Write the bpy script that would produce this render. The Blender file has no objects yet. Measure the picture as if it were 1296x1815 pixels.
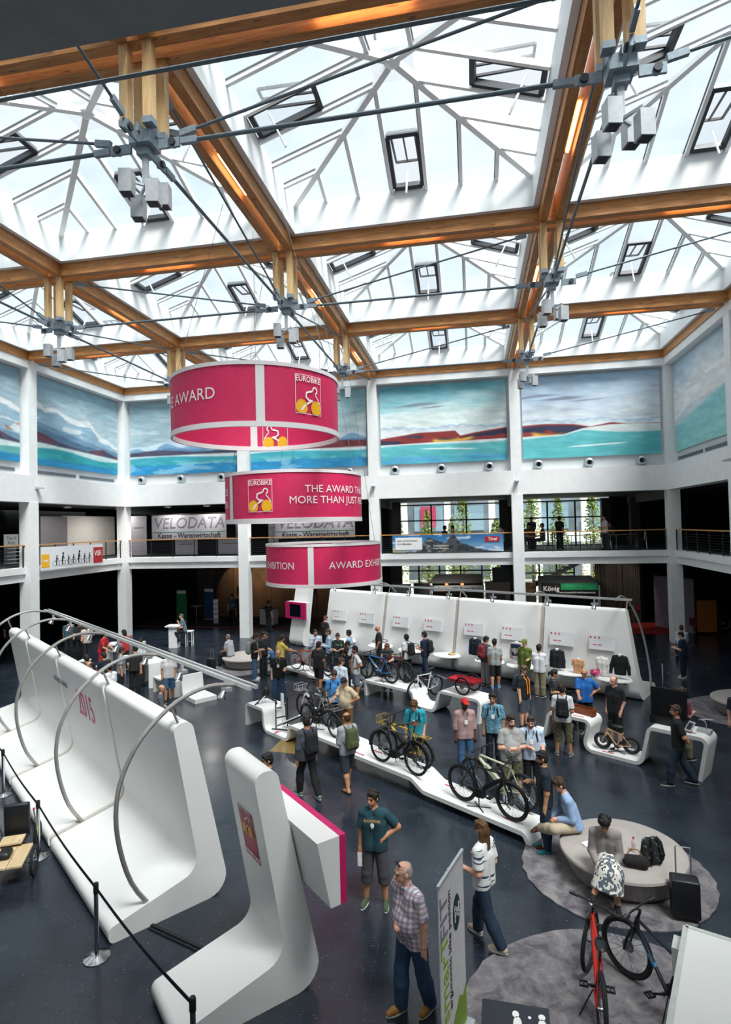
import bpy, bmesh, math, random
import numpy as np
from mathutils import Vector, Matrix, Euler
random.seed(7); np.random.seed(7)
scn = bpy.context.scene
COL = scn.collection
rad = math.radians
# ------------------------------------------------------------------ camera
cam_data = bpy.data.cameras.new('camera'); cam = bpy.data.objects.new('camera', cam_data); COL.objects.link(cam)
YAW, PITCH, ROLL = -0.1814, 0.0231, -0.0234
_f = Vector((math.sin(YAW)*math.cos(PITCH), math.cos(YAW)*math.cos(PITCH), math.sin(PITCH)))
_r = Vector((math.cos(YAW), -math.sin(YAW), 0)); _u = _r.cross(_f)
_r2 = _r*math.cos(ROLL)+_u*math.sin(ROLL); _u2 = -_r*math.sin(ROLL)+_u*math.cos(ROLL)
_m = Matrix((_r2, _u2, -_f)).transposed().to_4x4(); _m.translation = Vector((19.426, -30.12, 5.879))
cam.matrix_world = _m
cam_data.sensor_fit = 'HORIZONTAL'; cam_data.sensor_width = 36; cam_data.lens = 1038.4554/1296*36
cam_data.clip_start = 0.05; cam_data.clip_end = 400
scn.camera = cam
# ------------------------------------------------------------------ sky, sun, exposure
world = bpy.data.worlds.new('sky'); scn.world = world; world.use_nodes = True
wn = world.node_tree.nodes; wl = world.node_tree.links
bg = wn['Background']; bg.inputs['Color'].default_value = (0.83, 0.93, 1.0, 1); bg.inputs['Strength'].default_value = 0.95
tc = wn.new('ShaderNodeTexCoord'); nz = wn.new('ShaderNodeTexNoise'); nz.inputs['Scale'].default_value = 3.0; nz.inputs['Detail'].default_value = 6
cr = wn.new('ShaderNodeValToRGB'); cr.color_ramp.elements[0].color = (0.70, 0.85, 0.96, 1); cr.color_ramp.elements[1].color = (0.88, 0.95, 1.0, 1)
cr.color_ramp.elements[0].position = .35; cr.color_ramp.elements[1].position = .6
wl.new(tc.outputs['Generated'], nz.inputs['Vector']); wl.new(nz.outputs['Fac'], cr.inputs['Fac']); wl.new(cr.outputs['Color'], bg.inputs['Color'])
sun_d = bpy.data.lights.new('sun', 'SUN'); sun = bpy.data.objects.new('sun', sun_d); COL.objects.link(sun)
sun_d.energy = 11; sun_d.angle = rad(28); sun_d.color = (1.0, 0.965, 0.92)
sun.rotation_euler = Vector((-0.32, 0.38, -0.87)).to_track_quat('-Z', 'Y').to_euler(); sun.location = (14, -14, 40)
vs = scn.view_settings; vs.view_transform = 'Standard'; vs.look = 'None'; vs.gamma = 1; vs.use_curve_mapping = False
vs.exposure = 0.05
try:
    scn.cycles.max_bounces = 8; scn.cycles.transparent_max_bounces = 16; scn.cycles.diffuse_bounces = 4
except Exception: pass
# ------------------------------------------------------------------ helpers
def lin(c):
    if isinstance(c, str):
        c = c.lstrip('#'); c = [int(c[i:i+2], 16)/255 for i in (0, 2, 4)]
    return tuple((v/12.92 if v <= .04045 else ((v+.055)/1.055)**2.4) for v in c[:3])
MATS = {}
def mat(col, rough=.5, metal=0., var=.08, scale=12., bump=0., spec=.5, coat=0., name=None, emit=0., bscale=60., stretch=None):
    key = name or ('m_%s_%s_%s_%s_%s' % (col, rough, metal, bump, emit))
    if key in MATS: return MATS[key]
    m = bpy.data.materials.new(key); m.use_nodes = True; n = m.node_tree.nodes; l = m.node_tree.links
    b = n['Principled BSDF']; c = lin(col)
    b.inputs['Roughness'].default_value = rough; b.inputs['Metallic'].default_value = metal
    b.inputs['Specular IOR Level'].default_value = spec; b.inputs['Coat Weight'].default_value = coat
    t = n.new('ShaderNodeTexCoord'); mp = n.new('ShaderNodeMapping'); l.new(t.outputs['Object'], mp.inputs['Vector'])
    if stretch: mp.inputs['Scale'].default_value = stretch
    z = n.new('ShaderNodeTexNoise'); z.inputs['Scale'].default_value = scale; z.inputs['Detail'].default_value = 4
    l.new(mp.outputs['Vector'], z.inputs['Vector'])
    r = n.new('ShaderNodeValToRGB')
    r.color_ramp.elements[0].position = .3; r.color_ramp.elements[1].position = .7
    r.color_ramp.elements[0].color = tuple(max(0, v*(1-var)) for v in c)+(1,)
    r.color_ramp.elements[1].color = tuple(min(1, v*(1+var)) for v in c)+(1,)
    l.new(z.outputs['Fac'], r.inputs['Fac']); l.new(r.outputs['Color'], b.inputs['Base Color'])
    if bump:
        z2 = n.new('ShaderNodeTexNoise'); z2.inputs['Scale'].default_value = bscale; z2.inputs['Detail'].default_value = 3
        l.new(mp.outputs['Vector'], z2.inputs['Vector'])
        bp = n.new('ShaderNodeBump'); bp.inputs['Strength'].default_value = bump; bp.inputs['Distance'].default_value = .01
        l.new(z2.outputs['Fac'], bp.inputs['Height']); l.new(bp.outputs['Normal'], b.inputs['Normal'])
    if emit:
        b.inputs['Emission Color'].default_value = c+(1,); b.inputs['Emission Strength'].default_value = emit
    MATS[key] = m
    return m
def vcol_mat(name, rough=.6, brush=0.0):
    """colour print held in the mesh's colour attribute, with brush-stroke noise"""
    if name in MATS: return MATS[name]
    m = bpy.data.materials.new(name); m.use_nodes = True; n = m.node_tree.nodes; l = m.node_tree.links
    b = n['Principled BSDF']; b.inputs['Roughness'].default_value = rough
    a = n.new('ShaderNodeAttribute'); a.attribute_name = 'print'
    if brush:
        t = n.new('ShaderNodeTexCoord'); mp = n.new('ShaderNodeMapping'); mp.inputs['Scale'].default_value = (1, 1, 5); mp.inputs['Rotation'].default_value = (0, .35, 0)
        z = n.new('ShaderNodeTexNoise'); z.inputs['Scale'].default_value = 1.6; z.inputs['Detail'].default_value = 8; z.inputs['Roughness'].default_value = .65
        l.new(t.outputs['Object'], mp.inputs['Vector']); l.new(mp.outputs['Vector'], z.inputs['Vector'])
        r = n.new('ShaderNodeValToRGB'); r.color_ramp.elements[0].position = .25; r.color_ramp.elements[1].position = .75
        r.color_ramp.elements[0].color = (1-brush, 1-brush, 1-brush, 1); r.color_ramp.elements[1].color = (1+brush, 1+brush, 1+brush, 1)
        l.new(z.outputs['Fac'], r.inputs['Fac'])
        x = n.new('ShaderNodeMix'); x.data_type = 'RGBA'; x.blend_type = 'MULTIPLY'; x.inputs['Factor'].default_value = 1
        l.new(a.outputs['Color'], x.inputs['A']); l.new(r.outputs['Color'], x.inputs['B']); l.new(x.outputs['Result'], b.inputs['Base Color'])
    else:
        l.new(a.outputs['Color'], b.inputs['Base Color'])
    MATS[name] = m; return m
def check_mat(name, base, c1, c2, scale=14., rough=.8):
    """woven check / plaid cloth in object space"""
    if name in MATS: return MATS[name]
    m = bpy.data.materials.new(name); m.use_nodes = True; n = m.node_tree.nodes; l = m.node_tree.links
    b = n['Principled BSDF']; b.inputs['Roughness'].default_value = rough
    t = n.new('ShaderNodeTexCoord')
    last = None
    col = lin(base)+(1,)
    for ax, cc, sc, th in (('X', c1, scale, .5), ('Z', c1, scale*.9, .55), ('X', c2, scale*2.3, .72), ('Z', c2, scale*1.3, .8)):
        w = n.new('ShaderNodeTexWave'); w.bands_direction = ax; w.inputs['Scale'].default_value = sc/6; w.inputs['Distortion'].default_value = .6; w.inputs['Detail'].default_value = 1
        l.new(t.outputs['Object'], w.inputs['Vector'])
        r = n.new('ShaderNodeMapRange'); r.inputs['From Min'].default_value = th-.12; r.inputs['From Max'].default_value = th+.12; r.inputs['To Max'].default_value = .62
        l.new(w.outputs['Fac'], r.inputs['Value'])
        x = n.new('ShaderNodeMix'); x.data_type = 'RGBA'; l.new(r.outputs['Result'], x.inputs['Factor'])
        if last is None: x.inputs['A'].default_value = col
        else: l.new(last, x.inputs['A'])
        x.inputs['B'].default_value = lin(cc)+(1,); last = x.outputs['Result']
    l.new(last, b.inputs['Base Color']); MATS[name] = m; return m
def blotch_mat(name, cols, scale=9., rough=.85, stretch=(1, 1, 1)):
    """camouflage / print cloth: hard blotches of several colours"""
    if name in MATS: return MATS[name]
    m = bpy.data.materials.new(name); m.use_nodes = True; n = m.node_tree.nodes; l = m.node_tree.links
    b = n['Principled BSDF']; b.inputs['Roughness'].default_value = rough
    t = n.new('ShaderNodeTexCoord'); mp = n.new('ShaderNodeMapping'); mp.inputs['Scale'].default_value = stretch
    z = n.new('ShaderNodeTexNoise'); z.inputs['Scale'].default_value = scale; z.inputs['Detail'].default_value = 2
    r = n.new('ShaderNodeValToRGB'); r.color_ramp.interpolation = 'CONSTANT'
    e = r.color_ramp.elements
    while len(e) < len(cols): e.new(.5)
    for i, c in enumerate(cols):
        e[i].position = 0 if i == 0 else .36+.28*(i-1)/max(1, len(cols)-2) if len(cols) > 2 else .5
        e[i].color = lin(c)+(1,)
    l.new(t.outputs['Object'], mp.inputs['Vector']); l.new(mp.outputs['Vector'], z.inputs['Vector']); l.new(z.outputs['Fac'], r.inputs['Fac']); l.new(r.outputs['Color'], b.inputs['Base Color'])
    MATS[name] = m; return m

class MB:
    """collects shapes into one mesh"""
    def __init__(s): s.v = []; s.f = []
    def add(s, v, f):
        o = len(s.v); s.v += [tuple(map(float, p)) for p in v]; s.f += [tuple(int(i)+o for i in q) for q in f]; return s
    def box(s, c, d, rz=0., R=None):
        x, y, z = (k/2 for k in d); R = R or Matrix.Rotation(rz, 3, 'Z'); c = Vector(c)
        v = [c+R@Vector((sx*x, sy*y, sz*z)) for sx in (-1, 1) for sy in (-1, 1) for sz in (-1, 1)]
        return s.add(v, [(0, 1, 3, 2), (4, 6, 7, 5), (0, 4, 5, 1), (2, 3, 7, 6), (0, 2, 6, 4), (1, 5, 7, 3)])
    def bar(s, a, b, w, h, up=(0, 0, 1)):
        a = Vector(a); b = Vector(b); d = b-a; L = d.length; d.normalize(); up = Vector(up); x = d.cross(up)
        if x.length < 1e-4: x = d.cross(Vector((1, 0, 0)))
        x.normalize(); y = x.cross(d)
        return s.box((a+b)/2, (w, L, h), R=Matrix((x, d, y)).transposed())
    def tube(s, pts, r, n=8, cap=True, closed=False):
        P = [Vector(p) for p in pts]; N = len(P); rs = r if isinstance(r, (list, tuple)) else [r]*N
        V = []; F = []; prev = None
        for i in range(N):
            if closed: t = P[(i+1) % N]-P[i-1]
            else: t = P[min(i+1, N-1)]-P[max(i-1, 0)]
            t.normalize()
            if prev is None:
                x = t.cross(Vector((0, 0, 1)))
                if x.length < 1e-3: x = t.cross(Vector((1, 0, 0)))
            else: x = prev-t*prev.dot(t)
            x.normalize(); prev = x; y = t.cross(x)
            for k in range(n):
                a = 2*math.pi*k/n; V.append(P[i]+(x*math.cos(a)+y*math.sin(a))*rs[i])
        M_ = N if closed else N-1
        for i in range(M_):
            j = (i+1) % N
            for k in range(n):
                F.append((i*n+k, i*n+(k+1) % n, j*n+(k+1) % n, j*n+k))
        if cap and not closed: F.append(tuple(range(n))[::-1]); F.append(tuple((N-1)*n+k for k in range(n)))
        return s.add(V, F)
    def lathe(s, prof, n=24, c=(0, 0, 0), R=None, closed=False):
        c = Vector(c); R = R or Matrix.Identity(3); V = []; F = []; m = len(prof)
        for k in range(n):
            a = 2*math.pi*k/n
            for (r, z) in prof: V.append(c+R@Vector((r*math.cos(a), r*math.sin(a), z)))
        for k in range(n):
            k2 = (k+1) % n
            for i in range(m if closed else m-1):
                i2 = (i+1) % m; F.append((k*m+i, k2*m+i, k2*m+i2, k*m+i2))
        if not closed:
            if prof[0][0] > 1e-6: F.append(tuple(k*m for k in range(n))[::-1])
            if prof[-1][0] > 1e-6: F.append(tuple(k*m+m-1 for k in range(n)))
        return s.add(V, F)
    def prism(s, poly, o, X, Y, Z, depth):
        """polygon in (X,Y) frame at o, pushed along Z by depth"""
        o = Vector(o); X = Vector(X); Y = Vector(Y); Z = Vector(Z); n = len(poly)
        a = [o+X*p[0]+Y*p[1] for p in poly]; b = [q+Z*depth for q in a]
        return s.add(a+b, [tuple(range(n))[::-1], tuple(range(n, 2*n))]+[(i, (i+1) % n, n+(i+1) % n, n+i) for i in range(n)])
    def ribbon(s, poly2, o, X, Y, Z, depth):
        """two matching polylines (outer, inner) as a band of quads pushed along Z"""
        A, B = poly2; o = Vector(o); X = Vector(X); Y = Vector(Y); Z = Vector(Z); n = len(A)
        P = lambda p, k: o+X*p[0]+Y*p[1]+Z*depth*k
        V = [P(p, 0) for p in A]+[P(p, 0) for p in B]+[P(p, 1) for p in A]+[P(p, 1) for p in B]; F = []
        for i in range(n-1):
            F += [(i, i+1, n+i+1, n+i), (2*n+i+1, 2*n+i, 3*n+i, 3*n+i+1), (i+1, i, 2*n+i, 2*n+i+1), (n+i, n+i+1, 3*n+i+1, 3*n+i)]
        F += [(0, n, 3*n, 2*n), (n-1, 2*n+n-1, 3*n+n-1, n+n-1)]
        return s.add(V, F)
    def ball(s, c, r, n=10, m=6, R=None):
        r = r if isinstance(r, (tuple, list)) else (r, r, r); R = R or Matrix.Identity(3); c = Vector(c); V = []; F = []
        for i in range(m+1):
            t = math.pi*i/m
            for k in range(n):
                a = 2*math.pi*k/n; V.append(c+R@Vector((r[0]*math.sin(t)*math.cos(a), r[1]*math.sin(t)*math.sin(a), r[2]*math.cos(t))))
        for i in range(m):
            for k in range(n):
                k2 = (k+1) % n; F.append((i*n+k, (i+1)*n+k, (i+1)*n+k2, i*n+k2))
        return s.add(V, F)
    def xf(s, Mx):
        s.v = [tuple(Mx@Vector(p)) for p in s.v]; return s
    def mesh(s, name, m=None, smooth=False, fix=True):
        me = bpy.data.meshes.new(name); me.from_pydata(s.v, [], s.f)
        if fix:
            bm = bmesh.new(); bm.from_mesh(me); bmesh.ops.recalc_face_normals(bm, faces=bm.faces); bm.to_mesh(me); bm.free()
        if m: me.materials.append(m)
        if smooth:
            me.shade_smooth()
            try: me.set_sharp_from_angle(angle=rad(42))
            except Exception: pass
        return me
    def build(s, name, m=None, parent=None, smooth=False, loc=None, rz=None, fix=True):
        return obj(name, s.mesh(name, m, smooth, fix), parent, loc, rz)
def obj(name, me, parent=None, loc=None, rz=None):
    o = bpy.data.objects.new(name, me); COL.objects.link(o)
    if parent: o.parent = parent
    if loc is not None: o.location = loc
    if rz is not None: o.rotation_euler = (0, 0, rz)
    return o
def tag(o, label=None, cat=None, group=None, kind=None):
    if label: o['label'] = label
    if cat: o['category'] = cat
    if group: o['group'] = group
    if kind: o['kind'] = kind
    return o
def thing(name, label, cat, loc=(0, 0, 0), rz=0., group=None, kind=None):
    return tag(obj(name, None, None, loc, rz), label, cat, group, kind)
def structure(name, loc=(0, 0, 0)): return tag(obj(name, None, None, loc), kind='structure')
def bevelled(c, d, bev, m, name, parent=None, rz=0., seg=3, smooth=True, loc=None, taper=1.):
    bm = bmesh.new(); bmesh.ops.create_cube(bm, size=1)
    for v in bm.verts:
        k = taper if v.co.z > 0 else 1.
        v.co = Vector((v.co.x*d[0]*k, v.co.y*d[1]*k, v.co.z*d[2]))
    bmesh.ops.bevel(bm, geom=list(bm.edges), offset=bev, segments=seg, affect='EDGES', profile=.5)
    Rm = Matrix.Translation(Vector(c))@Matrix.Rotation(rz, 4, 'Z'); bm.transform(Rm)
    me = bpy.data.meshes.new(name); bm.to_mesh(me); bm.free(); me.materials.append(m)
    if smooth:
        me.shade_smooth()
        try: me.set_sharp_from_angle(angle=rad(50))
        except Exception: pass
    return obj(name, me, parent, loc)
_TXT = {}
def text_geo(s, size=1., bold=0., shear=0., align='CENTER', extrude=0.):
    key = (s, bold, shear, align, extrude/size if size else 0)
    if key not in _TXT:
        cu = bpy.data.curves.new('lettering', 'FONT'); cu.body = s; cu.size = 1; cu.align_x = align; cu.align_y = 'CENTER'
        cu.offset = bold; cu.shear = shear; cu.resolution_u = 3; cu.extrude = extrude/size
        o = bpy.data.objects.new('lettering', cu); COL.objects.link(o); bpy.context.view_layer.update()
        me = o.evaluated_get(bpy.context.evaluated_depsgraph_get()).to_mesh()
        _TXT[key] = ([tuple(v.co) for v in me.vertices], [tuple(f.vertices) for f in me.polygons])
        o.to_mesh_clear(); bpy.data.objects.remove(o); bpy.data.curves.remove(cu)
    v, f = _TXT[key]
    return [(a*size, b*size, c*size) for a, b, c in v], f
def text_flat(mb, s, size, o, X, Y, bold=0., shear=0., align='CENTER', extrude=.002, sx=1.):
    v, f = text_geo(s, size, bold, shear, align, extrude); o = Vector(o); X = Vector(X).normalized(); Y = Vector(Y).normalized(); N = X.cross(Y)
    mb.add([o+X*(a*sx)+Y*b+N*c for a, b, c in v], f)
def grid_print(fn, nx, ny):
    """colour grid from fn(u,v)->rgb arrays (sRGB)"""
    u, v = np.meshgrid((np.arange(nx)+.5)/nx, (np.arange(ny)+.5)/ny); return fn(u, v)
def print_panel(name, w, h, fn, nx, ny, matname, parent, M4, rough=.6, brush=0., thick=.03):
    """panel in local X (width) / Z (height), print faces -Y; per-face colours from fn"""
    X = np.linspace(-w/2, w/2, nx+1); Z = np.linspace(0, h, ny+1)
    V = [(x, 0, z) for z in Z for x in X]; F = [(j*(nx+1)+i, j*(nx+1)+i+1, (j+1)*(nx+1)+i+1, (j+1)*(nx+1)+i) for j in range(ny) for i in range(nx)]
    nb = len(V); V += [(-w/2, thick, 0), (w/2, thick, 0), (w/2, thick, h), (-w/2, thick, h)]
    a, b, c, d = 0, nx, (ny+1)*(nx+1)-1, ny*(nx+1)
    F += [(nb+1, nb, nb+3, nb+2)]
    F += [tuple(range(a, b+1))[::-1]+(nb, nb+1), tuple(range(d, c+1))+(nb+2, nb+3), tuple(a+k*(nx+1) for k in range(ny+1))+(nb+3, nb), tuple(b+k*(nx+1) for k in range(ny+1))[::-1]+(nb+1, nb+2)]
    me = bpy.data.meshes.new(name); me.from_pydata(V, [], F)
    u, v = np.meshgrid(np.linspace(0, 1, nx+1), np.linspace(0, 1, ny+1))
    rgb = np.clip(fn(u, v), 0, 1); rgb = np.where(rgb <= .04045, rgb/12.92, ((rgb+.055)/1.055)**2.4)
    at = me.color_attributes.new('print', 'FLOAT_COLOR', 'POINT')
    full = np.ones((len(V), 4)); full[:nb, :3] = rgb.reshape(-1, 3); full[nb:, :3] = rgb.reshape(-1, 3).mean(0)
    at.data.foreach_set('color', full.ravel())
    me.materials.append(vcol_mat(matname, rough, brush))
    o = obj(name, me, parent); o.matrix_local = M4; return o
def frame4(o, X, Z):
    X = Vector(X).normalized(); Z = Vector(Z).normalized(); Y = Z.cross(X); m = Matrix((X, Y, Z)).transposed().to_4x4(); m.translation = Vector(o); return m
# ------------------------------------------------------------------ smooth solids (for bodies and cloth)
def nets(F, org, vox):
    ins = F < 0; s = np.zeros(tuple(k-1 for k in F.shape), np.int8)
    offs = [(i, j, k) for i in (0, 1) for j in (0, 1) for k in (0, 1)]
    sl = lambda o: tuple(slice(o[a], F.shape[a]-1+o[a]) for a in range(3))
    for o in offs: s += ins[sl(o)]
    I = np.nonzero((s > 0) & (s < 8)); n = len(I[0])
    if n == 0: return [], []
    vals = np.stack([F[I[0]+o[0], I[1]+o[1], I[2]+o[2]] for o in offs], 1)
    acc = np.zeros((n, 3)); cnt = np.zeros(n); O = np.array(offs, float)
    for a in range(8):
        for b in range(a+1, 8):
            if abs(O[a]-O[b]).sum() != 1: continue
            fa, fb = vals[:, a], vals[:, b]; m = (fa < 0) != (fb < 0); d = np.where(m, fa-fb, 1); t = np.where(m, fa/d, 0)
            acc += (O[a]+(O[b]-O[a])*t[:, None])*m[:, None]; cnt += m
    P = (np.stack(I, 1)+acc/cnt[:, None])*vox+org
    idx = -np.ones(s.shape, int); idx[I] = np.arange(n); Q = []
    for ax in range(3):
        b, c = [(1, 2), (2, 0), (0, 1)][ax]
        lo = [slice(1, -1)]*3; lo[ax] = slice(0, -1); hi = list(lo); hi[ax] = slice(1, None)
        d = ins[tuple(lo)].astype(np.int8)-ins[tuple(hi)].astype(np.int8)
        E = np.nonzero(d); base = [E[k]+(0 if k == ax else 1) for k in range(3)]; sg = d[E]
        def g(db, dc):
            q = list(base); q[b] = q[b]-db; q[c] = q[c]-dc; return idx[tuple(q)]
        q = np.stack([g(1, 1), g(0, 1), g(0, 0), g(1, 0)], 1); q[sg < 0] = q[sg < 0][:, ::-1]; Q.append(q)
    Q = np.concatenate(Q); Q = Q[(Q >= 0).all(1)]
    return P, Q
def _field(prims, cuts, G, org, vox, k, shape):
    F = np.full(shape, .6)
    for pr in prims:
        if pr[0] == 'c':
            _, a, b, ra, rb = pr[:5]; flat = pr[5] if len(pr) > 5 else 0
            a = np.array(a, float); b = np.array(b, float); R = max(ra, rb)+k+2*vox; lo = np.minimum(a, b)-R; hi = np.maximum(a, b)+R
        else:
            _, c, r = pr[:3]; c = np.array(c, float); r = np.array(r, float); R = r.max()+k+2*vox; lo = c-R; hi = c+R
        i0 = np.clip(np.floor((lo-org)/vox).astype(int), 0, np.array(shape)-1); i1 = np.clip(np.ceil((hi-org)/vox).astype(int)+1, 1, shape)
        if (i1 <= i0).any(): continue
        X = G[0][i0[0]:i1[0]][:, None, None]; Y = G[1][i0[1]:i1[1]][None, :, None]; Z = G[2][i0[2]:i1[2]][None, None, :]
        if pr[0] == 'c':
            ab = b-a; L2 = max(ab@ab, 1e-9)
            t = ((X-a[0])*ab[0]+(Y-a[1])*ab[1]+(Z-a[2])*ab[2])/L2; tc_ = np.clip(t, 0, 1)
            d = np.sqrt((X-a[0]-tc_*ab[0])**2+(Y-a[1]-tc_*ab[1])**2+(Z-a[2]-tc_*ab[2])**2)-(ra+(rb-ra)*tc_)
            L = math.sqrt(L2)
            if flat & 2: d = np.maximum(d, (t-1)*L)
            if flat & 1: d = np.maximum(d, -t*L)
        else:
            if len(pr) > 3 and pr[3] is not None:
                Rm = np.array(pr[3]); dx, dy, dz = X-c[0], Y-c[1], Z-c[2]
                A = (dx*Rm[0, 0]+dy*Rm[1, 0]+dz*Rm[2, 0])/r[0]; B = (dx*Rm[0, 1]+dy*Rm[1, 1]+dz*Rm[2, 1])/r[1]; C = (dx*Rm[0, 2]+dy*Rm[1, 2]+dz*Rm[2, 2])/r[2]
            else: A, B, C = (X-c[0])/r[0], (Y-c[1])/r[1], (Z-c[2])/r[2]
            d = (np.sqrt(A*A+B*B+C*C)-1)*r.min()
        S_ = (slice(i0[0], i1[0]), slice(i0[1], i1[1]), slice(i0[2], i1[2])); f = F[S_]
        h = np.maximum(k-np.abs(f-d), 0)/k; F[S_] = np.minimum(f, d)-h*h*k*.25
    for p0, nn in cuts:
        p0 = np.array(p0, float); nn = np.array(nn, float); nn /= np.linalg.norm(nn)
        F = np.maximum(F, (G[0][:, None, None]-p0[0])*nn[0]+(G[1][None, :, None]-p0[1])*nn[1]+(G[2][None, None, :]-p0[2])*nn[2])
    return F
def solid(groups, vox=.018, k=.03):
    """groups: list of (prims, cuts). Returns verts, quads of the smooth union"""
    lo = np.full(3, 9e9); hi = -lo
    for prims, cuts in groups:
        for pr in prims:
            if pr[0] == 'c':
                R = max(pr[3], pr[4]); A = np.array([pr[1], pr[2]], float); lo = np.minimum(lo, A.min(0)-R); hi = np.maximum(hi, A.max(0)+R)
            else:
                c = np.array(pr[1], float); R = max(pr[2]); lo = np.minimum(lo, c-R); hi = np.maximum(hi, c+R)
    org = lo-2.5*vox-k*.3; shape = tuple(np.ceil((hi-org)/vox).astype(int)+4)
    G = [org[a]+vox*np.arange(shape[a]) for a in range(3)]; F = None
    for prims, cuts in groups:
        f = _field(prims, cuts, G, org, vox, k, shape); F = f if F is None else np.minimum(F, f)
    return nets(F, org, vox)
def solid_mesh(name, groups, vox, k, m, extra=None):
    P, Q = solid(groups, vox, k); P = [tuple(p) for p in P]; Q = [tuple(int(i) for i in q) for q in Q]
    if extra is not None:
        o = len(P); P += extra.v; Q += [tuple(i+o for i in q) for q in extra.f]
    me = bpy.data.meshes.new(name); me.from_pydata(P, [], Q); me.materials.append(m); me.shade_smooth(); return me
# ================================================================== materials of the hall
def wood_mat(name, dark, light, grain=(1.2, 14, 14)):
    m = bpy.data.materials.new(name); m.use_nodes = True; n = m.node_tree.nodes; l = m.node_tree.links; b = n['Principled BSDF']; b.inputs['Roughness'].default_value = .55
    t = n.new('ShaderNodeTexCoord'); mp = n.new('ShaderNodeMapping'); mp.inputs['Scale'].default_value = grain; l.new(t.outputs['Object'], mp.inputs['Vector'])
    z = n.new('ShaderNodeTexNoise'); z.inputs['Scale'].default_value = 1.6; z.inputs['Detail'].default_value = 7; z.inputs['Roughness'].default_value = .65; l.new(mp.outputs['Vector'], z.inputs['Vector'])
    r = n.new('ShaderNodeValToRGB'); r.color_ramp.elements[0].position = .3; r.color_ramp.elements[1].position = .72; r.color_ramp.elements[0].color = lin(dark)+(1,); r.color_ramp.elements[1].color = lin(light)+(1,)
    l.new(z.outputs['Fac'], r.inputs['Fac'])
    k = n.new('ShaderNodeTexNoise'); k.inputs['Scale'].default_value = 7; k.inputs['Detail'].default_value = 2; mp2 = n.new('ShaderNodeMapping'); mp2.inputs['Scale'].default_value = (.5, 1.6, 1.6); l.new(t.outputs['Object'], mp2.inputs['Vector']); l.new(mp2.outputs['Vector'], k.inputs['Vector'])
    kr = n.new('ShaderNodeMapRange'); kr.inputs['From Min'].default_value = .66; kr.inputs['From Max'].default_value = .74; kr.inputs['To Max'].default_value = .7; l.new(k.outputs['Fac'], kr.inputs['Value'])
    x = n.new('ShaderNodeMix'); x.data_type = 'RGBA'; l.new(kr.outputs['Result'], x.inputs['Factor']); l.new(r.outputs['Color'], x.inputs['A']); x.inputs['B'].default_value = lin('#5a3418')+(1,)
    l.new(x.outputs['Result'], b.inputs['Base Color']); MATS[name] = m; return m
WOOD = wood_mat('glulam', '#9c5f2c', '#cf9455'); WOODV = wood_mat('post timber', '#c79a62', '#e6c794', (14, 14, 1.2))
WHITE = mat('#eceded', .6, var=.03, scale=3, name='white plaster'); GREYW = mat('#c9cdcf', .7, var=.04, scale=2, name='grey wall')
CURB = mat('#eef1f1', .5, var=.02, scale=2, name='white curb'); ALU = mat('#f6f7f7', .5, 0., var=.03, name='white rafter'); GASK = mat('#2b2f36', .5, name='gasket')
STEEL = mat('#8b98a3', .5, .35, var=.12, scale=20, name='galvanised steel'); ROD = mat('#66747d', .5, .3, name='tie rod steel'); LAMPG = mat('#b9bec2', .4, .3, name='lamp housing'); DARKFR = mat('#3a3f45', .5, .2, name='dark frame')
BLACKM = mat('#14171b', .5, name='black'); DARK = mat('#1b2127', .8, name='dark gallery'); CHROME = mat('#c8cacc', .14, 1., var=.03, name='chrome')
def glass_mat():
    m = bpy.data.materials.new('skylight glass'); m.use_nodes = True; n = m.node_tree.nodes; l = m.node_tree.links; n.remove(n['Principled BSDF'])
    out = n['Material Output']; tr = n.new('ShaderNodeBsdfTransparent'); tr.inputs['Color'].default_value = (.93, .965, .98, 1)
    tl = n.new('ShaderNodeBsdfTranslucent'); tl.inputs['Color'].default_value = (.95, .98, 1, 1); gl = n.new('ShaderNodeBsdfGlossy'); gl.inputs['Roughness'].default_value = .08
    t = n.new('ShaderNodeTexCoord'); z = n.new('ShaderNodeTexNoise'); z.inputs['Scale'].default_value = 1.2; z.inputs['Detail'].default_value = 4; l.new(t.outputs['Object'], z.inputs['Vector'])
    mr = n.new('ShaderNodeMapRange'); mr.inputs['To Min'].default_value = .02; mr.inputs['To Max'].default_value = .09; l.new(z.outputs['Fac'], mr.inputs['Value'])
    m1 = n.new('ShaderNodeMixShader'); l.new(mr.outputs['Result'], m1.inputs['Fac']); l.new(tr.outputs['BSDF'], m1.inputs[1]); l.new(tl.outputs['BSDF'], m1.inputs[2])
    m2 = n.new('ShaderNodeMixShader'); m2.inputs['Fac'].default_value = .05; l.new(m1.outputs['Shader'], m2.inputs[1]); l.new(gl.outputs['BSDF'], m2.inputs[2]); l.new(m2.outputs['Shader'], out.inputs['Surface'])
    return m
GLASS = glass_mat()
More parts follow.
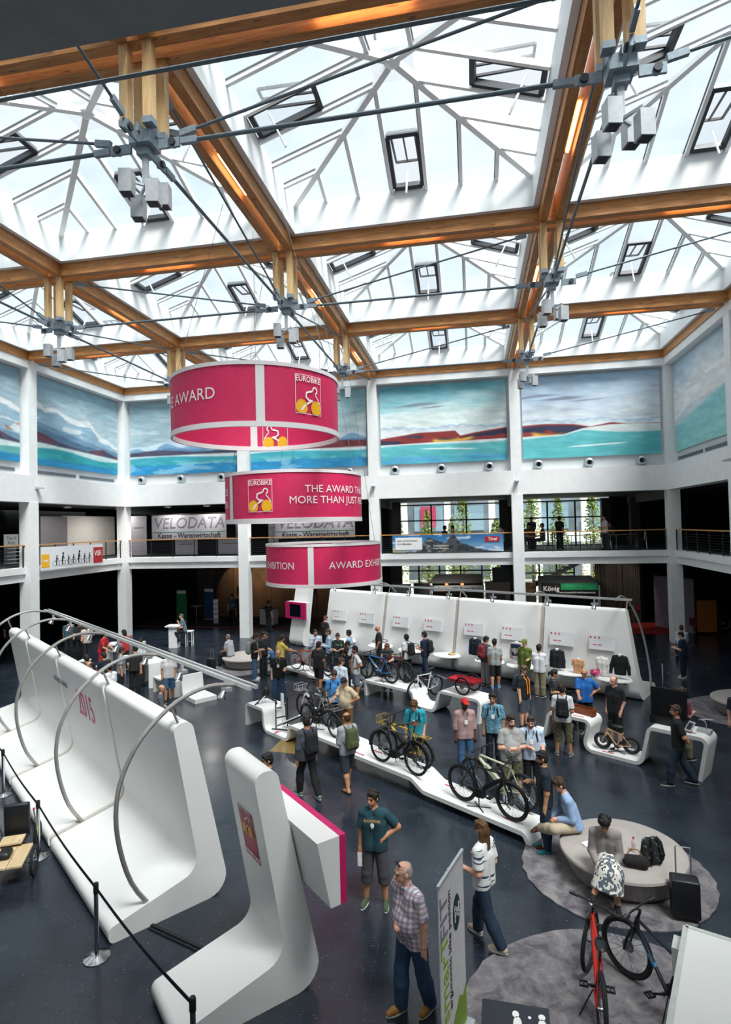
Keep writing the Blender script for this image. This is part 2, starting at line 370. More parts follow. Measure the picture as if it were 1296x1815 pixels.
def pane_mat():
    m = bpy.data.materials.new('window glass'); m.use_nodes = True; n = m.node_tree.nodes; l = m.node_tree.links; n.remove(n['Principled BSDF'])
    out = n['Material Output']; tr = n.new('ShaderNodeBsdfTransparent'); tr.inputs['Color'].default_value = (.9, .94, .93, 1); gl = n.new('ShaderNodeBsdfGlossy'); gl.inputs['Roughness'].default_value = .02
    z = n.new('ShaderNodeTexNoise'); z.inputs['Scale'].default_value = .4; mr = n.new('ShaderNodeMapRange'); mr.inputs['To Min'].default_value = .04; mr.inputs['To Max'].default_value = .09; l.new(z.outputs['Fac'], mr.inputs['Value'])
    m2 = n.new('ShaderNodeMixShader'); l.new(mr.outputs['Result'], m2.inputs['Fac']); l.new(tr.outputs['BSDF'], m2.inputs[1]); l.new(gl.outputs['BSDF'], m2.inputs[2]); l.new(m2.outputs['Shader'], out.inputs['Surface'])
    return m
WGLASS = pane_mat()
def floor_mat():
    m = bpy.data.materials.new('dark terrazzo'); m.use_nodes = True; n = m.node_tree.nodes; l = m.node_tree.links; b = n['Principled BSDF']; b.inputs['Roughness'].default_value = .2; b.inputs['Specular IOR Level'].default_value = .55
    g = n.new('ShaderNodeNewGeometry')
    v = n.new('ShaderNodeTexVoronoi'); v.inputs['Scale'].default_value = 24; l.new(g.outputs['Position'], v.inputs['Vector'])
    s = n.new('ShaderNodeMapRange'); s.inputs['From Min'].default_value = .05; s.inputs['From Max'].default_value = .19; s.inputs['To Min'].default_value = 1; s.inputs['To Max'].default_value = 0; l.new(v.outputs['Distance'], s.inputs['Value'])
    wn_ = n.new('ShaderNodeSeparateColor'); l.new(v.outputs['Color'], wn_.inputs['Color']); gt = n.new('ShaderNodeMath'); gt.operation = 'GREATER_THAN'; gt.inputs[1].default_value = .86; l.new(wn_.outputs['Red'], gt.inputs[0])
    mu = n.new('ShaderNodeMath'); mu.operation = 'MULTIPLY'; l.new(s.outputs['Result'], mu.inputs[0]); l.new(gt.outputs[0], mu.inputs[1])
    z = n.new('ShaderNodeTexNoise'); z.inputs['Scale'].default_value = 1.3; z.inputs['Detail'].default_value = 8; l.new(g.outputs['Position'], z.inputs['Vector'])
    r = n.new('ShaderNodeValToRGB'); r.color_ramp.elements[0].position = .3; r.color_ramp.elements[1].position = .7; r.color_ramp.elements[0].color = lin('#1c232c')+(1,); r.color_ramp.elements[1].color = lin('#2a323d')+(1,); l.new(z.outputs['Fac'], r.inputs['Fac'])
    x = n.new('ShaderNodeMix'); x.data_type = 'RGBA'; l.new(mu.outputs[0], x.inputs['Factor']); l.new(r.outputs['Color'], x.inputs['A']); x.inputs['B'].default_value = lin('#9aa3ad')+(1,); l.new(x.outputs['Result'], b.inputs['Base Color'])
    rr = n.new('ShaderNodeMapRange'); rr.inputs['To Min'].default_value = .13; rr.inputs['To Max'].default_value = .34; l.new(z.outputs['Fac'], rr.inputs['Value']); l.new(rr.outputs['Result'], b.inputs['Roughness'])
    return m
FLOORM = floor_mat(); JOINT = mat('#3c4550', .6, name='floor joint')
S = 7.2
# ================================================================== floor
fl = structure('floor')
MB().box((14.4, -10.9, -.1012), (46.0, 37.8, .2)).build('slab', JOINT, fl)
TW, TD = .49, .245
tile_me = MB().box((0, 0, -.003), (TW-.004, TD-.004, .006)).mesh('tile', FLOORM)
near = []; rest = MB()
for r in range(int(38/TD)):
    yy = 8.0-TD*(r+.5)
    for c in range(int(46/TW)):
        xx = -8.5+TW*(c+.5)+(TW/2 if r % 2 else 0)
        d = math.hypot(xx-18.3, (yy+24.4)*1.0)
        near.append((d, xx, yy))
near.sort()
for d, xx, yy in near[:300]: obj('tile', tile_me, fl, (xx, yy, 0))
vv = []; ff = []
for d, xx, yy in near[300:]:
    a, b_ = (TW-.004)/2, (TD-.004)/2; o_ = len(vv)
    vv += [(xx-a, yy-b_, 0), (xx+a, yy-b_, 0), (xx+a, yy+b_, 0), (xx-a, yy+b_, 0)]; ff.append((o_, o_+1, o_+2, o_+3))
me = bpy.data.meshes.new('tile_field'); me.from_pydata(vv, [], ff); me.materials.append(FLOORM); tag(obj('tile_field', me, fl), kind='stuff')
# ================================================================== roof
ZB, ZT, ZC, ZA = 13.55, 14.25, 14.75, 15.75
ceil = structure('ceiling')
def beam_mesh(L): return MB().box((0, 0, (ZB+ZT)/2), (L, .2, ZT-ZB)).mesh('glulam_beam', WOOD)
bmX = beam_mesh(S); bmY = beam_mesh(S-.62)
for j in range(5):
    for i in range(4):
        for o_ in ((-.2, .2) if 0 < j < 4 else ((-.19,) if j == 0 else (.19,))):
            obj('glulam_beam', bmX, ceil, (S*(i+.5), -S*j+o_, 0))
for i in range(5):
    for j in range(4):
        for o_ in ((-.2, .2) if 0 < i < 4 else ((.19,) if i == 0 else (-.19,))):
            obj('glulam_beam', bmY, ceil, (S*i+o_, -S*(j+.5), 0), rad(90))
# pyramid skylights: one window per roof cell
E, Z0 = 3.16, 14.72
rise = ZA-Z0; sl = rise/E
xs = [-E+2*E*k/7 for k in range(8)]
nrm = Vector((0, -sl, 1)).normalized()
def pane_poly(xa, xb, ya=-E, top=None):
    pa = [(xa, ya), (xb, ya)]
    ta, tb = -abs(xa), -abs(xb)
    if top is not None: ta = tb = top
    pts = [(xa, ya), (xb, ya)]
    if tb > ya+.01: pts.append((xb, tb))
    if ta > ya+.01: pts.append((xa, ta))
    return [Vector((x, y, Z0+(y+E)*sl)) for x, y in pts]
def slabmesh(name, P, m, th=.02):
    n = len(P); a = P; b = [p+nrm*th for p in P]
    return MB().add(a+b, [tuple(range(n))[::-1], tuple(range(n, 2*n))]+[(i, (i+1) % n, n+(i+1) % n, n+i) for i in range(n)]).mesh(name, m)
pane_me = []
for k in range(7):
    if k == 3: pane_me.append(slabmesh('pane', pane_poly(xs[3], xs[4], -E+1.55, -E/7), GLASS))
    else: pane_me.append(slabmesh('pane', pane_poly(xs[k], xs[k+1]), GLASS))
raft_me = [MB().bar((xs[k], -E, Z0-.02), (xs[k], -abs(xs[k]), Z0+(E-abs(xs[k]))*sl-.02), .085, .12, nrm).mesh('rafter', ALU) for k in range(1, 7)]
gask_me = [MB().bar((xs[k]+.055, -E, Z0+.02), (xs[k]+.055, -abs(xs[k]), Z0+(E-abs(xs[k]))*sl+.02), .022, .02, nrm).mesh('gasket', GASK) for k in range(1, 7)]
hip_me = MB().bar((-E, -E, Z0-.04), (-.1, -.1, ZA-.07), .14, .16).mesh('hip', ALU)
curb_me = MB().box((0, -3.22, (ZT-.35+ZC)/2), (6.56, .14, ZC-ZT+.35)).mesh('curb', CURB)
apex_me = MB().lathe([(.02, .1), (.26, .02), (.24, -.06), (.02, -.16)], 4, (0, 0, ZA-.05), Matrix.Rotation(rad(45), 3, 'Z')).mesh('apex_plate', CURB)
vf = MB()   # vent frame around the open hatch
vy0, vy1 = -E+.1, -E+1.5
P_ = lambda x, y, h=0: Vector((x, y, Z0+(y+E)*sl))+nrm*h
for a, b in (((xs[3]+.08, vy0), (xs[4]-.08, vy0)), ((xs[4]-.08, vy0), (xs[4]-.08, vy1)), ((xs[4]-.08, vy1), (xs[3]+.08, vy1)), ((xs[3]+.08, vy1), (xs[3]+.08, vy0))):
    vf.bar(P_(*a, .03), P_(*b, .03), .11, .14, nrm)
vent_me = vf.mesh('vent_frame', DARKFR)
vs_ = MB()  # opened sash standing above the hatch
q0 = P_(xs[3]+.16, vy1, .1); ex = Vector((xs[4]-xs[3]-.32, 0, 0)); up = Vector((0, -1.0, .02))
for a, b in ((q0, q0+ex), (q0+ex, q0+ex+up*1.2), (q0+up*1.2, q0+ex+up*1.2), (q0, q0+up*1.2)): vs_.bar(a, b, .05, .05)
vs_.bar(q0+ex*.5, q0+ex*.5+up*1.2, .04, .04)
sash_me = vs_.mesh('vent_sash', DARKFR)
act_me = MB().tube([P_(0, vy0+.35, .1), P_(0, vy0+.45, -.75)], .025, 6).mesh('actuator', ALU)
n_w = 0
for j in range(4):
    for i in range(4):
        n_w += 1; w = structure('window_%d' % n_w, (S*(i+.5), -S*(j+.5), 0)); w['label'] = 'glazed pyramid skylight with white rafters and open dark vents in the roof grid'
        obj('apex_plate', apex_me, w)
        for q in range(4):
            a = q*math.pi/2
            obj('curb', curb_me, w, rz=a); obj('hip', hip_me, w, rz=a)
            for k in range(7): obj('pane', pane_me[k], w, rz=a)
            for k in range(6): o_ = obj('rafter', raft_me[k], w, rz=a); obj('gasket', gask_me[k], o_)
            if j < 3 or True:
                o_ = obj('vent_frame', vent_me, w, rz=a); obj('vent_sash', sash_me, o_); obj('actuator', act_me, o_)
# hanging timber posts with steel node and lamp cluster
post_me = MB().box((0, 0, 12.95), (.15, .15, 1.24)).mesh('post', WOODV)
nb = MB()
nb.box((0, 0, 12.12), (.36, .36, .2)).box((0, 0, 12.0), (.2, .2, .24)).box((0, 0, 12.24), (.46, .05, .14)).box((0, 0, 12.24), (.05, .46, .14))
for q in range(4):
    c, s_ = math.cos(q*math.pi/2), math.sin(q*math.pi/2)
    nb.box((c*.42, s_*.42, 12.05), (.36 if abs(c) > .5 else .045, .36 if abs(s_) > .5 else .045, .15))
for sx in (-.2, .2):
    for sy in (-.2, .2): nb.box((sx, sy, 12.29), (.17, .17, .1))
node_me = nb.mesh('steel_node', STEEL)
bolt_me = MB().lathe([(.0, -.06), (.06, -.06), (.06, .06), (0, .06)], 10).mesh('bolt', DARKFR)
stem_me = MB().box((0, 0, 11.66), (.08, .08, .5)).box((0, 0, 11.42), (.62, .04, .04), rad(45)).box((0, 0, 11.42), (.62, .04, .04), rad(-45)).mesh('lamp_arms', LAMPG)
lamp_me = MB().box((0, 0, 11.27), (.2, .2, .36)).mesh('lamp_box', LAMPG); lens_me = MB().box((0, 0, 11.085), (.15, .15, .012)).mesh('lens', DARKFR)
NM = {(2, 3): 'under the grey soffit', (3, 3): 'cut by the top edge', (1, 2): 'before the blue peaks mural', (2, 2): 'above the largest ring banner', (3, 2): 'over the product wall', (1, 1): 'behind the largest ring banner', (2, 1): 'right of the largest ring banner', (3, 1): 'before the pale lake mural', (1, 3): 'over the 2015 display wall'}
for i in (1, 2, 3):
    for j in (1, 2, 3):
        t = thing('hanging_post', 'timber posts in a steel node with box lamps, %s' % NM[(i, j)], 'roof strut', (S*i, -S*j, 0), group='hanging roof struts')
        for sx in (-.2, .2):
            for sy in (-.2, .2): obj('post', post_me, t, (sx, sy, 0))
        o_ = obj('steel_node', node_me, t)
        for q in range(4):
            c, s_ = math.cos(q*math.pi/2), math.sin(q*math.pi/2); b_ = obj('bolt', bolt_me, o_, (c*.48, s_*.48, 12.05)); b_.rotation_euler = (0, rad(90), 0) if abs(s_) > .5 else (rad(90), 0, 0)
        l_ = obj('lamp_arms', stem_me, t)
        for q in range(4):
            a = rad(45+90*q+8); p_ = (.3*math.cos(a), .3*math.sin(a), -.1 if q % 2 else .08); obj('lamp_box', lamp_me, l_, p_, rad(12)); obj('lens', lens_me, l_, p_, rad(12))
# tie rods
def rodlabel(a, b, kind): return '%s steel tie rod from strut %d-%d to %d-%d of the roof grid' % (kind, a[0], a[1], b[0], b[1])
def rod(a, b, r, label):
    A = Vector(a); B = Vector(b); d = (B-A).normalized(); t = thing('tie_rod', label, 'tie rod', tuple(A), group='roof tie rods')
    m_ = MB().tube([d*.72, (B-A)-d*.72], r, 8); m_.build('rod', ROD, t, True)
    for e_, s_ in ((d*.76, 1), ((B-A)-d*.76, -1)): MB().bar(e_-d*.14, e_+d*.14, .07, .1).build('clevis', STEEL, t)
N = lambda i, j: (S*i, -S*j, 12.05)
Tp = lambda i, j: (S*i, -S*j, 13.5)
SHORT = {(1, 1): 'strut behind the largest ring', (2, 1): 'strut right of the largest ring', (3, 1): 'strut before the pale lake mural', (1, 2): 'strut before the blue peaks', (2, 2): 'strut above the largest ring', (3, 2): 'strut over the product wall', (1, 3): 'strut over the 2015 wall', (2, 3): 'strut under the grey soffit', (3, 3): 'strut cut by the top edge'}
COLN = {0: 'left wall', 1: 'first', 2: 'middle', 3: 'third', 4: 'right wall'}; ROWN = {0: 'far wall', 1: 'far', 2: 'centre', 3: 'near', 4: 'near wall'}
DIRN = {(1, 0): 'right', (-1, 0): 'left', (0, -1): 'far', (0, 1): 'near'}
for j in (1, 2, 3):
    for i in (0, 1, 2, 3):
        a, b = (i, j), (i+1, j)
        if i in (1, 2): rod(N(*a), N(*b), .034, 'thick level tie rod going right from the %s' % SHORT[a])
        inner, outer = (b, a) if i < 2 else (a, b)
        rod((*Tp(*outer)[:2], 13.5), N(*inner), .024, 'thin tie rod rising to the %s side from the %s' % ('left' if i < 2 else 'right', SHORT[inner]))
for i in (1, 2, 3):
    for j in (0, 1, 2, 3):
        a, b = (i, j), (i, j+1)
        if j in (1, 2): rod(N(*a), N(*b), .034, 'thick level tie rod coming nearer from the %s' % SHORT[a])
        inner, outer = (b, a) if j < 2 else (a, b)
        rod(Tp(*outer), N(*inner), .024, 'thin tie rod rising %s from the %s' % ('away' if j < 2 else 'toward the viewer', SHORT[inner]))
tag(MB().tube([(2, -24.5, 10.63), (14.35, -24.5, 10.73), (20.19, -24.5, 10.773), (27, -24.5, 10.83)], .022, 6).build('cable', ROD, None, True), 'thin dark cable crossing high in front of the nearest timber posts', 'cable')
# strip lights set between the twin beams
STRIP = mat('#ffd9a0', .4, name='strip light glow', emit=9.)
strip_me = MB().box((0, 0, 0), (1.5, .05, .04)).mesh('tube', STRIP); shell_me = MB().box((0, 0, .05), (1.7, .12, .05)).mesh('housing', mat('#e8b070', .5, name='lamp shell'))
def strip(x, y, rz, label):
    t = thing('strip_light', label, 'light', (x, y, ZB+.16), rz, 'strip lights in the roof beams'); obj('housing', shell_me, t); obj('tube', strip_me, t)
for j in (1, 2, 3):
    for i in range(4): strip(S*(i+.5), -S*j, 0, 'warm strip light in the %s-row crosswise beam, %s' % (ROWN[j], ('by the left wall', 'left of centre', 'right of centre', 'by the right wall')[i]))
for i in (1, 2, 3):
    for j in range(4): strip(S*i, -S*(j+.5), rad(90), 'warm strip light in the %s lengthwise beam, %s' % (COLN[i], ('by the far wall', 'beyond the centre', 'before the centre', 'by the near wall')[j]))
# ================================================================== walls
def fbm(u, v, seed, oct=4, fu=4, fv=4):
    rng = np.random.RandomState(seed); out = np.zeros_like(u); amp = 1; tot = 0
    for o_ in range(oct):
        nu, nv = int(fu*2**o_)+2, int(fv*2**o_)+2; g = rng.rand(nu+1, nv+1); x = (u % 1)*(nu-1); y = np.clip(v, 0, .999)*(nv-1); i = np.floor(x).astype(int); j = np.floor(y).astype(int); a = x-i; b = y-j; a = a*a*(3-2*a); b = b*b*(3-2*b)
        out += amp*((g[i, j]*(1-a)+g[i+1, j]*a)*(1-b)+(g[i, j+1]*(1-a)+g[i+1, j+1]*a)*b); tot += amp; amp *= .5
    return out/tot
def H(c): c = c.lstrip('#'); return np.array([int(c[i:i+2], 16)/255 for i in (0, 2, 4)])
def mixc(a, b, t): return a*(1-t[..., None])+b*t[..., None]
def sstep(a, b, x): t = np.clip((x-a)/(b-a), 0, 1); return t*t*(3-2*t)
def poly(u, pts): return np.interp(u, [p[0] for p in pts], [p[1] for p in pts])
def mural(k):
    def fn(u, v):
        n1 = fbm(u*.999, v, 10+k, 5, 3, 6); n2 = fbm(u*.999, v, 40+k, 5, 5, 14); n3 = fbm((u+.35*v) % 1*.999, v, 70+k, 4, 4, 16)
        top = ['#86a9bb', '#8ab0c2', '#8aa9b4', '#86b4be', '#62b2c4', '#9fc0dc', '#a9c3d6'][k]; mid = ['#b4c8d0', '#b2c9d2', '#a3bcc6', '#b4ced2', '#dfecea', '#d3dce6', '#ecefef'][k]
        c = mixc(H(mid), H(top), sstep(.5, 1.05, v+.3*(n1-.5)-.12*(u-.4)*(k > 3)))
        c = mixc(c, H('#eef3f2'), .55*sstep(.52, .75, n3)*sstep(.95, .5, v))
        c = mixc(c, H('#9aa6b4'), .3*sstep(.66, .74, fbm(u*.999, v, 90+k, 3, 2, 9))*sstep(.5, .6, v)*sstep(.95, .8, v))
        for cu, cv, cw, chh in (((.3, .745, .2, .022), (.42, .715, .12, .014)) if k == 4 else ((.12, .76, .2, .02), (.3, .72, .2, .025), (.5, .69, .16, .012)) if k == 5 else ()):
            c = mixc(c, H('#7d8398'), .75*sstep(1.1, .4, np.sqrt(((u-cu)/cw)**2+((v-cv-.08*(u-cu)+.03*(n3-.5))/chh)**2)))
        def layer(c, h, col, soft=.012, a=1.): return mixc(c, H(col), a*sstep(soft, -soft, v-h))
        if k <= 1:   # left wall
            h = poly(u, [(0, .78), (.12, .66), (.25, .7), (.4, .62), (.5, .6), (.62, .63), (.75, .5), (1, .36)] if k == 1 else [(0, .95), (.3, .8), (.6, .78), (1, .6)])+.08*(n2-.5)
            c = layer(c, h, '#e9eef0'); c = mixc(c, H('#8fb3c9'), sstep(0, .02, h-.05-v+.1*(n3-.5))*.9); c = mixc(c, H('#e3ebee'), .8*sstep(.55, .65, n2)*sstep(.02, -.02, v-h+.04))
            if k == 0: c = mixc(c, H('#a5705a'), .7*sstep(.6, .68, n3)*sstep(.02, -.02, v-h))
            h2 = poly(u, [(0, .5), (.3, .44), (.55, .38), (1, .3)])+.05*(n2-.5); c = layer(c, h2, '#6f93ad'); c = layer(c, h2-.06, '#4f6f8c', a=.8)
            h3 = poly(u, [(0, .4), (.25, .3), (.6, .25), (.8, .31), (1, .23)]); c = layer(c, h3, '#464a63'); c = mixc(c, H('#6b3a48'), .8*sstep(.55, .6, n3)*sstep(.01, -.01, v-h3))
            c = layer(c, .21+.05*(1-u), '#cfe3e2'); c = layer(c, .18+.03*np.sin(u*6), '#2f9fa8' if k else '#5fa9ab'); c = layer(c, .07+.06*(n1-.3), '#2388b8')
        elif k in (2, 3):
            h = .42+.03*np.sin(u*9+k*2)+.05*(n2-.5); c = layer(c, h, '#c9dbe6'); c = layer(c, h-.05+.03*np.sin(u*23), '#7fa8c8'); c = layer(c, h-.09, '#5d86b0', a=.8)
            h3 = .31+.02*np.sin(u*7+k*3); c = layer(c, h3, '#4a4a60'); 
            if k == 3: c = mixc(c, H('#7a3138'), .9*sstep(.012, -.012, v-h3-.05*(u-.4))*sstep(.4, .6, u))
            c = layer(c, .255, '#d6e6e8'); c = layer(c, .225+.015*np.sin(u*5), '#3fa8b8'); c = layer(c, .13+.06*(n1-.5), '#2a8fc4'); c = mixc(c, H('#dfeef0'), .8*sstep(.6, .66, n2)*sstep(.2, .12, v)*.5)
        elif k in (4, 5):
            U = u+(k-4)
            h = .445+.014*np.sin(U*13)+.012*np.abs(np.sin(U*24+1))+.014*np.abs(np.sin(U*41))-.03*sstep(1.4, 2, U); c = layer(c, h, '#b4cbdc', .006); c = layer(c, h-.012-.018*np.abs(np.sin(U*33)), '#d3dfe8', .008); c = layer(c, h-.05, '#e3eaec', .012)
            h2 = poly(U, [(0, .33), (.15, .36), (.3, .39), (.6, .395), (.64, .33), (.75, .36), (1, .41), (1.18, .42), (1.38, .4), (1.5, .36), (1.65, .4), (1.8, .37), (2, .37)])
            lowl = poly(U, [(0, .25), (1, .27), (1.3, .28), (1.45, .345), (1.65, .375), (2, .362)])
            c = mixc(c, H('#8c2f30'), sstep(-.006, .006, h2-v)*sstep(-.006, .006, v-lowl))
            dk = sstep(.5, .58, fbm(((U*.5)+.5*v) % 1*.999, v, 77, 3, 6, 10)); c = mixc(c, H('#2c2f4d'), dk*sstep(-.006, .006, h2-.02-v)*sstep(-.006, .006, v-lowl))
            ye = sstep(.05, .0, abs(v-(.30+.05*np.sin(U*9)))-.012)*((sstep(.4, .45, U)*sstep(.78, .7, U))+sstep(1.05, 1.1, U)*sstep(1.35, 1.25, U)); c = mixc(c, H('#e2b34a'), np.clip(ye, 0, 1)*sstep(-.004, .004, h2-.04-v)*sstep(-.004, .004, v-lowl))
            c = mixc(c, H('#dfe8e8'), sstep(.006, -.006, v-lowl)); c = layer(c, lowl-.025+.01*np.sin(U*6)-.06*sstep(1.4, 1.7, U), '#5fbcc2'); c = mixc(c, H('#4d9bcc'), .8*sstep(.13, .05, v+.1*(n1-.5))*(k == 4)); c = mixc(c, H('#4fb3b8'), .5*sstep(.5, .6, n3)*sstep(.2, .1, v)); c = mixc(c, H('#e9f1f1'), sstep(.012, .004, abs(v-(.17-.02*U+.02*np.sin(U*4))))*sstep(.3, .4, u)*sstep(.8, .7, u))
        else:
            c = mixc(c, H('#f0efec'), .7*np.exp(-((u-.55)**2/.06+(v-.6)**2/.1)))
            h = .3+.22*u; c = layer(c, h+.05*np.sin(u*5)+.03, '#cfdbe2'); c = layer(c, h-.02, '#8fcfd2', .03); c = layer(c, h-.2, '#9ad6d3', .08, .7)
        st = (fbm((u+.6*v) % 1*.999, v, 123+k, 4, 8, 22)-.5)*.16
        return c+st[..., None]
    return fn
painted = [0]
def wall(side, o, U, O, cols, bays, murals=None, nozzles=True, zlow=True):
    """o origin at floor, U along the wall, O outward. Built in world coordinates"""
    o = Vector(o); U = Vector(U); O = Vector(O); rzU = math.atan2(U.y, U.x)
    w = structure('wall_'+side)
    P = lambda u, d, z: o+U*u+O*d+Vector((0, 0, z))
    B = lambda mb, u0, u1, d0, d1, z0, z1: mb.box(P((u0+u1)/2, (d0+d1)/2, (z0+z1)/2), (u1-u0, d1-d0, z1-z0), rzU)
    for c in cols:
        B(MB(), S*c-.27, S*c+.27, -.27, .27, 0, 7.25).build('column', WHITE, w); B(MB(), S*c-.25, S*c+.25, -.25, .3, 8.44, 13.3).build('column', WHITE, w)
    for b in bays:
        a0, a1 = S*b, S*(b+1)
        B(MB(), a0, a1, -.24, .4, 13.2, 13.9).build('lintel', WHITE, w); B(MB(), a0, a1, -.08, .4, 13.9, 14.75).build('lintel', CURB, w)
        B(MB(), a0, a1, .2, .35, 8.4, 13.2).build('panel', GREYW, w)
        B(MB(), a0+.004, a1-.004, -.25, .35, 7.25, 8.44).build('fascia', WHITE, w)
        B(MB(), a0, a1, -.05, .35, 4.1, 4.38).build('slab_edge', WHITE, w); B(MB(), a0, a1, .05, .3, 3.75, 4.1).build('edge_beam', WHITE, w)
        # railing in the bay
        B(MB(), a0+.27, a1-.27, -.02, .04, 5.33, 5.38).build('handrail', mat('#c08a50', .5, name='rail wood'), w)
        rp = MB(); nn = 5
        for k in range(nn+1): B(rp, a0+.35+(S-.7)*k/nn-.02, a0+.35+(S-.7)*k/nn+.02, .0, .04, 4.38, 5.33)
        rp.build('rail_posts', BLACKM, w)
        rw = MB()
        for k in range(7): B(rw, a0+.27, a1-.27, .015, .025, 4.5+.11*k, 4.508+.11*k)
        rw.build('rail_wires', DARKFR, w)
        if murals and b in murals:
            k = murals[b]; m4 = frame4(P(S*(b+.5), .1, 9.02), U, (0, 0, 1))
            q = print_panel('mural', 6.44, 4.06, mural(k), 210, 132, 'mural paint', None, m4, .7, .1, .06); painted[0] += 1
            tag(q, ['painted mural panel of snowy brown mountains on the left wall, cut by the frame edge', 'painted mural panel of blue peaks sloping to a teal lake, beside the left corner', 'painted mural panel of deep blue lake and grey sky right of the left corner', 'painted mural panel partly hidden behind the pink ring banners', 'painted mural panel with red hills and yellow fields above the mountain banner', 'painted mural panel with red hills tapering into a pale lake', 'pale painted mural panel with misty water on the right wall'][k], 'mural', 'lake panorama murals')
    return w, P, B
wf, PF, BF = wall('far', (0, 0, 0), (1, 0, 0), (0, 1, 0), range(5), range(4), {0: 2, 1: 3, 2: 4, 3: 5})
wl_, PL, BL = wall('left', (0, -28.8, 0), (0, 1, 0), (-1, 0, 0), range(1, 4), range(4), {2: 0, 3: 1})
wr, PR, BR = wall('right', (28.8, 0, 0), (0, -1, 0), (1, 0, 0), range(1, 4), range(4), {0: 6})
wn2, PN, BN = wall('near', (28.8, -28.8, 0), (-1, 0, 0), (0, -1, 0), (0, 4), (0, 2, 3))
BN(MB(), S, 2*S, -.05, .35, 7.17, 13.2).build('panel', mat('#8b9299', .8, name='grey soffit'), wn2); BN(MB(), S, 2*S, -.24, .4, 13.2, 14.75).build('lintel', WHITE, wn2); BN(MB(), S, 2*S, -.05, .35, 3.75, 4.38).build('slab_edge', WHITE, wn2)
# galleries: floors, ceilings, back walls
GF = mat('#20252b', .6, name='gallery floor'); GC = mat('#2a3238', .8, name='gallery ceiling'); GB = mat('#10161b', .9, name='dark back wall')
g = structure('floor_gallery')
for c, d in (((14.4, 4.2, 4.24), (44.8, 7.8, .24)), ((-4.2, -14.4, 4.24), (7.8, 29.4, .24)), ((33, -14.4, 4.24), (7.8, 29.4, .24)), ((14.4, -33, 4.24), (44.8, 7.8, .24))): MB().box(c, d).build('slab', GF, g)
g = structure('ceiling_gallery')
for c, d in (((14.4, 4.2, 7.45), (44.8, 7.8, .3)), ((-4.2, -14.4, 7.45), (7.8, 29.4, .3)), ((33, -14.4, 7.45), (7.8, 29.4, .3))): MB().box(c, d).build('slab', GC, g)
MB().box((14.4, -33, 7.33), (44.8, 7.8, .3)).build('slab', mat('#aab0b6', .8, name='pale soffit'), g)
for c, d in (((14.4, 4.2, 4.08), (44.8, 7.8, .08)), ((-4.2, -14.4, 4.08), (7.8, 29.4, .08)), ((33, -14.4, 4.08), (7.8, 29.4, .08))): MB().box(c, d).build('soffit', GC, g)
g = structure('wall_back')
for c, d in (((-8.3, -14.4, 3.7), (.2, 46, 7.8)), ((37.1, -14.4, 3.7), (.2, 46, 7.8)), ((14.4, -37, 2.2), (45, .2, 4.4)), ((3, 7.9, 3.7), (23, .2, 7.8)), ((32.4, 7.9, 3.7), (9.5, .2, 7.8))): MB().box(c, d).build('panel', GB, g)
# ventilation jets and column floodlights, far wall
NZ = mat('#aeb6ba', .4, .3, name='jet ring')
jr = MB().lathe([(.0, -.02), (.22, -.02), (.24, .06), (.2, .22), (.13, .26), (.11, .16), (.1, .02)], 20).mesh('jet_ring', NZ, True); jc = MB().lathe([(0, .06), (.1, .06), (.1, .01), (0, .01)], 16).mesh('jet_core', BLACKM)
for b in range(4):
    for k, du in enumerate((1.1, 3.5, 5.9)):
        t = thing('air_jet', 'grey round air jet, %s of three under the mural %s' % (('first', 'second', 'third')[k], ('beside the left corner', 'behind the pink rings', 'with red hills and yellow fields', 'with the pale lake')[b]), 'air vent', (S*b+du, .17, 8.72), 0, 'air jets along the far wall'); t.rotation_euler = (rad(90), 0, rad(0))
        obj('jet_ring', jr, t); obj('jet_core', jc, t)
gr = mat('#59626a', .6, name='slot grille')
for PP, BB, bb, nmx in ((PL, BL, (2, 3), 'left'), (PR, BR, (0, 1), 'right')):
    for b in bb:
        for k in (0, 1):
            m_ = MB(); BB(m_, S*b+.5+3.2*k, S*b+3.4+3.2*k, .17, .2, 8.62, 8.76)
            tag(m_.build('slot_vent', gr), 'long slot air grille %s half under the %s wall mural %s' % (('far', 'near')[k] if nmx == 'right' else ('near', 'far')[k], nmx, 'by the corner' if (b == 3 or nmx == 'right' and b == 0) else 'at the frame edge'), 'air vent', 'slot grilles')
fm = MB().prism([(0, 0), (.34, 0), (.34, .05), (0, .13)], (0, 0, 0), (0, -1, 0), (0, 0, 1), (1, 0, 0), .18).mesh('floodlight', LAMPG)
for (x, y, rz, l_) in ((S*2-.09, -.25, 0, 'column behind the pink rings'), (S*3-.09, -.25, 0, 'column right of the red-hill mural'), (.25, -S+.09, rad(90), 'left wall column'), (S*4-.25, -S-.09, rad(-90), 'right wall column')):
    tag(obj('floodlight', fm, None, (x, y, 7.86), rz), 'small grey wedge floodlight on the %s' % l_, 'light', 'column floodlights')
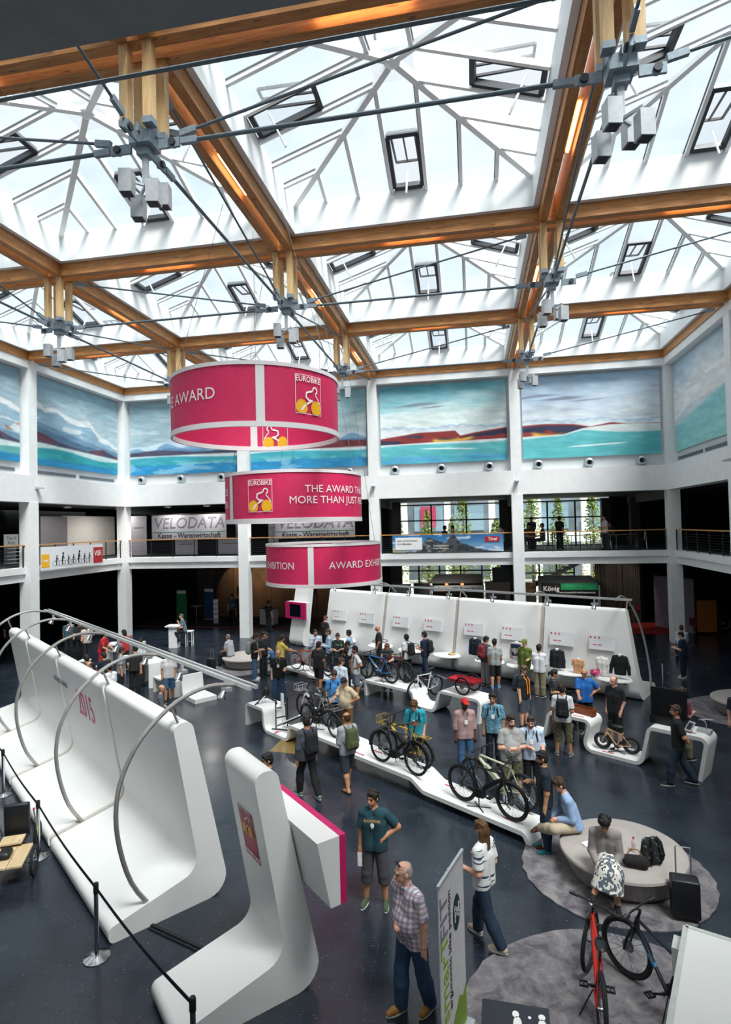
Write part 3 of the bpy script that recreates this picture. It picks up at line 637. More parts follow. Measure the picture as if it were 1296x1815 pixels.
# ================================================================== exhibition furniture
SOLID = mat('#e9eae8', .38, var=.015, scale=1.5, name='white solid surface'); SEAM = mat('#b3aba3', .6, name='beige seam'); PINK = mat('#d0265a', .55, var=.05, scale=5, name='magenta fabric'); PINKP = mat('#c81e66', .4, name='magenta print'); TUBE = mat('#b3b0ac', .32, .6, name='brushed tube'); FABW = mat('#e4e1e3', .7, var=.02, name='white fabric strip'); YEL = mat('#f0b41e', .6, name='yellow print'); WPR = mat('#f2f1f1', .6, name='white print'); GREYP = mat('#70757c', .6, name='grey print')
def fillet(pts, seg=6, closed=True):
    out = []; n = len(pts)
    for i, (x, z, r) in enumerate(pts):
        if not closed and i in (0, n-1): out.append((x, z)); continue
        p = Vector((x, z)); a = Vector(pts[i-1][:2])-p; b = Vector(pts[(i+1) % n][:2])-p; la, lb = a.length, b.length; a.normalize(); b.normalize()
        ang = a.angle(b); t = min(r/math.tan(ang/2), la*.48, lb*.48) if r > 0 and ang < 3.1 else 0
        if t < 1e-4: out.append((x, z)); continue
        rr = t*math.tan(ang/2); c = p+(a+b).normalized()*(rr/math.sin(ang/2)); s0 = p+a*t-c; s1 = p+b*t-c
        a0 = math.atan2(s0.y, s0.x); da = math.atan2(s1.y, s1.x)-a0
        while da > math.pi: da -= 2*math.pi
        while da < -math.pi: da += 2*math.pi
        for k in range(seg+1): th = a0+da*k/seg; out.append((c.x+rr*math.cos(th), c.y+rr*math.sin(th)))
    return out
PROF = fillet([(-.1, 0, .09), (1.8, 0, .3), (1.19, 2.87, .15), (.87, 2.87, .15), (1.27, .53, .26), (-.12, .22, .1)], 6)
def inset(poly, d):
    n = len(poly); out = []
    for i in range(n):
        a = Vector(poly[i-1]); b = Vector(poly[(i+1) % n]); t = (b-a).normalized(); out.append((poly[i][0]-t.y*d, poly[i][1]+t.x*d))
    return out
PROFI = inset(PROF, .035)
def lpanel(name, o, sd, D, L, m, parent, prof=PROF, skew=0.):
    o = Vector(o); sd = Vector(sd); D = Vector(D); n = len(prof)
    a = [o+sd*s+Vector((0, 0, z))+D*(skew*z) for s, z in prof]; b = [o+sd*s+Vector((0, 0, z))+D*L for s, z in prof]
    return MB().add(a+b, [tuple(range(n)), tuple(range(n, 2*n))[::-1]]+[(i, n+i, n+(i+1) % n, (i+1) % n) for i in range(n)]).build(name, m, parent, True)
HOOP = [(.59, .16), (.40, .42), (.24, .71), (.10, 1.12), (.04, 1.52), (.03, 1.92), (.14, 2.29), (.30, 2.6), (.52, 2.85), (.78, 3.08), (1.05, 3.24), (1.32, 3.31), (1.57, 3.33), (1.8, 3.31), (2.01, 3.26)]
def catmull(P, m=4):
    out = []
    for i in range(len(P)-1):
        a, b, c, d = (np.array(P[max(i-1, 0)]), np.array(P[i]), np.array(P[i+1]), np.array(P[min(i+2, len(P)-1)]))
        for k in range(m): t = k/m; out.append(tuple(.5*((2*b)+(c-a)*t+(2*a-5*b+4*c-d)*t*t+(3*b-a-3*c+d)*t**3)))
    return out+[tuple(P[-1])]
HOOP = catmull([(.59, .16), (.24, .71), (.05, 1.45), (.06, 2.05), (.24, 2.52), (.52, 2.88), (.98, 3.2), (1.5, 3.33), (2.01, 3.26)], 4)
def display(name, label, o, sd, D, cuts, skew, lamps, labels):
    o = Vector(o); sd = Vector(sd).normalized(); D = Vector(D).normalized(); t = thing(name, label, 'display wall', tuple(o)); Z = Vector((0, 0, 1))
    for k in range(len(cuts)-1):
        L = cuts[k+1]-cuts[k]
        lpanel('curved_panel', D*cuts[k], sd, D, L-.17, SOLID, t, skew=skew if k == 0 else 0)
        if k < len(cuts)-2: lpanel('seam_strip', D*(cuts[k+1]-.18), sd, D, .19, SEAM, t, PROFI)
    for k, c in enumerate(cuts):
        d = c-.06 if k else (.06+skew*2.6)
        pts = [sd*s+Z*z+D*(d if k or not skew else skew*z-.04) for s, z in HOOP]; h = MB().tube(pts, .035, 8).build('hoop', TUBE, t, True)
        MB().tube([sd*.88+Z*3.13+D*d, sd*1.04+Z*2.72+D*d], .02, 6).build('strut', TUBE, h)
    r = MB(); d0, d1 = -.45+skew*2.9, cuts[-1]+.1
    r.bar(sd*1.98+Z*3.3+D*d0, sd*1.98+Z*3.3+D*d1, .05, .06).bar(sd*2.1+Z*3.3+D*d0, sd*2.1+Z*3.3+D*d1, .05, .06)
    r.build('light_rail', mat('#c9cbcb', .3, .5, name='rail alu'), t)
    for k, d in enumerate(lamps):
        p = o+sd*2.04+D*d+Z*3.26
        l = thing('clip_lamp', labels % k if '%' in labels else labels+', number %d along it' % k, 'lamp', tuple(p), math.atan2(D.y, D.x), name+' clip lamps'); l['label'] = labels.replace('#', ('first', 'second', 'third', 'fourth', 'fifth', 'sixth', 'seventh', 'eighth')[k])
        MB().box((0, 0, -.06), (.05, .05, .16)).box((0, -.02, -.16), (.22, .1, .06)).build('lamp_body', LAMPG, l)
        MB().lathe([(.02, .1), (.05, .06), (.085, -.06), (.08, -.06), (.0, .02)], 12, (0, .06, -.26), Matrix.Rotation(rad(25), 3, 'X')).build('reflector', CHROME, l, True)
    return t
LD_O, LD_S, LD_D = Vector((14.24, -22.40, 0)), Vector((.622, .783, 0)), Vector((-.783, .622, 0))
ldisp = display('curved_display_wall', 'long white curved display wall with 2015 in magenta, behind the rope posts', LD_O, LD_S, LD_D, (0, 3.46, 7.08, 10.4, 13.0), 0, (.5, 2.3, 4.1, 6.0, 8.2, 10.2, 12.2), '# clip lamp from the viewer on the rail over the 2015 wall')
FD_D, FD_S = Vector((-.876, .483, 0)), Vector((-.483, -.876, 0))
FD_O = Vector((24.66, -9.79, 0))-FD_S*1.6
fdisp = display('product_display_wall', 'long white curved display wall with shelves and clothing busts, hoops behind', FD_O, FD_S, FD_D, (0, 3.5, 7.08, 10.7, 14.2), .2, (1.3, 2.9, 5.0, 6.9, 8.8, 10.6, 12.9), '# clip lamp from the right on the rail over the product wall')
# lettering on the left display
Z3 = Vector((0, 0, 1)); fn_up = (LD_S*-.40+Z3*2.34).normalized()
def onface(o, sd, D, d, z, off=.006): return o+sd*(.87+(2.87-z)*.171)+D*d+Z3*z-sd*off
m_ = MB(); text_flat(m_, '2015', .84, onface(Vector(), LD_S, LD_D, 5.02, 2.02), -LD_D, fn_up, align='CENTER', sx=.72); m_.build('lettering', PINKP, ldisp)
m_ = MB(); text_flat(m_, 'EUROBIKE AWARD', .19, onface(Vector(), LD_S, LD_D, 6.95, 2.24), -LD_D, fn_up, sx=.75); m_.build('lettering', GREYP, ldisp)
def logo(mb_w, mb_y, P, w):
    """EUROBIKE emblem: frame, word, wheels and rider strokes. P(x,y)->point, square of width w from (0,0)"""
    def strip2(pts, wd):
        n = len(pts); A = []; B = []
        for i in range(n):
            a = Vector(pts[max(i-1, 0)]); b = Vector(pts[min(i+1, n-1)]); t = (b-a).normalized(); q = Vector((-t.y, t.x))*wd/2; A.append(Vector(pts[i])+q); B.append(Vector(pts[i])-q)
        mb_w.add([P(p.x*w, p.y*w) for p in A]+[P(p.x*w, p.y*w) for p in B], [(i, i+1, n+i+1, n+i) for i in range(n-1)])
    for a, b in (((0, 0), (1, 0)), ((1, 0), (1, 1.2)), ((1, 1.2), (0, 1.2)), ((0, 1.2), (0, 0))): strip2([(a[0]+(b[0]-a[0])*k/6, a[1]+(b[1]-a[1])*k/6) for k in range(7)], .016)
    v, f = text_geo('EUROBIKE', .25*w, .012); mb_w.add([P(a*.86+.5*w, b+1.07*w) for a, b, c in v], f)
    for cx in (.22, .78):
        n = 20; q = [(cx+.21*math.cos(2*math.pi*k/n), max(.02, .2+.24*math.sin(2*math.pi*k/n))) for k in range(n)]
        mb_y.add([P(x*w, y*w) for x, y in q], [tuple(range(n))])
    strip2([(.2, .1), (.34, .26), (.5, .36), (.64, .42), (.5, .42), (.38, .52), (.4, .66), (.52, .7), (.62, .72)], .06)
    strip2([(.64, .42), (.5, .44)], .05)
    arc = [(.74+.09*math.cos(rad(a)), .76+.1*math.sin(rad(a))) for a in range(200, -100, -20)]; strip2(arc, .045)
    strip2([(.76, .62), (.86, .5), (.95, .36)], .035)
# sign stands
def stand(name, label, o, sd, D, W):
    o = Vector(o); t = thing(name, label, 'sign stand', tuple(o)); lpanel('curved_panel', Vector(), sd, D, W, SOLID, t); return t
def screen_box(label, o, sd, D, d0, d1):
    o = Vector(o); t = thing('screen_box', label, 'screen', tuple(o)); D = Vector(D); sd = Vector(sd)
    MB().prism([(1.365, 2.17), (1.67, 2.17), (1.67, 1.36), (1.535, 1.36)], D*d0, sd, Z3, D, d1-d0).build('housing', SOLID, t)
    MB().prism([(1.67, 2.17), (1.76, 2.17), (1.76, 1.36), (1.67, 1.36)], D*d0, sd, Z3, D, d1-d0).build('bezel', PINKP, t)
    MB().prism([(1.755, 2.07), (1.765, 2.07), (1.765, 1.46), (1.755, 1.46)], D*(d0+.32), sd, Z3, D, d1-d0-.64).build('screen', mat('#0d1218', .12, name='screen glass'), t)
    b = MB()
    for a in (d0+.16, d1-.16):
        for z in (1.44, 1.52): b.lathe([(0, 0), (.025, 0), (.025, .012), (0, .012)], 10, D*a+sd*1.758+Z3*z, sd.to_track_quat('Z', 'Y').to_matrix())
    tag(b.build('buttons', BLACKM, t), kind='stuff')
    return t
NS_O, NS_S, NS_D = Vector((16.09, -23.91, 0)), Vector((.706, .708, 0)).normalized(), Vector((-.708, .706, 0)).normalized()
ns = stand('sign_stand', 'white curved sign stand with a pink award poster, closest to the viewer', NS_O, NS_S, NS_D, 1.0)
screen_box('white screen box with magenta edge on the back of the closest sign stand', NS_O, NS_S, NS_D, -.67, 1.05)
fu2 = (NS_S*-.40+Z3*2.34).normalized(); P0_ = onface(Vector(), NS_S, NS_D, .77, 1.56)
MB().add([P0_+(-NS_D)*x+fu2*y for x, y in ((0, 0), (.46, 0), (.46, .68), (0, .68))], [(0, 1, 2, 3)]).build('poster', mat('#b4213c', .5, var=.25, scale=2, name='poster red'), ns)
w1, y1 = MB(), MB(); Pn = lambda x, y: P0_+(-NS_D)*(x+.07)+fu2*(y+.33)-NS_S*.008
logo(w1, y1, Pn, .32); text_flat(w1, 'AWARD 2015', .08, P0_+(-NS_D)*.24+fu2*.06-NS_S*.008, -NS_D, fu2, .01); y1.build('emblem', YEL, ns); w1.build('lettering', WPR, ns)
FS_O = Vector((11.12, -2.26, 0))-FD_S*1.6
stand('sign_stand', 'white curved sign stand standing before the far left columns', FS_O, FD_S, FD_D, .95)
screen_box('magenta framed dark screen on the far white sign stand', FS_O, FD_S, FD_D, -.25, 1.15)
# ---------------- information boards, shelves on the product wall
def fface(d, z, off=0.): return FD_O+FD_S*(1.19+(2.87-z)*.2125+off)+FD_D*d+Z3*z
fup = (FD_S*-.61+Z3*2.87).normalized(); fx = -FD_D
BRD = mat('#eceef0', .5, var=.015, scale=2, name='info board'); REDP = mat('#d0324f', .6, name='red print')
for k, d in enumerate((13.15, 11.5, 9.63, 8.0, 6.1, 4.5, 2.63, 1.25)):
    c = fface(d, 1.72, .09); t = thing('info_board', '%s white info board from the left on the product wall' % ('first', 'second', 'third', 'fourth', 'fifth', 'sixth', 'seventh', 'eighth')[k], 'sign', tuple(c), group='info boards')
    R = Matrix((fx, fup.cross(fx), fup)).transposed()
    MB().box((0, 0, 0), (.86, .05, .46), R=R).build('panel', BRD, t)
    MB().box(FD_S*-.055, (.3, .08, .2), R=R).build('bracket', GREYP, t)
    m_ = MB(); nq = FD_S*.03
    for q in range(3): m_.add([nq+fx*(-.4+.14*q+a)+fup*(.14+b) for a, b in ((0, 0), (.045, 0), (.045, .07), (0, .07))], [(0, 1, 2, 3)])
    for q in range(2): m_.add([nq+fx*(-.3+.16*q+a)+fup*(-.08+b) for a, b in ((0, 0), (.13, 0), (.13, .028), (0, .028))], [(0, 1, 2, 3)])
    tag(m_.build('print', REDP, t), kind='stuff')
shelf_me = MB().lathe([(0, -.05), (.42, -.04), (.56, 0), (.55, .03), (0, .03)], 28).mesh('plate', SOLID, True); leg_me = MB().bar((0, -.25, -.02), (0, .15, -.16), .03, .03).mesh('strut', DARKFR)
SHELVES = []
for k, d in enumerate((12.4, 10.35, 8.75, 7.05, 5.2, 3.9, 2.2, .75)):
    c = fface(d, .7, .42); t = thing('wall_shelf', '%s round white shelf from the left on the product wall' % ('first', 'second', 'third', 'fourth', 'fifth', 'sixth', 'seventh', 'eighth')[k], 'shelf', tuple(c), math.atan2(fx.y, fx.x), 'round wall shelves')
    o_ = obj('plate', shelf_me, t); o_.scale = (1.05, .8, 1)
    for sx in (-.35, .35): obj('strut', leg_me, t, (sx, 0, 0))
    SHELVES.append(c)
# ---------------- serpentine benches
def offset_path(path, th):
    n = len(path); out = []
    for i in range(n):
        a = Vector(path[max(i-1, 0)]); b = Vector(path[min(i+1, n-1)]); t = (b-a).normalized(); out.append((path[i][0]+t.y*th, path[i][1]-t.x*th))
    return out
def bench(label, o, X, Y, path, width, th=.085, legs=()):
    o = Vector(o); X = Vector(X).normalized(); Y = Vector(Y).normalized(); t = thing('serpentine_bench', label, 'bench', tuple(o))
    p = fillet([(a, b, .16) for a, b in path], 6, False); MB().ribbon((p, offset_path(p, th)), Vector(), X, Z3, Y, width).build('ribbon', SOLID, t, True)
    for s, z in legs: MB().prism([(s, 0), (s+.09, 0), (s+.09, z), (s, z)], Vector(), X, Z3, Y, width).build('support', SOLID, t)
    return t
BA_O, BA_X, BA_Y = Vector((12.54, -13.37, 0)), Vector((.806, -.592, 0)), Vector((.592, .806, 0))
BB_O, BB_X, BB_Y = Vector((15.55, -10.02, 0)), Vector((.831, -.557, 0)), Vector((.557, .831, 0))
BC_O, BC_X, BC_Y = Vector((21.07, -13.66, 0)), Vector((.824, -.567, 0)), Vector((.567, .824, 0))
bench('long white serpentine bench carrying the yellow and cream bikes', BA_O, BA_X, BA_Y, [(0, 0), (0, .67), (.98, .67), (1.02, .09), (2.13, .09), (2.17, .5), (4.55, .48), (4.75, .4), (6.7, .4), (7.05, .22), (9.5, .22), (9.62, 0)], .75)
bench('white serpentine bench carrying the orange and blue bikes before the product wall', BB_O, BB_X, BB_Y, [(-4.65, 0), (-4.6, .3), (-3.1, .28), (-2.95, .22), (-.3, .22), (-.05, .53), (2.16, .53), (2.26, .09), (3.0, .09), (3.22, .74), (4.75, .72), (4.66, 0)], .75, legs=((0, .46),))
bench('white serpentine bench with the wooden balance bike and black panel', BC_O, BC_X, BC_Y, [(-.5, .09), (.02, .09), (.2, .82), (1.42, .82), (1.2, .09), (2.55, .09), (2.75, .99), (4.06, .99), (3.88, 0)], .72)
REDL = mat('#c8324a', .6, name='red caption print')
for nmk, O_, X_, Y_, ss in (('A', BA_O, BA_X, BA_Y, ((4.95, .405, .12), (5.15, .405, .5), (7.35, .225, .55), (9.05, .225, .2))), ('C', BC_O, BC_X, BC_Y, ((1.0, .825, .12), (1.75, .095, .1), (3.6, .995, .2)))):
    for q, (s, z, y) in enumerate(ss):
        tag(MB().box(O_+X_*s+Y_*y+Z3*z, (.28, .035, .004), math.atan2(X_.y, X_.x)).build('caption_strip', REDL), 'thin red caption strip on the %s bench, %s from its left end' % ({'A': 'long front', 'C': 'right-hand'}[nmk], ('first', 'second', 'third', 'fourth')[q]), 'label')
# ---------------- round seats and rugs
def rug_mat():
    m = bpy.data.materials.new('grey rug'); m.use_nodes = True; n = m.node_tree.nodes; l = m.node_tree.links; b = n['Principled BSDF']; b.inputs['Roughness'].default_value = 1; b.inputs['Specular IOR Level'].default_value = .1
    g = n.new('ShaderNodeNewGeometry'); z = n.new('ShaderNodeTexNoise'); z.inputs['Scale'].default_value = 3.2; z.inputs['Detail'].default_value = 9; z.inputs['Roughness'].default_value = .72; z.inputs['Distortion'].default_value = .6; l.new(g.outputs['Position'], z.inputs['Vector'])
    r = n.new('ShaderNodeValToRGB'); r.color_ramp.elements[0].position = .36; r.color_ramp.elements[1].position = .62; r.color_ramp.elements[0].color = lin('#55535a')+(1,); r.color_ramp.elements[1].color = lin('#8f8b8c')+(1,); l.new(z.outputs['Fac'], r.inputs['Fac']); l.new(r.outputs['Color'], b.inputs['Base Color'])
    z2 = n.new('ShaderNodeTexNoise'); z2.inputs['Scale'].default_value = 90; l.new(g.outputs['Position'], z2.inputs['Vector']); bp = n.new('ShaderNodeBump'); bp.inputs['Strength'].default_value = .6; bp.inputs['Distance'].default_value = .02; l.new(z2.outputs['Fac'], bp.inputs['Height']); l.new(bp.outputs['Normal'], b.inputs['Normal']); return m
RUG = rug_mat(); SEAT = mat('#a9a29d', .85, var=.06, scale=4, bump=.2, name='taupe upholstery')
def seatside():
    m = wood_mat('grey veneer', '#6f6b69', '#a09a96', (12, 12, .5)); return m
VEN = seatside()
for (x, y, r, rr, rx, ry, la) in ((21.7, -19.7, .98, 1.5, 21.6, -19.6, 'with the seated woman'), (9.75, -6.35, 1.0, 1.4, 9.75, -6.6, 'at the far left'), (27.35, -10.75, .98, 1.65, 27.3, -10.6, 'cut by the right edge')):
    n = 64; p = [(math.cos(2*math.pi*k/n)*(rr+.02*math.sin(9*k)), math.sin(2*math.pi*k/n)*(rr+.02*math.cos(7*k))) for k in range(n)]
    tag(MB().prism(p, (rx, ry, .002), (1, 0, 0), (0, 1, 0), (0, 0, 1), .018).build('round_rug', RUG), 'mottled grey round rug under the round seat %s' % la, 'rug', 'round rugs')
    t = thing('ottoman', 'taupe round seat with veneer sides %s' % la, 'seat', (x, y, .02), group='ottomans')
    MB().lathe([(0, .36), (r-.02, .36), (r+.01, .385), (r, .42), (r-.05, .45), (0, .455)], 48).build('cushion', SEAT, t, True)
    MB().lathe([(r-.16, .05), (r-.02, .36)], 48).build('side', VEN, t, True); MB().lathe([(0, 0), (r-.24, 0), (r-.24, .06), (0, .06)], 32).build('plinth', BLACKM, t)
n = 64; p = [(math.cos(2*math.pi*k/n)*(1.88+.02*math.sin(9*k)), math.sin(2*math.pi*k/n)*(1.88+.02*math.cos(7*k))) for k in range(n)]
tag(MB().prism(p, (20.97, -23.07, .002), (1, 0, 0), (0, 1, 0), (0, 0, 1), .018).build('round_rug', RUG), 'mottled grey round rug under the two parked mountain bikes', 'rug', 'round rugs')
t = thing('floor_board', 'dark floor board with white blob figure at the bottom edge', 'sign', (19.75, -23.08, .022), rad(-3))
MB().box((0, 0, .006), (.78, .8, .012)).build('panel', mat('#2a2e38', .6, name='dark board'), t)
m_ = MB()
for cx, cy, a, b in ((.02, .1, .05, .11), (.0, .24, .04, .05), (.3, .12, .05, .1), (.3, .25, .04, .045), (.16, .22, .02, .02), (-.06, -.06, .12, .08), (.34, -.06, .1, .08)):
    m_.add([(cx+a*math.cos(k*math.pi/8), cy+b*math.sin(k*math.pi/8), .0135) for k in range(16)], [tuple(range(16))])
tag(m_.build('figure_print', WPR, t), kind='stuff')
tag(MB().add([(14.03, -14.5, .003), (14.75, -14.2, .003), (15.1, -15.45, .003), (13.98, -15.3, .003)], [(3, 2, 1, 0)]).build('floor_inlay', mat('#8a7440', .3, .3, name='brass floor inlay')), 'gold coloured floor inlay under the long front bench', 'floor inlay')
# ---------------- rope posts
BELT = mat('#171c2b', .6, name='navy belt')
def stanchion(x, y, label):
    t = thing('rope_post', label, 'rope post', (x, y, 0), group='rope posts')
    MB().lathe([(0, 0), (.17, 0), (.175, .012), (.1, .045), (.04, .06), (0, .06)], 28).build('base', CHROME, t, True)
    MB().lathe([(.03, .05), (.03, .9)], 16).build('pole', CHROME, t, True); MB().lathe([(0, .88), (.036, .88), (.036, 1.0), (.03, 1.02), (0, 1.02)], 16).build('head', BLACKM, t)
SP = [(16.42, -24.36), (14.15, -22.72), (11.50, -20.62), (8.85, -18.50), (6.3, -16.45)]
for k, q in enumerate(SP): stanchion(*q, 'chrome rope post before the 2015 wall, %s' % ('cut by the bottom edge', 'with the brightest round base', 'beside the wooden cargo trike', 'behind the cargo trike', 'at the far left')[k])
for k in range(4):
    a, b = Vector(SP[k]), Vector(SP[k+1]); pts = [(a.x+(b.x-a.x)*i/8, a.y+(b.y-a.y)*i/8, .95-.06*math.sin(math.pi*i/8)) for i in range(9)]
    m_ = MB()
    for i in range(8): m_.bar(Vector(pts[i]), Vector(pts[i+1]), .008, .05)
    tag(m_.build('barrier_belt', BELT), 'dark navy belt stretched between rope posts, %s span from the bottom edge' % ('first', 'second', 'third', 'fourth')[k], 'belt', 'barrier belts')
stanchion(25.72, -8.28, 'chrome rope post at the right end of the product wall')
tag(MB().bar((25.45, -8.3, .95), (23.9, -6.4, .93), .008, .05).build('barrier_belt', BELT), 'dark belt from the rope post behind the product wall', 'belt', 'barrier belts')
tag(MB().bar((14.55, -22.0, .012), (15.75, -22.42, .012), .05, .02).bar((14.55, -22.08, .012), (15.75, -22.5, .012), .02, .02).build('floor_cable', BLACKM), 'flat dark cable on the floor between the display wall and the sign stand', 'cable')
# ---------------- ring banners
DR = 1.9; DHH = 1.3
def drum(c, strips, words, logos, label, inner_logo=None):
    """strips/words angles in degrees about the drum, 0 = toward the viewer, positive to the right"""
    c = Vector(c); view = math.atan2(c.x-cam.location[0] if False else c.x-19.426, c.y+30.12)
    t = thing('ring_banner', label, 'banner', tuple(c), group='hanging ring banners')
    def P(a, z, r=DR):      # a degrees
        th = rad(a)+math.pi-view   # direction to viewer
        d = Vector((-math.sin(view), -math.cos(view), 0)); rt = Vector((math.cos(view), -math.sin(view), 0))
        return (d*math.cos(rad(a))+rt*math.sin(rad(a)))*r+Vector((0, 0, z))
    h = DHH/2
    for k, s in enumerate(strips):
        a0, a1 = s+2.6, (strips[(k+1) % len(strips)]-2.6); a1 = a1 if a1 > a0 else a1+360; n = 60
        V = []; F = []
        for i in range(n+1):
            a = a0+(a1-a0)*i/n; wv = .006*math.sin(a*.9)+.004*math.sin(a*2.3+1)
            V += [P(a, -h+.08, DR+wv), P(a, 0, DR+wv*1.6), P(a, h-.05, DR+wv), P(a, h-.05, DR-.012+wv), P(a, 0, DR-.012+wv), P(a, -h+.08, DR-.012+wv)]
        for i in range(n):
            for q in range(6): F.append((i*6+q, (i+1)*6+q, (i+1)*6+(q+1) % 6, i*6+(q+1) % 6))
        MB().add(V, F).build('fabric_panel', PINK, t, True)
        m_ = MB(); V = []
        for i in range(5):
            a = s-2.7+5.4*i/4; V += [P(a, -h+.06, DR+.01), P(a, h-.04, DR+.01), P(a, h-.04, DR-.02), P(a, -h+.06, DR-.02)]
        m_.add(V, [(i*4+q, (i+1)*4+q, (i+1)*4+(q+1) % 4, i*4+(q+1) % 4) for i in range(4) for q in range(4)]).build('vertical_strip', FABW, t, True)
    for z0, z1, r0, nm_ in ((-h-.02, -h+.09, DR+.02, 'lower_rim'), (h-.06, h+.02, DR+.02, 'upper_rim')):
        MB().lathe([(r0, z0), (r0, z1), (r0-.05, z1), (r0-.05, z0)], 96, closed=True).build(nm_, FABW, t, True)
    for s, a, z, size, al in words:
        v, f = text_geo(s, size, 0, 0, al); MB().add([P(a+math.degrees(x/DR), z+y, DR+.018) for x, y, _ in v], f).build('lettering', WPR, t, fix=False)
    for a, z, w, rr in [(*q, DR+.019) for q in logos]+([(*inner_logo, DR-.03)] if inner_logo else []):
        w_, y_ = MB(), MB(); logo(w_, y_, lambda x, y, a=a, z=z, w=w, rr=rr: P(a+math.degrees((x-w/2)/DR), z+y-.6*w, rr), w)
        o_ = w_.build('emblem', WPR, t, fix=False); y_.build('emblem_wheels', YEL, o_, fix=False)
    for a in (60, 180, 300):
        MB().tube([P(a, h), P(a, h)*.4+Vector((0, 0, max(1.0, 13.5-c.z-.5)))], .006, 5).build('wire', GREYP, t)
    return t
drum((14.51, -17.15, 8.6), (2.4, 182.4), [('EUROBIKE AWARD', -25, .03, .34, 'RIGHT'), ('EUROBIKE AWARD', 83, .03, .34, 'LEFT')], [(35, .06, .68)], 'largest magenta ring banner, uppermost, with the emblem beside the white strip', (190-180+155, -.2, .68))
drum((14.44, -14.12, 6.68), (-60, 120), [('AWARDS', -66, .16, .27, 'RIGHT'), ('EXHIBITION', -66, -.17, .27, 'RIGHT'), ('THE AWARD THAT\'S', 8, .16, .27, 'LEFT'), ('MORE THAN JUST RED', -4, -.12, .27, 'LEFT')], [(-27, .02, .68)], 'middle magenta ring banner reading more than just red')
drum((14.47, -11.04, 4.68), (-12, 168), [('AWARD EXHIBITION', -28, 0, .31, 'RIGHT'), ('AWARD EXHIBITION', 4.5, 0, .31, 'LEFT')], [], 'lowest and smallest-looking magenta ring banner reading award exhibition')
# ================================================================== bicycles
RUB = mat('#15171a', .75, name='tyre rubber'); RIMM = mat('#1d1f22', .35, .3, name='black rim'); RIMS = mat('#9aa0a4', .3, .8, name='silver rim'); SPOKE = mat('#8f9498', .35, .8, name='spokes'); ALLOY = mat('#9da1a5', .3, .8, name='alloy'); BLK = mat('#17191c', .45, name='satin black')
_WH = {}
def wheel_meshes(R, tw, rim, gum=None):
    k = (R, tw, rim.name, gum)
    if k not in _WH:
        Ry = Matrix.Rotation(rad(90), 3, 'X'); n = 36; t = tw/2
        tyre = MB().lathe([(R-t+t*math.cos(a), t*math.sin(a)) for a in [2*math.pi*i/8 for i in range(8)]], n, R=Ry, closed=True).mesh('tyre', RUB, True)
        r1 = R-tw*.95; rm = MB().lathe([(r1, -.011), (r1, .011), (r1-.022, .008), (r1-.022, -.008)], n, R=Ry, closed=True).mesh('rim', rim, True)
        sp = MB().lathe([(0, -.045), (.022, -.045), (.022, .045), (0, .045)], 10, R=Ry)
        for i in range(20):
            a = 2*math.pi*i/20; s = .03 if i % 2 else -.03; sp.tube([(.02*math.cos(a+.6), s, .02*math.sin(a+.6)), ((r1-.01)*math.cos(a), 0, (r1-.01)*math.sin(a))], .0028, 3, False)
        sp.lathe([(.03, .03), (.08, .03), (.08, .034), (.03, .034)], 14, R=Ry, closed=True)
        _WH[k] = (tyre, rm, sp.mesh('spokes', SPOKE))
    return _WH[k]
_SAD = MB().ball((0, 0, 0), (.13, .07, .03), 14, 8).tube([(.05, 0, 0), (.15, 0, -.004)], [.045, .02], 8).mesh('saddle', BLK, True)
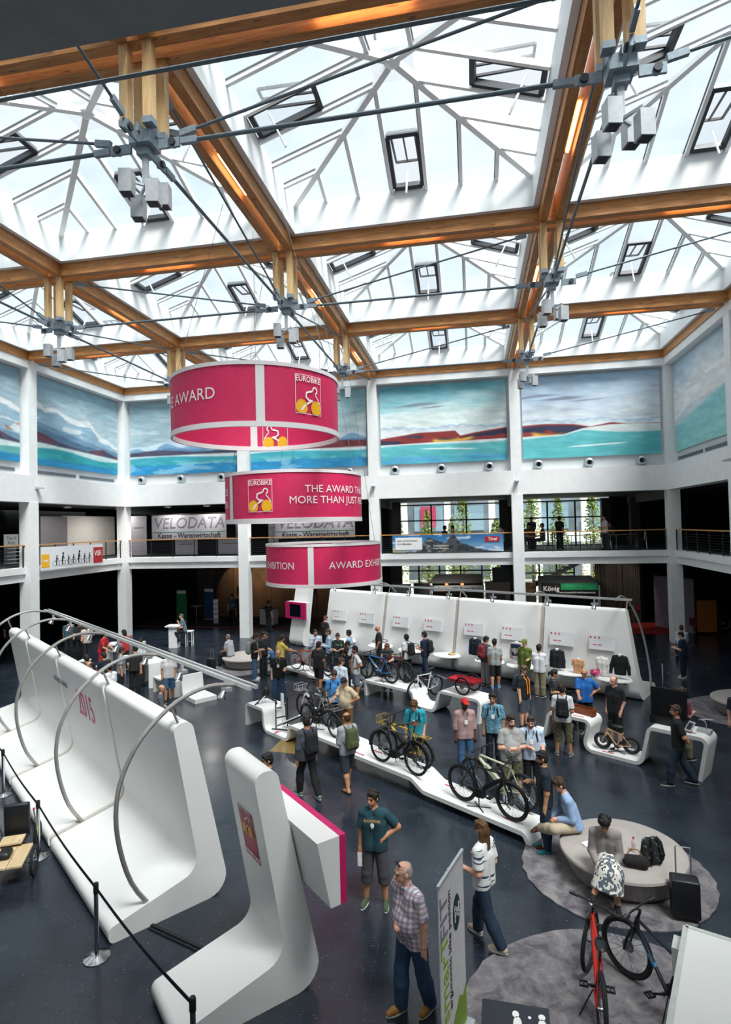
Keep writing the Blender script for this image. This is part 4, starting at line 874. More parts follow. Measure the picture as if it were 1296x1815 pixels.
def bike(label, x, y, z, phi, frame='#333', fork=None, R=.35, tw=.045, WB=1.1, rim=None, kind='mtb', steer=0., lean=0., battery=None, rack=None, fender=None, stand='foot', saddle=None, barw=.35, second=None, lift=.0):
    FR = mat(frame, .35, .15, var=.04, name='bike paint '+frame); FK = mat(fork, .35, .2, name='bike paint '+fork) if fork else BLK; rim = rim or RIMM
    t = thing('bicycle', label, 'bicycle', (x, y, z), rad(phi), 'exhibited bicycles'); t.rotation_euler = (rad(lean), 0, rad(phi))
    h = WB/2; ra = Vector((-h, 0, R)); fa = Vector((h, 0, R)); bb = Vector((-h+.43, 0, .29 if R > .3 else R*.85)); k = R/.35
    hb = Vector((h-.145, 0, R+.36)); ht = Vector((h-.195, 0, R+.49)); st = Vector((-h+.25, 0, .78*min(1, k+.1))); sz = .95 if kind != 'road' else .98
    if kind == 'small': hb = Vector((h-.1, 0, R+.2)); ht = Vector((h-.14, 0, R+.34)); st = Vector((-h+.2, 0, R+.22)); sz = R+.42; bb = Vector((0, 0, R*.7))
    if kind == 'low': st = Vector((-h+.26, 0, .72))
    f = MB(); dt = .036 if battery else .024
    f.tube([hb-Vector((.01, 0, -.03)), bb], dt, 8).tube([ht-Vector((0, 0, .03)), (st+bb)/2 if kind == 'low' else st], .02, 8).tube([bb, st+Vector((-.02, 0, .06))], .018, 8).tube([hb, ht], .026, 8)
    for s in (-.055, .055): f.tube([bb+Vector((-.04, s*.6, 0)), ra+Vector((0, s, 0))], .012, 6).tube([st+Vector((0, s*.3, -.03)), ra+Vector((0, s, 0))], .009, 6)
    f.build('frame', FR, t, True)
    if second: MB().tube([hb*.75+bb*.25+Vector((0, 0, .012)), hb*.35+bb*.65+Vector((0, 0, .012))], dt*1.12, 8).build('frame_stripe', mat(second, .35, name='bike stripe '+second), t, True)
    ax = (ht-hb).normalized(); Rs = Matrix.Rotation(rad(steer), 3, ax); Q = lambda p: hb+Rs@(Vector(p)-hb)
    fo = MB(); lw = .06 if tw > .035 else .045
    for s in (-lw, lw): fo.tube([Q(hb+Vector((.005, s, -.02))), Q(hb*.45+fa*.55+Vector((.01, s, 0))), Q(fa+Vector((0, s, 0)))], [.02, .019, .013] if tw > .035 else [.014, .012, .009], 8)
    fo.bar(Q(hb+Vector((0, -lw, -.01))), Q(hb+Vector((0, lw, -.01))), .05, .05); fo.build('fork', FK, t, True)
    hbz = .12 if kind not in ('low', 'city') else .22; c = ht+ax*hbz+Vector((.05, 0, 0)); b = MB(); b.tube([Q(ht), Q(ht+ax*hbz)], .017, 8).tube([Q(ht+ax*hbz), Q(c)], .016, 8)
    if kind == 'road':
        for s in (-1, 1): b.tube([Q(c), Q(c+Vector((.0, s*.2, 0))), Q(c+Vector((.07, s*.2, .0))), Q(c+Vector((.1, s*.21, -.06))), Q(c+Vector((.06, s*.22, -.12))), Q(c+Vector((-.02, s*.22, -.13)))], .014, 6)
    else:
        for s in (-1, 1): b.tube([Q(c), Q(c+Vector((0, s*.12, .01))), Q(c+Vector((-.05 if kind != 'low' else -.14, s*barw, .02)))], .013, 6); b.tube([Q(c+Vector((.02, s*barw*.6, .0))), Q(c+Vector((.05, s*barw*.95, -.01)))], .007, 5)
    b.build('handlebar', BLK, t, True)
    if kind != 'road':
        for s in (-1, 1): MB().tube([Q(c+Vector((-.03 if kind != 'low' else -.08, s*barw*.66, .016))), Q(c+Vector((-.052 if kind != 'low' else -.145, s*barw*1.02, .021)))], .018, 8).build('grip', BLK, t, True)
    sd_ = Vector((-h+.25-(sz-.78)*.3, 0, sz)); MB().tube([st-Vector((0, 0, .05)), sd_-Vector((0, 0, .03))], .014, 8).build('seatpost', BLK, t, True)
    o_ = obj('saddle', _SAD if saddle is None else MB().ball((0, 0, 0), (.13, .08, .03), 14, 8).tube([(.05, 0, 0), (.15, 0, -.004)], [.045, .02], 8).mesh('saddle', mat(saddle, .5, name='saddle '+saddle), True), t, tuple(sd_))
    ty, rm, sp = wheel_meshes(R, tw, rim)
    for p, st_ in ((ra, 0), (Q(fa), steer)):
        w = obj('wheel', ty, t, tuple(p)); w.rotation_euler = (0, 0, rad(st_)); obj('rim', rm, w); obj('spokes', sp, w)
    Ry = Matrix.Rotation(rad(90), 3, 'X'); cr_ = MB().lathe([(0, .05), (.085, .05), (.085, .056), (0, .056)], 18, bb, Ry).bar(bb+Vector((0, -.07, 0)), bb+Vector((0, .07, 0)), .03, .03)
    ca = rad(-35)
    for s in (-1, 1): e = bb+Vector((math.cos(ca)*.165*s*k, s*.075, math.sin(ca)*.165*s*k)); cr_.bar(bb+Vector((0, s*.07, 0)), e, .014, .024)
    cr_.build('crankset', BLK, t)
    MB().tube([bb+Vector((0, -.05, .08)), ra+Vector((0, -.05, .035)), ra+Vector((-.035, -.05, 0)), ra+Vector((0, -.05, -.04)), bb+Vector((0, -.05, -.08))], .005, 4, closed=True).build('chain', DARKFR, t)
    for s in (-1, 1):
        e = bb+Vector((math.cos(ca)*.165*s*k, s*.13, math.sin(ca)*.165*s*k)); m_ = MB()
        for dx in (-.04, .04): m_.box(e+Vector((dx, 0, 0)), (.014, .1, .02))
        for dy in (-.045, .045): m_.box(e+Vector((0, dy, 0)), (.09, .014, .02))
        m_.box(e, (.09, .02, .02)); m_.build('pedal', BLK, t)
    if battery: MB().bar(hb*.72+bb*.28+Vector((.01, 0, .045)), hb*.2+bb*.8+Vector((.01, 0, .045)), .08, .085).bar(bb+Vector((-.09, 0, .0)), bb+Vector((.12, 0, .02)), .12, .16).build('battery', mat(battery, .4, name='battery '+battery), t)
    if fender:
        fm = mat(fender, .4, name='fender '+fender)
        for p, a0, a1, sg in ((ra, 20, 190, 0), (fa, 5, 130, 1)):
            m_ = MB(); prev = None
            for i in range(9):
                a = rad(a0+(a1-a0)*i/8); q = p+Vector((math.cos(a)*(R+.025), 0, math.sin(a)*(R+.025))); q = Q(q) if sg else q
                if prev: m_.bar(prev, q, .06, .008)
                prev = q
            m_.build('fender', fm, t)
    if rack:
        rm_ = mat(rack, .35, .3, name='carrier '+rack); m_ = MB(); zz = 2*R+.07
        for s in (-.06, .06): m_.tube([st+Vector((-.02, s, zz-st.z)), (-h-.25, s, zz)], .008, 5).tube([(-h-.1, s, zz), ra+Vector((0, s, 0))], .007, 5)
        for dx in (.0, -.12, -.24): m_.tube([(-h+dx, -.07, zz), (-h+dx, .07, zz)], .007, 5)
        m_.build('rear_carrier', rm_, t)
        m_ = MB(); c0 = hb+Vector((.14, 0, .08))
        for dz in (0, .16):
            m_.tube([c0+Vector((0, -.15, dz)), c0+Vector((.22, -.15, dz)), c0+Vector((.22, .15, dz)), c0+Vector((0, .15, dz))], .008, 5, closed=True)
        for dx, dy in ((0, -.15), (.22, -.15), (.22, .15), (0, .15), (.22, 0), (.11, -.15), (.11, .15)): m_.tube([c0+Vector((dx, dy, 0)), c0+Vector((dx, dy, .16))], .006, 5)
        for dy in (-.08, 0, .08): m_.tube([c0+Vector((0, dy, 0)), c0+Vector((.22, dy, 0))], .006, 5)
        m_.build('front_basket', rm_, t)
    if stand == 'foot':
        q = bb+Vector((-.02, 0, 0)); MB().tube([q, (q.x, 0, .02)], .012, 6).tube([(q.x-.2, -.13, .012), (q.x+.2, .13, .012)], .01, 5).tube([(q.x-.2, .13, .012), (q.x+.2, -.13, .012)], .01, 5).build('display_foot', BLK, t)
    elif stand == 'kick': MB().tube([bb+Vector((-.06, .05, 0)), (bb.x-.12, .2, .01-math.tan(rad(lean))*.2)], .009, 6).build('kickstand', BLK, t)
    return t
bike('dark grey electric bike with full fenders, front of the pair beside the yellow bike', 17.60, -16.92, .4, -37, '#55585c', R=.355, tw=.042, kind='city', battery='#1c1e20', fender='#1a1c1f', rack=None, stand='kick', lean=-4)
bike('yellow city e-bike with brown saddle and front basket on the long bench', 17.72, -16.55, .4, 143, '#d2b02c', R=.33, tw=.045, kind='city', battery='#22251f', rack='#c9a82a', saddle='#7a3f22', stand='kick', fender='#2a2b28')
bike('black full-suspension mountain bike at the front end of the long bench', 19.53, -18.24, .22, -37, '#1b1d20', R=.37, tw=.06, WB=1.18, battery='#141518')
bike('cream electric mountain bike behind the black mountain bike', 19.77, -17.83, .22, 143, '#cfd1b6', R=.365, tw=.055, WB=1.18, battery='#c4c7ac', second='#dfe0cb')
bike('black longtail cargo bike on the long bench behind the backpackers', 15.32, -15.05, .49, -40, '#1a1b1d', R=.29, tw=.05, WB=1.22, kind='low', battery='#111214', rim=RIMS, fender='#101113', rack='#8f9396')
bike('silver e-bike with white front rack behind the longtail bike', 15.0, -14.38, .49, 143, '#b9bec2', fork='#d9dcde', R=.34, tw=.045, kind='city', battery='#1d2022', rack='#c9cccd')
bike('bright blue mountain bike on the bench before the product wall', 16.07, -10.10, .53, 147, '#2f7fc0', R=.36, tw=.058, second='#dfe4e8', WB=1.14)
bike('dark red mountain bike half hidden behind the blue one', 16.56, -9.98, .53, -33, '#6d1f2a', R=.36, tw=.058, WB=1.14)
bike('orange road bike on the low end of the bench', 12.86, -8.05, .29, -24, '#e0621c', fork='#e0621c', R=.335, tw=.026, WB=1.0, kind='road', rim=RIMS)
bike('black and violet bike behind the man in black shorts', 14.30, -8.82, .22, -36, '#2b2238', R=.34, tw=.04)
bike('black city bike at the back of the crowded bench', 14.85, -8.72, .22, 140, '#202326', R=.34, tw=.04, kind='city', fender='#202326')
bike('white hardtail mountain bike with fat front wheel beside the red trailer', 17.72, -10.55, .1, -128, '#d6dadb', fork='#e0e3e4', R=.35, tw=.06, WB=1.05)
bike('pale wooden balance bike with fat black tyres on the right bench', 22.80, -14.50, .1, 155, '#c9a57c', fork='#c9a57c', R=.21, tw=.075, WB=.68, kind='small', rim=RIMS, barw=.16)
bike('red mountain bike seen from behind on the front rug', 20.72, -22.50, .02, 86, '#c8291f', R=.36, tw=.055, WB=1.12, steer=-22, lean=3, barw=.3, stand='kick', saddle=None)
bike('black mountain bike with blue and orange stripes on the front rug', 21.45, -22.50, .02, 116, '#1d2430', R=.36, tw=.055, WB=1.12, steer=18, barw=.31, fork='#1a1c20', lean=3, stand='kick', second='#2a86b8')
bike('red frame bike standing in the dark under the right gallery', 31.6, 3.6, 0, 170, '#a8341f', R=.34, tw=.03, rim=RIMS, kind='city', stand='kick')
bike('black fat-wheel bike held by the group behind the right bench', 22.0, -12.75, .0, 70, '#17191b', R=.37, tw=.07, lean=-6)
# ---------------- red two-wheel trailer
t = thing('bike_trailer', 'red two-wheel bike trailer with big black wheels on the bench', 'trailer', (19.05, -11.95, .73), rad(-33), None); RD = mat('#a3182a', .6, name='red trailer cloth')
ty, rm, sp = wheel_meshes(.27, .035, RIMM)
for s in (-.3, .3):
    w = obj('wheel', ty, t, (.1, s, .27)); obj('rim', rm, w); obj('spokes', sp, w)
m_ = MB(); m_.add([(-.4, -.2, .3), (.42, -.2, .3), (.42, .2, .3), (-.4, .2, .3), (-.5, -.25, .42), (.5, -.25, .42), (.5, .25, .42), (-.5, .25, .42)], [(0, 1, 2, 3), (0, 1, 5, 4), (1, 2, 6, 5), (2, 3, 7, 6), (3, 0, 4, 7)]).build('cargo_tub', RD, t)
MB().tube([(-.5, -.25, .42), (.5, -.25, .42), (.5, .25, .42), (-.5, .25, .42)], .014, 6, closed=True).build('tub_rim', RD, t, True); MB().tube([(.1, -.3, .27), (.1, .3, .27)], .012, 6).build('axle', BLK, t); MB().tube([(-.45, 0, .33), (-.8, .05, .3), (-1.1, .05, .36)], .014, 6).build('tow_bar', ALLOY, t, True)
# ---------------- cargo trike at the left edge
t = thing('cargo_trike', 'recumbent cargo trike with wooden deck and black seat, cut by the left edge', 'trike', (11.33, -21.15, 0), rad(-63)); DECK = wood_mat('birch deck', '#c9ad80', '#e3cda6', (1, 6, 6))
for k_, (y0, y1) in enumerate(((-.36, -.13), (-.12, .11), (.12, .35))): MB().box((.15, (y0+y1)/2, .34), (.75, y1-y0, .03)).build('plank', DECK, t)
MB().box((-.3, .0, .42), (.3, .36, .03)).build('plank', DECK, t)
ty, rm, sp = wheel_meshes(.25, .05, RIMM)
for p in ((.2, -.46, .25), (.2, .46, .25), (-.75, .3, .25)):
    w = obj('wheel', ty, t, p); obj('rim', rm, w); obj('spokes', sp, w)
bevelled((-.62, 0, .62), (.1, .42, .62), .04, BLK, 'seat_back', t); bevelled((-.42, 0, .36), (.36, .4, .08), .03, BLK, 'seat_pan', t); bevelled((.12, .0, .42), (.32, .22, .1), .04, BLK, 'cushion', t, taper=.7)
MB().tube([(-.9, 0, .3), (.5, 0, .26)], .025, 8).tube([(.2, -.46, .25), (.2, .46, .25)], .015, 6).tube([(-.7, -.26, .3), (-.6, -.3, .62), (-.5, -.3, .82)], .012, 6).tube([(-.7, .26, .3), (-.6, .3, .62), (-.5, .3, .82)], .012, 6).build('frame', ALLOY, t, True)
for s in (-.3, .3): MB().ball((-.5, s, .84), .022, 8, 6).build('grip', mat('#c23a4a', .5, name='red grip'), t, True)
# ---------------- carrier exhibits on the left end of the long bench
def onA(s, n, z): return BA_O+BA_X*s+BA_Y*n+Z3*z
t = thing('bike_carrier', 'folding rear bike carrier with white wheel rails on the low bench plate', 'bike carrier', tuple(onA(1.58, .38, .09)), math.atan2(BA_X.y, BA_X.x))
for dy in (-.12, .12):
    MB().bar((-.3, dy+.0, .12), (.45, dy+.25, .5), .09, .03).build('wheel_rail', WPR, t); MB().bar((-.3, dy, .09), (.45, dy+.25, .47), .13, .02).build('rail_tray', BLK, t)
MB().tube([(-.38, -.1, .0), (-.38, -.1, .75)], .02, 6).tube([(-.3, .25, .0), (-.3, .25, .85)], .02, 6).tube([(-.38, -.1, .3), (-.3, .25, .3)], .02, 6).tube([(-.3, -.3, .06), (.5, .1, .06)], .02, 6).tube([(.45, -.0, .1), (.5, .3, .6)], .02, 6).build('frame', BLK, t, True)
t2 = thing('magazine', 'small red and white brochure lying on the low bench plate', 'brochure', tuple(onA(1.62, .1, .096)), math.atan2(BA_X.y, BA_X.x)+.2); MB().box((0, 0, .004), (.3, .18, .008)).build('cover', WPR, t2); MB().box((-.1, 0, .009), (.08, .17, .002)).build('spine_print', REDL, t2)
t = thing('trainer', 'black folded indoor trainer standing on the bench\'s left end', 'trainer', tuple(onA(.55, .38, .67)), .3)
m_ = MB().ball((0, 0, .3), (.11, .08, .17), 12, 8); m_.build('flywheel_cover', BLK, t, True); MB().tube([(0, 0, .3), (-.25, -.05, .0)], .025, 6).tube([(0, 0, .2), (.3, .0, .02)], .025, 6).tube([(-.3, -.2, .02), (-.2, .2, .02)], .022, 6).tube([(.32, -.2, .02), (.28, .2, .02)], .022, 6).build('legs', BLK, t, True); MB().bar((-.02, -.05, .22), (-.2, -.09, .04), .05, .02).build('side_plate', WPR, t)
t = thing('wall_mount', 'thin white and black bike post stand at the bench\'s first step', 'stand', tuple(onA(1.05, .62, .09)), -.6); MB().box((0, 0, .45), (.1, .04, .9)).build('post', WPR, t); MB().bar((0, -.04, .5), (0, -.2, .52), .03, .03).build('hook', BLK, t)
# ---------------- right bench exhibits
def onC(s, n, z): return BC_O+BC_X*s+BC_Y*n+Z3*z
t = thing('black_panel', 'tall black display panel with a foot on the right bench', 'display panel', tuple(onC(3.1, .42, .99)), math.atan2(BC_X.y, BC_X.x)); MB().box((0, .02, .42), (.8, .03, .84)).build('panel', mat('#07090c', .35, name='piano black'), t); MB().box((0, -.03, .09), (.8, .14, .18)).build('foot', mat('#0b0d10', .4, name='black foot'), t)
t = thing('tablet', 'small tablet on a tilted stand on the right bench', 'tablet', tuple(onC(3.62, .2, .99)), math.atan2(BC_X.y, BC_X.x)-.5); R_ = Matrix.Rotation(rad(-40), 3, 'X'); MB().box((0, 0, .14), (.17, .02, .24), R=R_).build('case', LAMPG, t); MB().box((0, -.012, .145), (.12, .004, .17), R=R_).build('screen', BLACKM, t); MB().tube([(0, .05, 0), (0, .02, .12)], .01, 6).build('stand', CHROME, t)
t = thing('gadget_plinth', 'silver gadget on a grey plinth at the right end of the bench', 'exhibit', tuple(onC(3.85, .45, .99)), math.atan2(BC_X.y, BC_X.x)); MB().box((0, 0, .03), (.28, .22, .06)).build('plinth', LAMPG, t); MB().tube([(.04, 0, .06), (.04, 0, .2), (0, 0, .25), (-.05, 0, .26)], .012, 6).tube([(-.12, .02, .25), (.16, .06, .3)], .012, 6).build('arm', CHROME, t, True); MB().ball((-.1, 0, .2), (.03, .03, .05), 8, 6).build('knob', BLK, t)
t = thing('wooden_box', 'open brown wooden tray box on the right bench', 'box', tuple(onC(1.0, .42, .82)), math.atan2(BC_X.y, BC_X.x)-.12); BW = wood_mat('brown box wood', '#6d3216', '#9a4f26', (2, 9, 9))
MB().box((0, 0, .01), (.62, .2, .02)).build('bottom', BW, t)
for c, d in (((0, -.1, .09), (.62, .02, .16)), ((0, .1, .09), (.62, .02, .16)), ((-.3, 0, .09), (.02, .18, .16)), ((.3, 0, .09), (.02, .18, .16))): MB().box(c, d).build('side', BW, t)
# ---------------- goods on the wall shelves
for k, r_ in ((1, .33), (2, .33)):
    c = SHELVES[k]; t = thing('wheelset', 'thin black bicycle wheel lying on the %s round shelf from the left' % ('second', 'third')[k-1], 'wheel', tuple(c+Vector((0, 0, .22))), 0); MB().lathe([(r_, -.014), (r_+.018, 0), (r_, .014), (r_-.018, 0)], 40, closed=True).build('tyre', RUB, t, True); MB().lathe([(0, -.2), (.012, -.2), (.012, .05), (0, .05)], 8).build('hub', BLK, t)
    sp_ = MB()
    for i in range(16): a = i*math.pi/8; sp_.tube([(0, 0, .02 if i % 2 else -.02), (r_*math.cos(a), r_*math.sin(a), 0)], .002, 3, False)
    sp_.build('spokes', SPOKE, t)
t = thing('yellow_shoes', 'small beige accessory heap on the fourth round shelf', 'accessory', tuple(SHELVES[3]+Vector((.2, 0, .03))), 0); MB().ball((0, 0, .03), (.16, .1, .05), 12, 6).build('cloth', mat('#c9ad7c', .9, var=.3, name='beige cloth'), t, True); MB().ball((.05, .03, .08), (.06, .05, .04), 10, 6).build('fold', mat('#b8863c', .9, name='ochre cloth'), t, True)
t = thing('sunglasses_set', 'black sunglasses laid out on the fifth round shelf', 'sunglasses', tuple(SHELVES[4]+Vector((-.25, .1, .03))), 0)
for k in range(4):
    for s in (-1, 1): MB().ball((k*.11-.15+.035*s, .05*(k % 2), .03), (.035, .015, .025), 8, 6).build('lens', BLK, t, True)
t = thing('helmet', 'pink and orange cycling helmet on the last shelf', 'helmet', tuple(SHELVES[7]+Vector((-.55, .1, .12))), .4)
MB().ball((0, 0, .06), (.17, .12, .11), 16, 10).build('shell', mat('#d84a7c', .35, var=.3, scale=6, name='pink helmet'), t, True)
for k in (-1, 0, 1): MB().bar((-.13, k*.05, .11-.02*abs(k)), (.13, k*.05, .12-.02*abs(k)), .02, .1).build('vent', BLK, t)
t = thing('brake_parts', 'loose black bike components in front of the pink helmet', 'bike parts', tuple(SHELVES[7]+Vector((-.75, -.1, .05))), .3)
for k in range(5): MB().tube([(k*.08-.2, 0, .0), (k*.08-.16, .05, .06), (k*.08-.12, .0, .03)], .012, 5).build('lever', BLK, t, True)
# ================================================================== people
SKIN = {'light': '#d9a98a', 'tan': '#c08a68', 'pink': '#dca68e', 'dark': '#5a3a2a', 'olive': '#b58563'}
def cloth(c): return mat(c, .88, var=.1, scale=9, bump=.35, bscale=14, name='cloth '+c) if isinstance(c, str) else c
def skin(c): return mat(SKIN[c], .55, var=.06, scale=10, name='skin '+c)
def hairm(c): return mat(c, .7, var=.25, scale=40, bump=.5, bscale=50, name='hair '+c, stretch=(1, 1, .25))
ARMS = {'down': ((.13, -.02, -1), (.03, .16, -1)), 'hip': ((.62, -.25, -.75), (-.72, .5, -.42)), 'phone': ((.08, .12, -1), (-.38, .9, .12)), 'ear': ((.3, .55, -.72), (-.22, .0, 1)), 'cross': ((.22, .28, -.93), (-.95, .42, .02)), 'belly': ((.22, -.05, -1), (-.72, .62, .02)), 'back': ((.2, -.4, -.9), (-.75, -.15, -.35)), 'fwd': ((.05, .45, -.9), (-.05, .95, -.25)), 'reach': ((.12, .75, -.62), (.0, .95, -.1)), 'swingF': ((.12, .32, -.95), (-.03, .6, -.8)), 'swingB': ((.15, -.42, -.9), (.05, -.1, -1)), 'lap': ((.12, .35, -.93), (-.35, .9, -.2)), 'chin': ((.1, .45, -.85), (-.35, .25, .9)), 'bent': ((.15, -.15, -1), (.0, .95, .05)), 'mouth': ((.15, .3, -.9), (-.45, .35, .85)), 'tuck': ((.14, -.12, -1), (-.1, .4, -.92))}
LEGS = {'stand': ((.035, 0, -1), (.01, -.02, -1)), 'wide': ((.1, .03, -1), (.06, -.03, -1)), 'walkF': ((.02, .36, -.93), (.0, .06, -1)), 'walkB': ((.02, -.24, -.97), (.0, -.5, -.87)), 'stepF': ((.03, .2, -.98), (0, .04, -1)), 'stepB': ((.03, -.14, -.99), (0, -.26, -.97)), 'sit': ((.14, .98, -.12), (.02, .06, -1)), 'sitwide': ((.34, .93, -.1), (.05, .0, -1)), 'crossed': ((-.1, .95, .12), (.35, .5, -.78)), 'ankleknee': ((.3, .93, .05), (-.8, .3, -.35)), 'tuck': ((.05, .95, -.2), (0, -.3, -.95))}
def nv(v): v = np.array(v, float); return v/np.linalg.norm(v)
_EYE = MB().ball((0, 0, 0), 1, 8, 6).mesh('eye', mat('#20160f', .3, name='eye dark'), True)
def person(label, x, y, az, h=1.75, z=0., legs=('stand', 'stand'), arms=('down', 'down'), lean=(0, 0), head=(0, 0), sk='light', top=('#333333', 'short'), bottom=('#222222', 'long'), shoe='#222222', hair=('#2a1c12', 'short'), g=1., det=1, seat=None, cap=None, glasses=False, beard=None, belly=0., bag=None, lanyard=None, sole='#dddddd', group='visitors', untuck=1., collar=None, watch=False, sunglasses=False):
    """x,y floor point; az degrees facing (0=+Y, clockwise); legs/arms: (right, left)"""
    H_ = h; t = thing('person', label, 'person', (x, y, z), -rad(az), group); vox = {2: .0125, 1: .018, 0: .026}[det]; SK = skin(sk)
    def mir(v, s): return np.array((v[0]*s, v[1], v[2]))
    pel = np.zeros(3); ax = nv((lean[0], lean[1], 1)); J = {}
    for s, lg in ((1, legs[0]), (-1, legs[1])):
        a, b = LEGS[lg] if isinstance(lg, str) else lg; hip = np.array((s*.05*H_, 0, -.015*H_)); kn = hip+mir(nv(a), s)*.245*H_; an = kn+mir(nv(b), s)*.235*H_; J[s] = (hip, kn, an)
    if seat is None: zsh = -min(J[1][2][2], J[-1][2][2])+.045*H_
    else: zsh = seat+.075*H_*g
    sh = np.array((0, 0, zsh)); pel = pel+sh
    for s in J: J[s] = tuple(q+sh for q in J[s])
    up = ax; rt = nv(np.cross((0, 1, 0), up)); fw = np.cross(up, rt)
    ch = pel+up*.2*H_; shc = pel+up*.275*H_; nk = pel+up*.305*H_; tw = .101*H_*(.94+.06*g)
    A = {}
    for s, am in ((1, arms[0]), (-1, arms[1])):
        a, b = ARMS[am] if isinstance(am, str) else am
        S0 = shc+rt*s*tw-up*.014*H_; loc = lambda v: rt*v[0]+fw*v[1]+up*v[2]
        el = S0+loc(nv(mir(a, s)))*.168*H_; wr = el+loc(nv(mir(b, s)))*.145*H_; hd = nv(wr-el); A[s] = (S0, el, wr, hd)
    hy, hp = rad(head[0]), rad(head[1])
    Rh = np.array(Matrix.Rotation(-hy, 3, 'Z')@Matrix.Rotation(-hp, 3, 'X'))  # columns: head axes
    hc = nk+up*.045*H_+Rh@np.array((0, .012, .048))*H_
    r = lambda k: k*H_*g; e = lambda k: k*H_
    torso = []
    for s in (1, -1):
        torso += [('c', pel+rt*s*e(.042), ch+rt*s*e(.046)-up*e(.03), r(.064), r(.066)), ('c', ch+rt*s*e(.046), shc+rt*s*e(.055)-up*e(.03), r(.062), r(.05)), ('c', shc+rt*s*e(.03)-up*e(.004), A[s][0], e(.038), e(.034)), ('c', nk-up*e(.01)+rt*s*e(.012), A[s][0], e(.026), e(.026))]
    if belly: torso.append(('e', pel+up*e(.09)+fw*e(.03), (r(.095), r(.07)+belly, r(.1))))
    neck = [('c', nk-up*e(.03), hc-Rh@np.array((0, .012, .03))*H_, e(.034), e(.031))]
    def arm(s, k1=1., k2=1.): S0, el, wr, hd = A[s]; return [('c', S0, el, e(.033)*k1, e(.027)*k1), ('c', el, wr, e(.027)*k2, e(.0185)*k2)]
    def leg(s, k=1.):
        hp_, kn, an = J[s]; cf = kn+(an-kn)*.3+np.array((0, -.006*H_, 0)); return [('c', hp_, kn, r(.057)*k, e(.036)*k), ('c', kn, cf, e(.036)*k, e(.036)*k), ('c', cf, an, e(.036)*k, e(.023)*k)]
    F = {}
    for s in (1, -1):
        hp_, kn, an = J[s]; sd_ = an-kn; fd = np.array((0, 1., 0))+(-.0)*sd_
        dz = an[2]-.045*H_
        if dz > .05: d_ = nv(sd_); f0 = nv(np.array((0, 1, 0))-d_*d_[1]) if abs(d_[1]) < .95 else np.array((0, 0, 1.)); f0 = nv(f0+np.array((0, 0, -.25)))
        else: f0 = np.array((0, 1., 0))
        f0 = nv(f0+np.array((s*.18, 0, 0))); dn = np.array((0, 0, -1.)) if dz <= .05 else nv(sd_)
        F[s] = (an, f0, dn)
    def foot(s, k): an, f0, dn = F[s]; return [('c', an+dn*e(.018)-f0*e(.02), an+dn*e(.022)+f0*e(.06), e(.024)*k, e(.022)*k), ('c', an+dn*e(.022)+f0*e(.06), an+dn*e(.028)+f0*e(.095), e(.022)*k, e(.017)*k), ('c', an, an+dn*e(.018), e(.024)*k, e(.025)*k)]
    body = torso+neck+arm(1)+arm(-1)+leg(1)+leg(-1)
    fing = MB()
    for s in (1, -1):
        S0, el, wr, hd = A[s]; n_ = nv(np.cross(hd, rt)) if abs(hd@rt) < .9 else fw; side = nv(np.cross(hd, n_)); body.append(('c', wr, wr+hd*e(.035), e(.0185), e(.021)))
        if side@(-rt*s) < 0 and abs(hd[2]) > .5: pass
        nrm_ = np.cross(side, hd)
        if det >= 1:
            for k in range(4):
                o0 = wr+hd*e(.035)+side*e(.0105)*(k-1.5)*1.05; ln = e((.034, .042, .039, .03)[k]); c1 = o0+hd*ln*.6+nrm_*e(.004); c2 = c1+nv(hd*.75+nrm_*.6)*ln*.62
                fing.tube([Vector(o0), Vector(c1), Vector(c2)], [e(.0068), e(.0062), e(.0048)], 6)
            o0 = wr+hd*e(.01)+side*e(.016)*(1 if s > 0 else -1); fing.tube([Vector(o0), Vector(o0+nv(hd+side*(.8 if s > 0 else -.8)+nrm_*.3)*e(.025)), Vector(o0+nv(hd*1.3+side*(.6 if s > 0 else -.6)+nrm_*.5)*e(.045))], [e(.009), e(.0075), e(.0055)], 6)
        else: body.append(('c', wr+hd*e(.035), wr+hd*e(.075), e(.018), e(.01)))
    # head in the same mesh
    q = lambda v: hc+Rh@(np.array(v)*H_)
    hv = [('e', q((0, -.004, .012)), (e(.044), e(.054), e(.052)), Rh), ('e', q((0, .012, -.022)), (e(.035), e(.04), e(.042)), Rh), ('c', q((0, .05, .004)), q((0, .063, -.016)), e(.006), e(.009)), ('e', q((0, .036, -.045)), (e(.016), e(.014), e(.012)), Rh), ('c', q((-.02, .047, .016)), q((.02, .047, .016)), e(.006), e(.006)), ('e', q((0, .05, -.032)), (e(.014), e(.006), e(.006)), Rh)]
    for s in (1, -1): hv.append(('e', q((s*.046, -.004, -.004)), (e(.007), e(.012), e(.018)), Rh))
    P2, Q2 = solid([(hv+[('c', nk-up*e(.01), hc-Rh@np.array((0, .012, .03))*H_, e(.034), e(.031))], [])], max(.007, vox*.55), .012)
    ex = MB(); ex.v = [tuple(p_) for p_ in P2]; ex.f = [tuple(int(i) for i in c_) for c_ in Q2]; o_ = len(ex.v); ex.v += fing.v; ex.f += [tuple(i+o_ for i in c_) for c_ in fing.f]
    if bottom[1] == 'flip' or shoe == 'bare' or shoe == 'flip': body += foot(1, .85)+foot(-1, .85)
    obj('body', solid_mesh('body', [(body, [])], vox, .03, SK, ex), t)
    # face
    for s in (1, -1):
        o_ = obj('eye', _EYE, t, tuple(q((s*.0185, .0462, .004)))); o_.scale = (e(.0075), e(.005), e(.005))
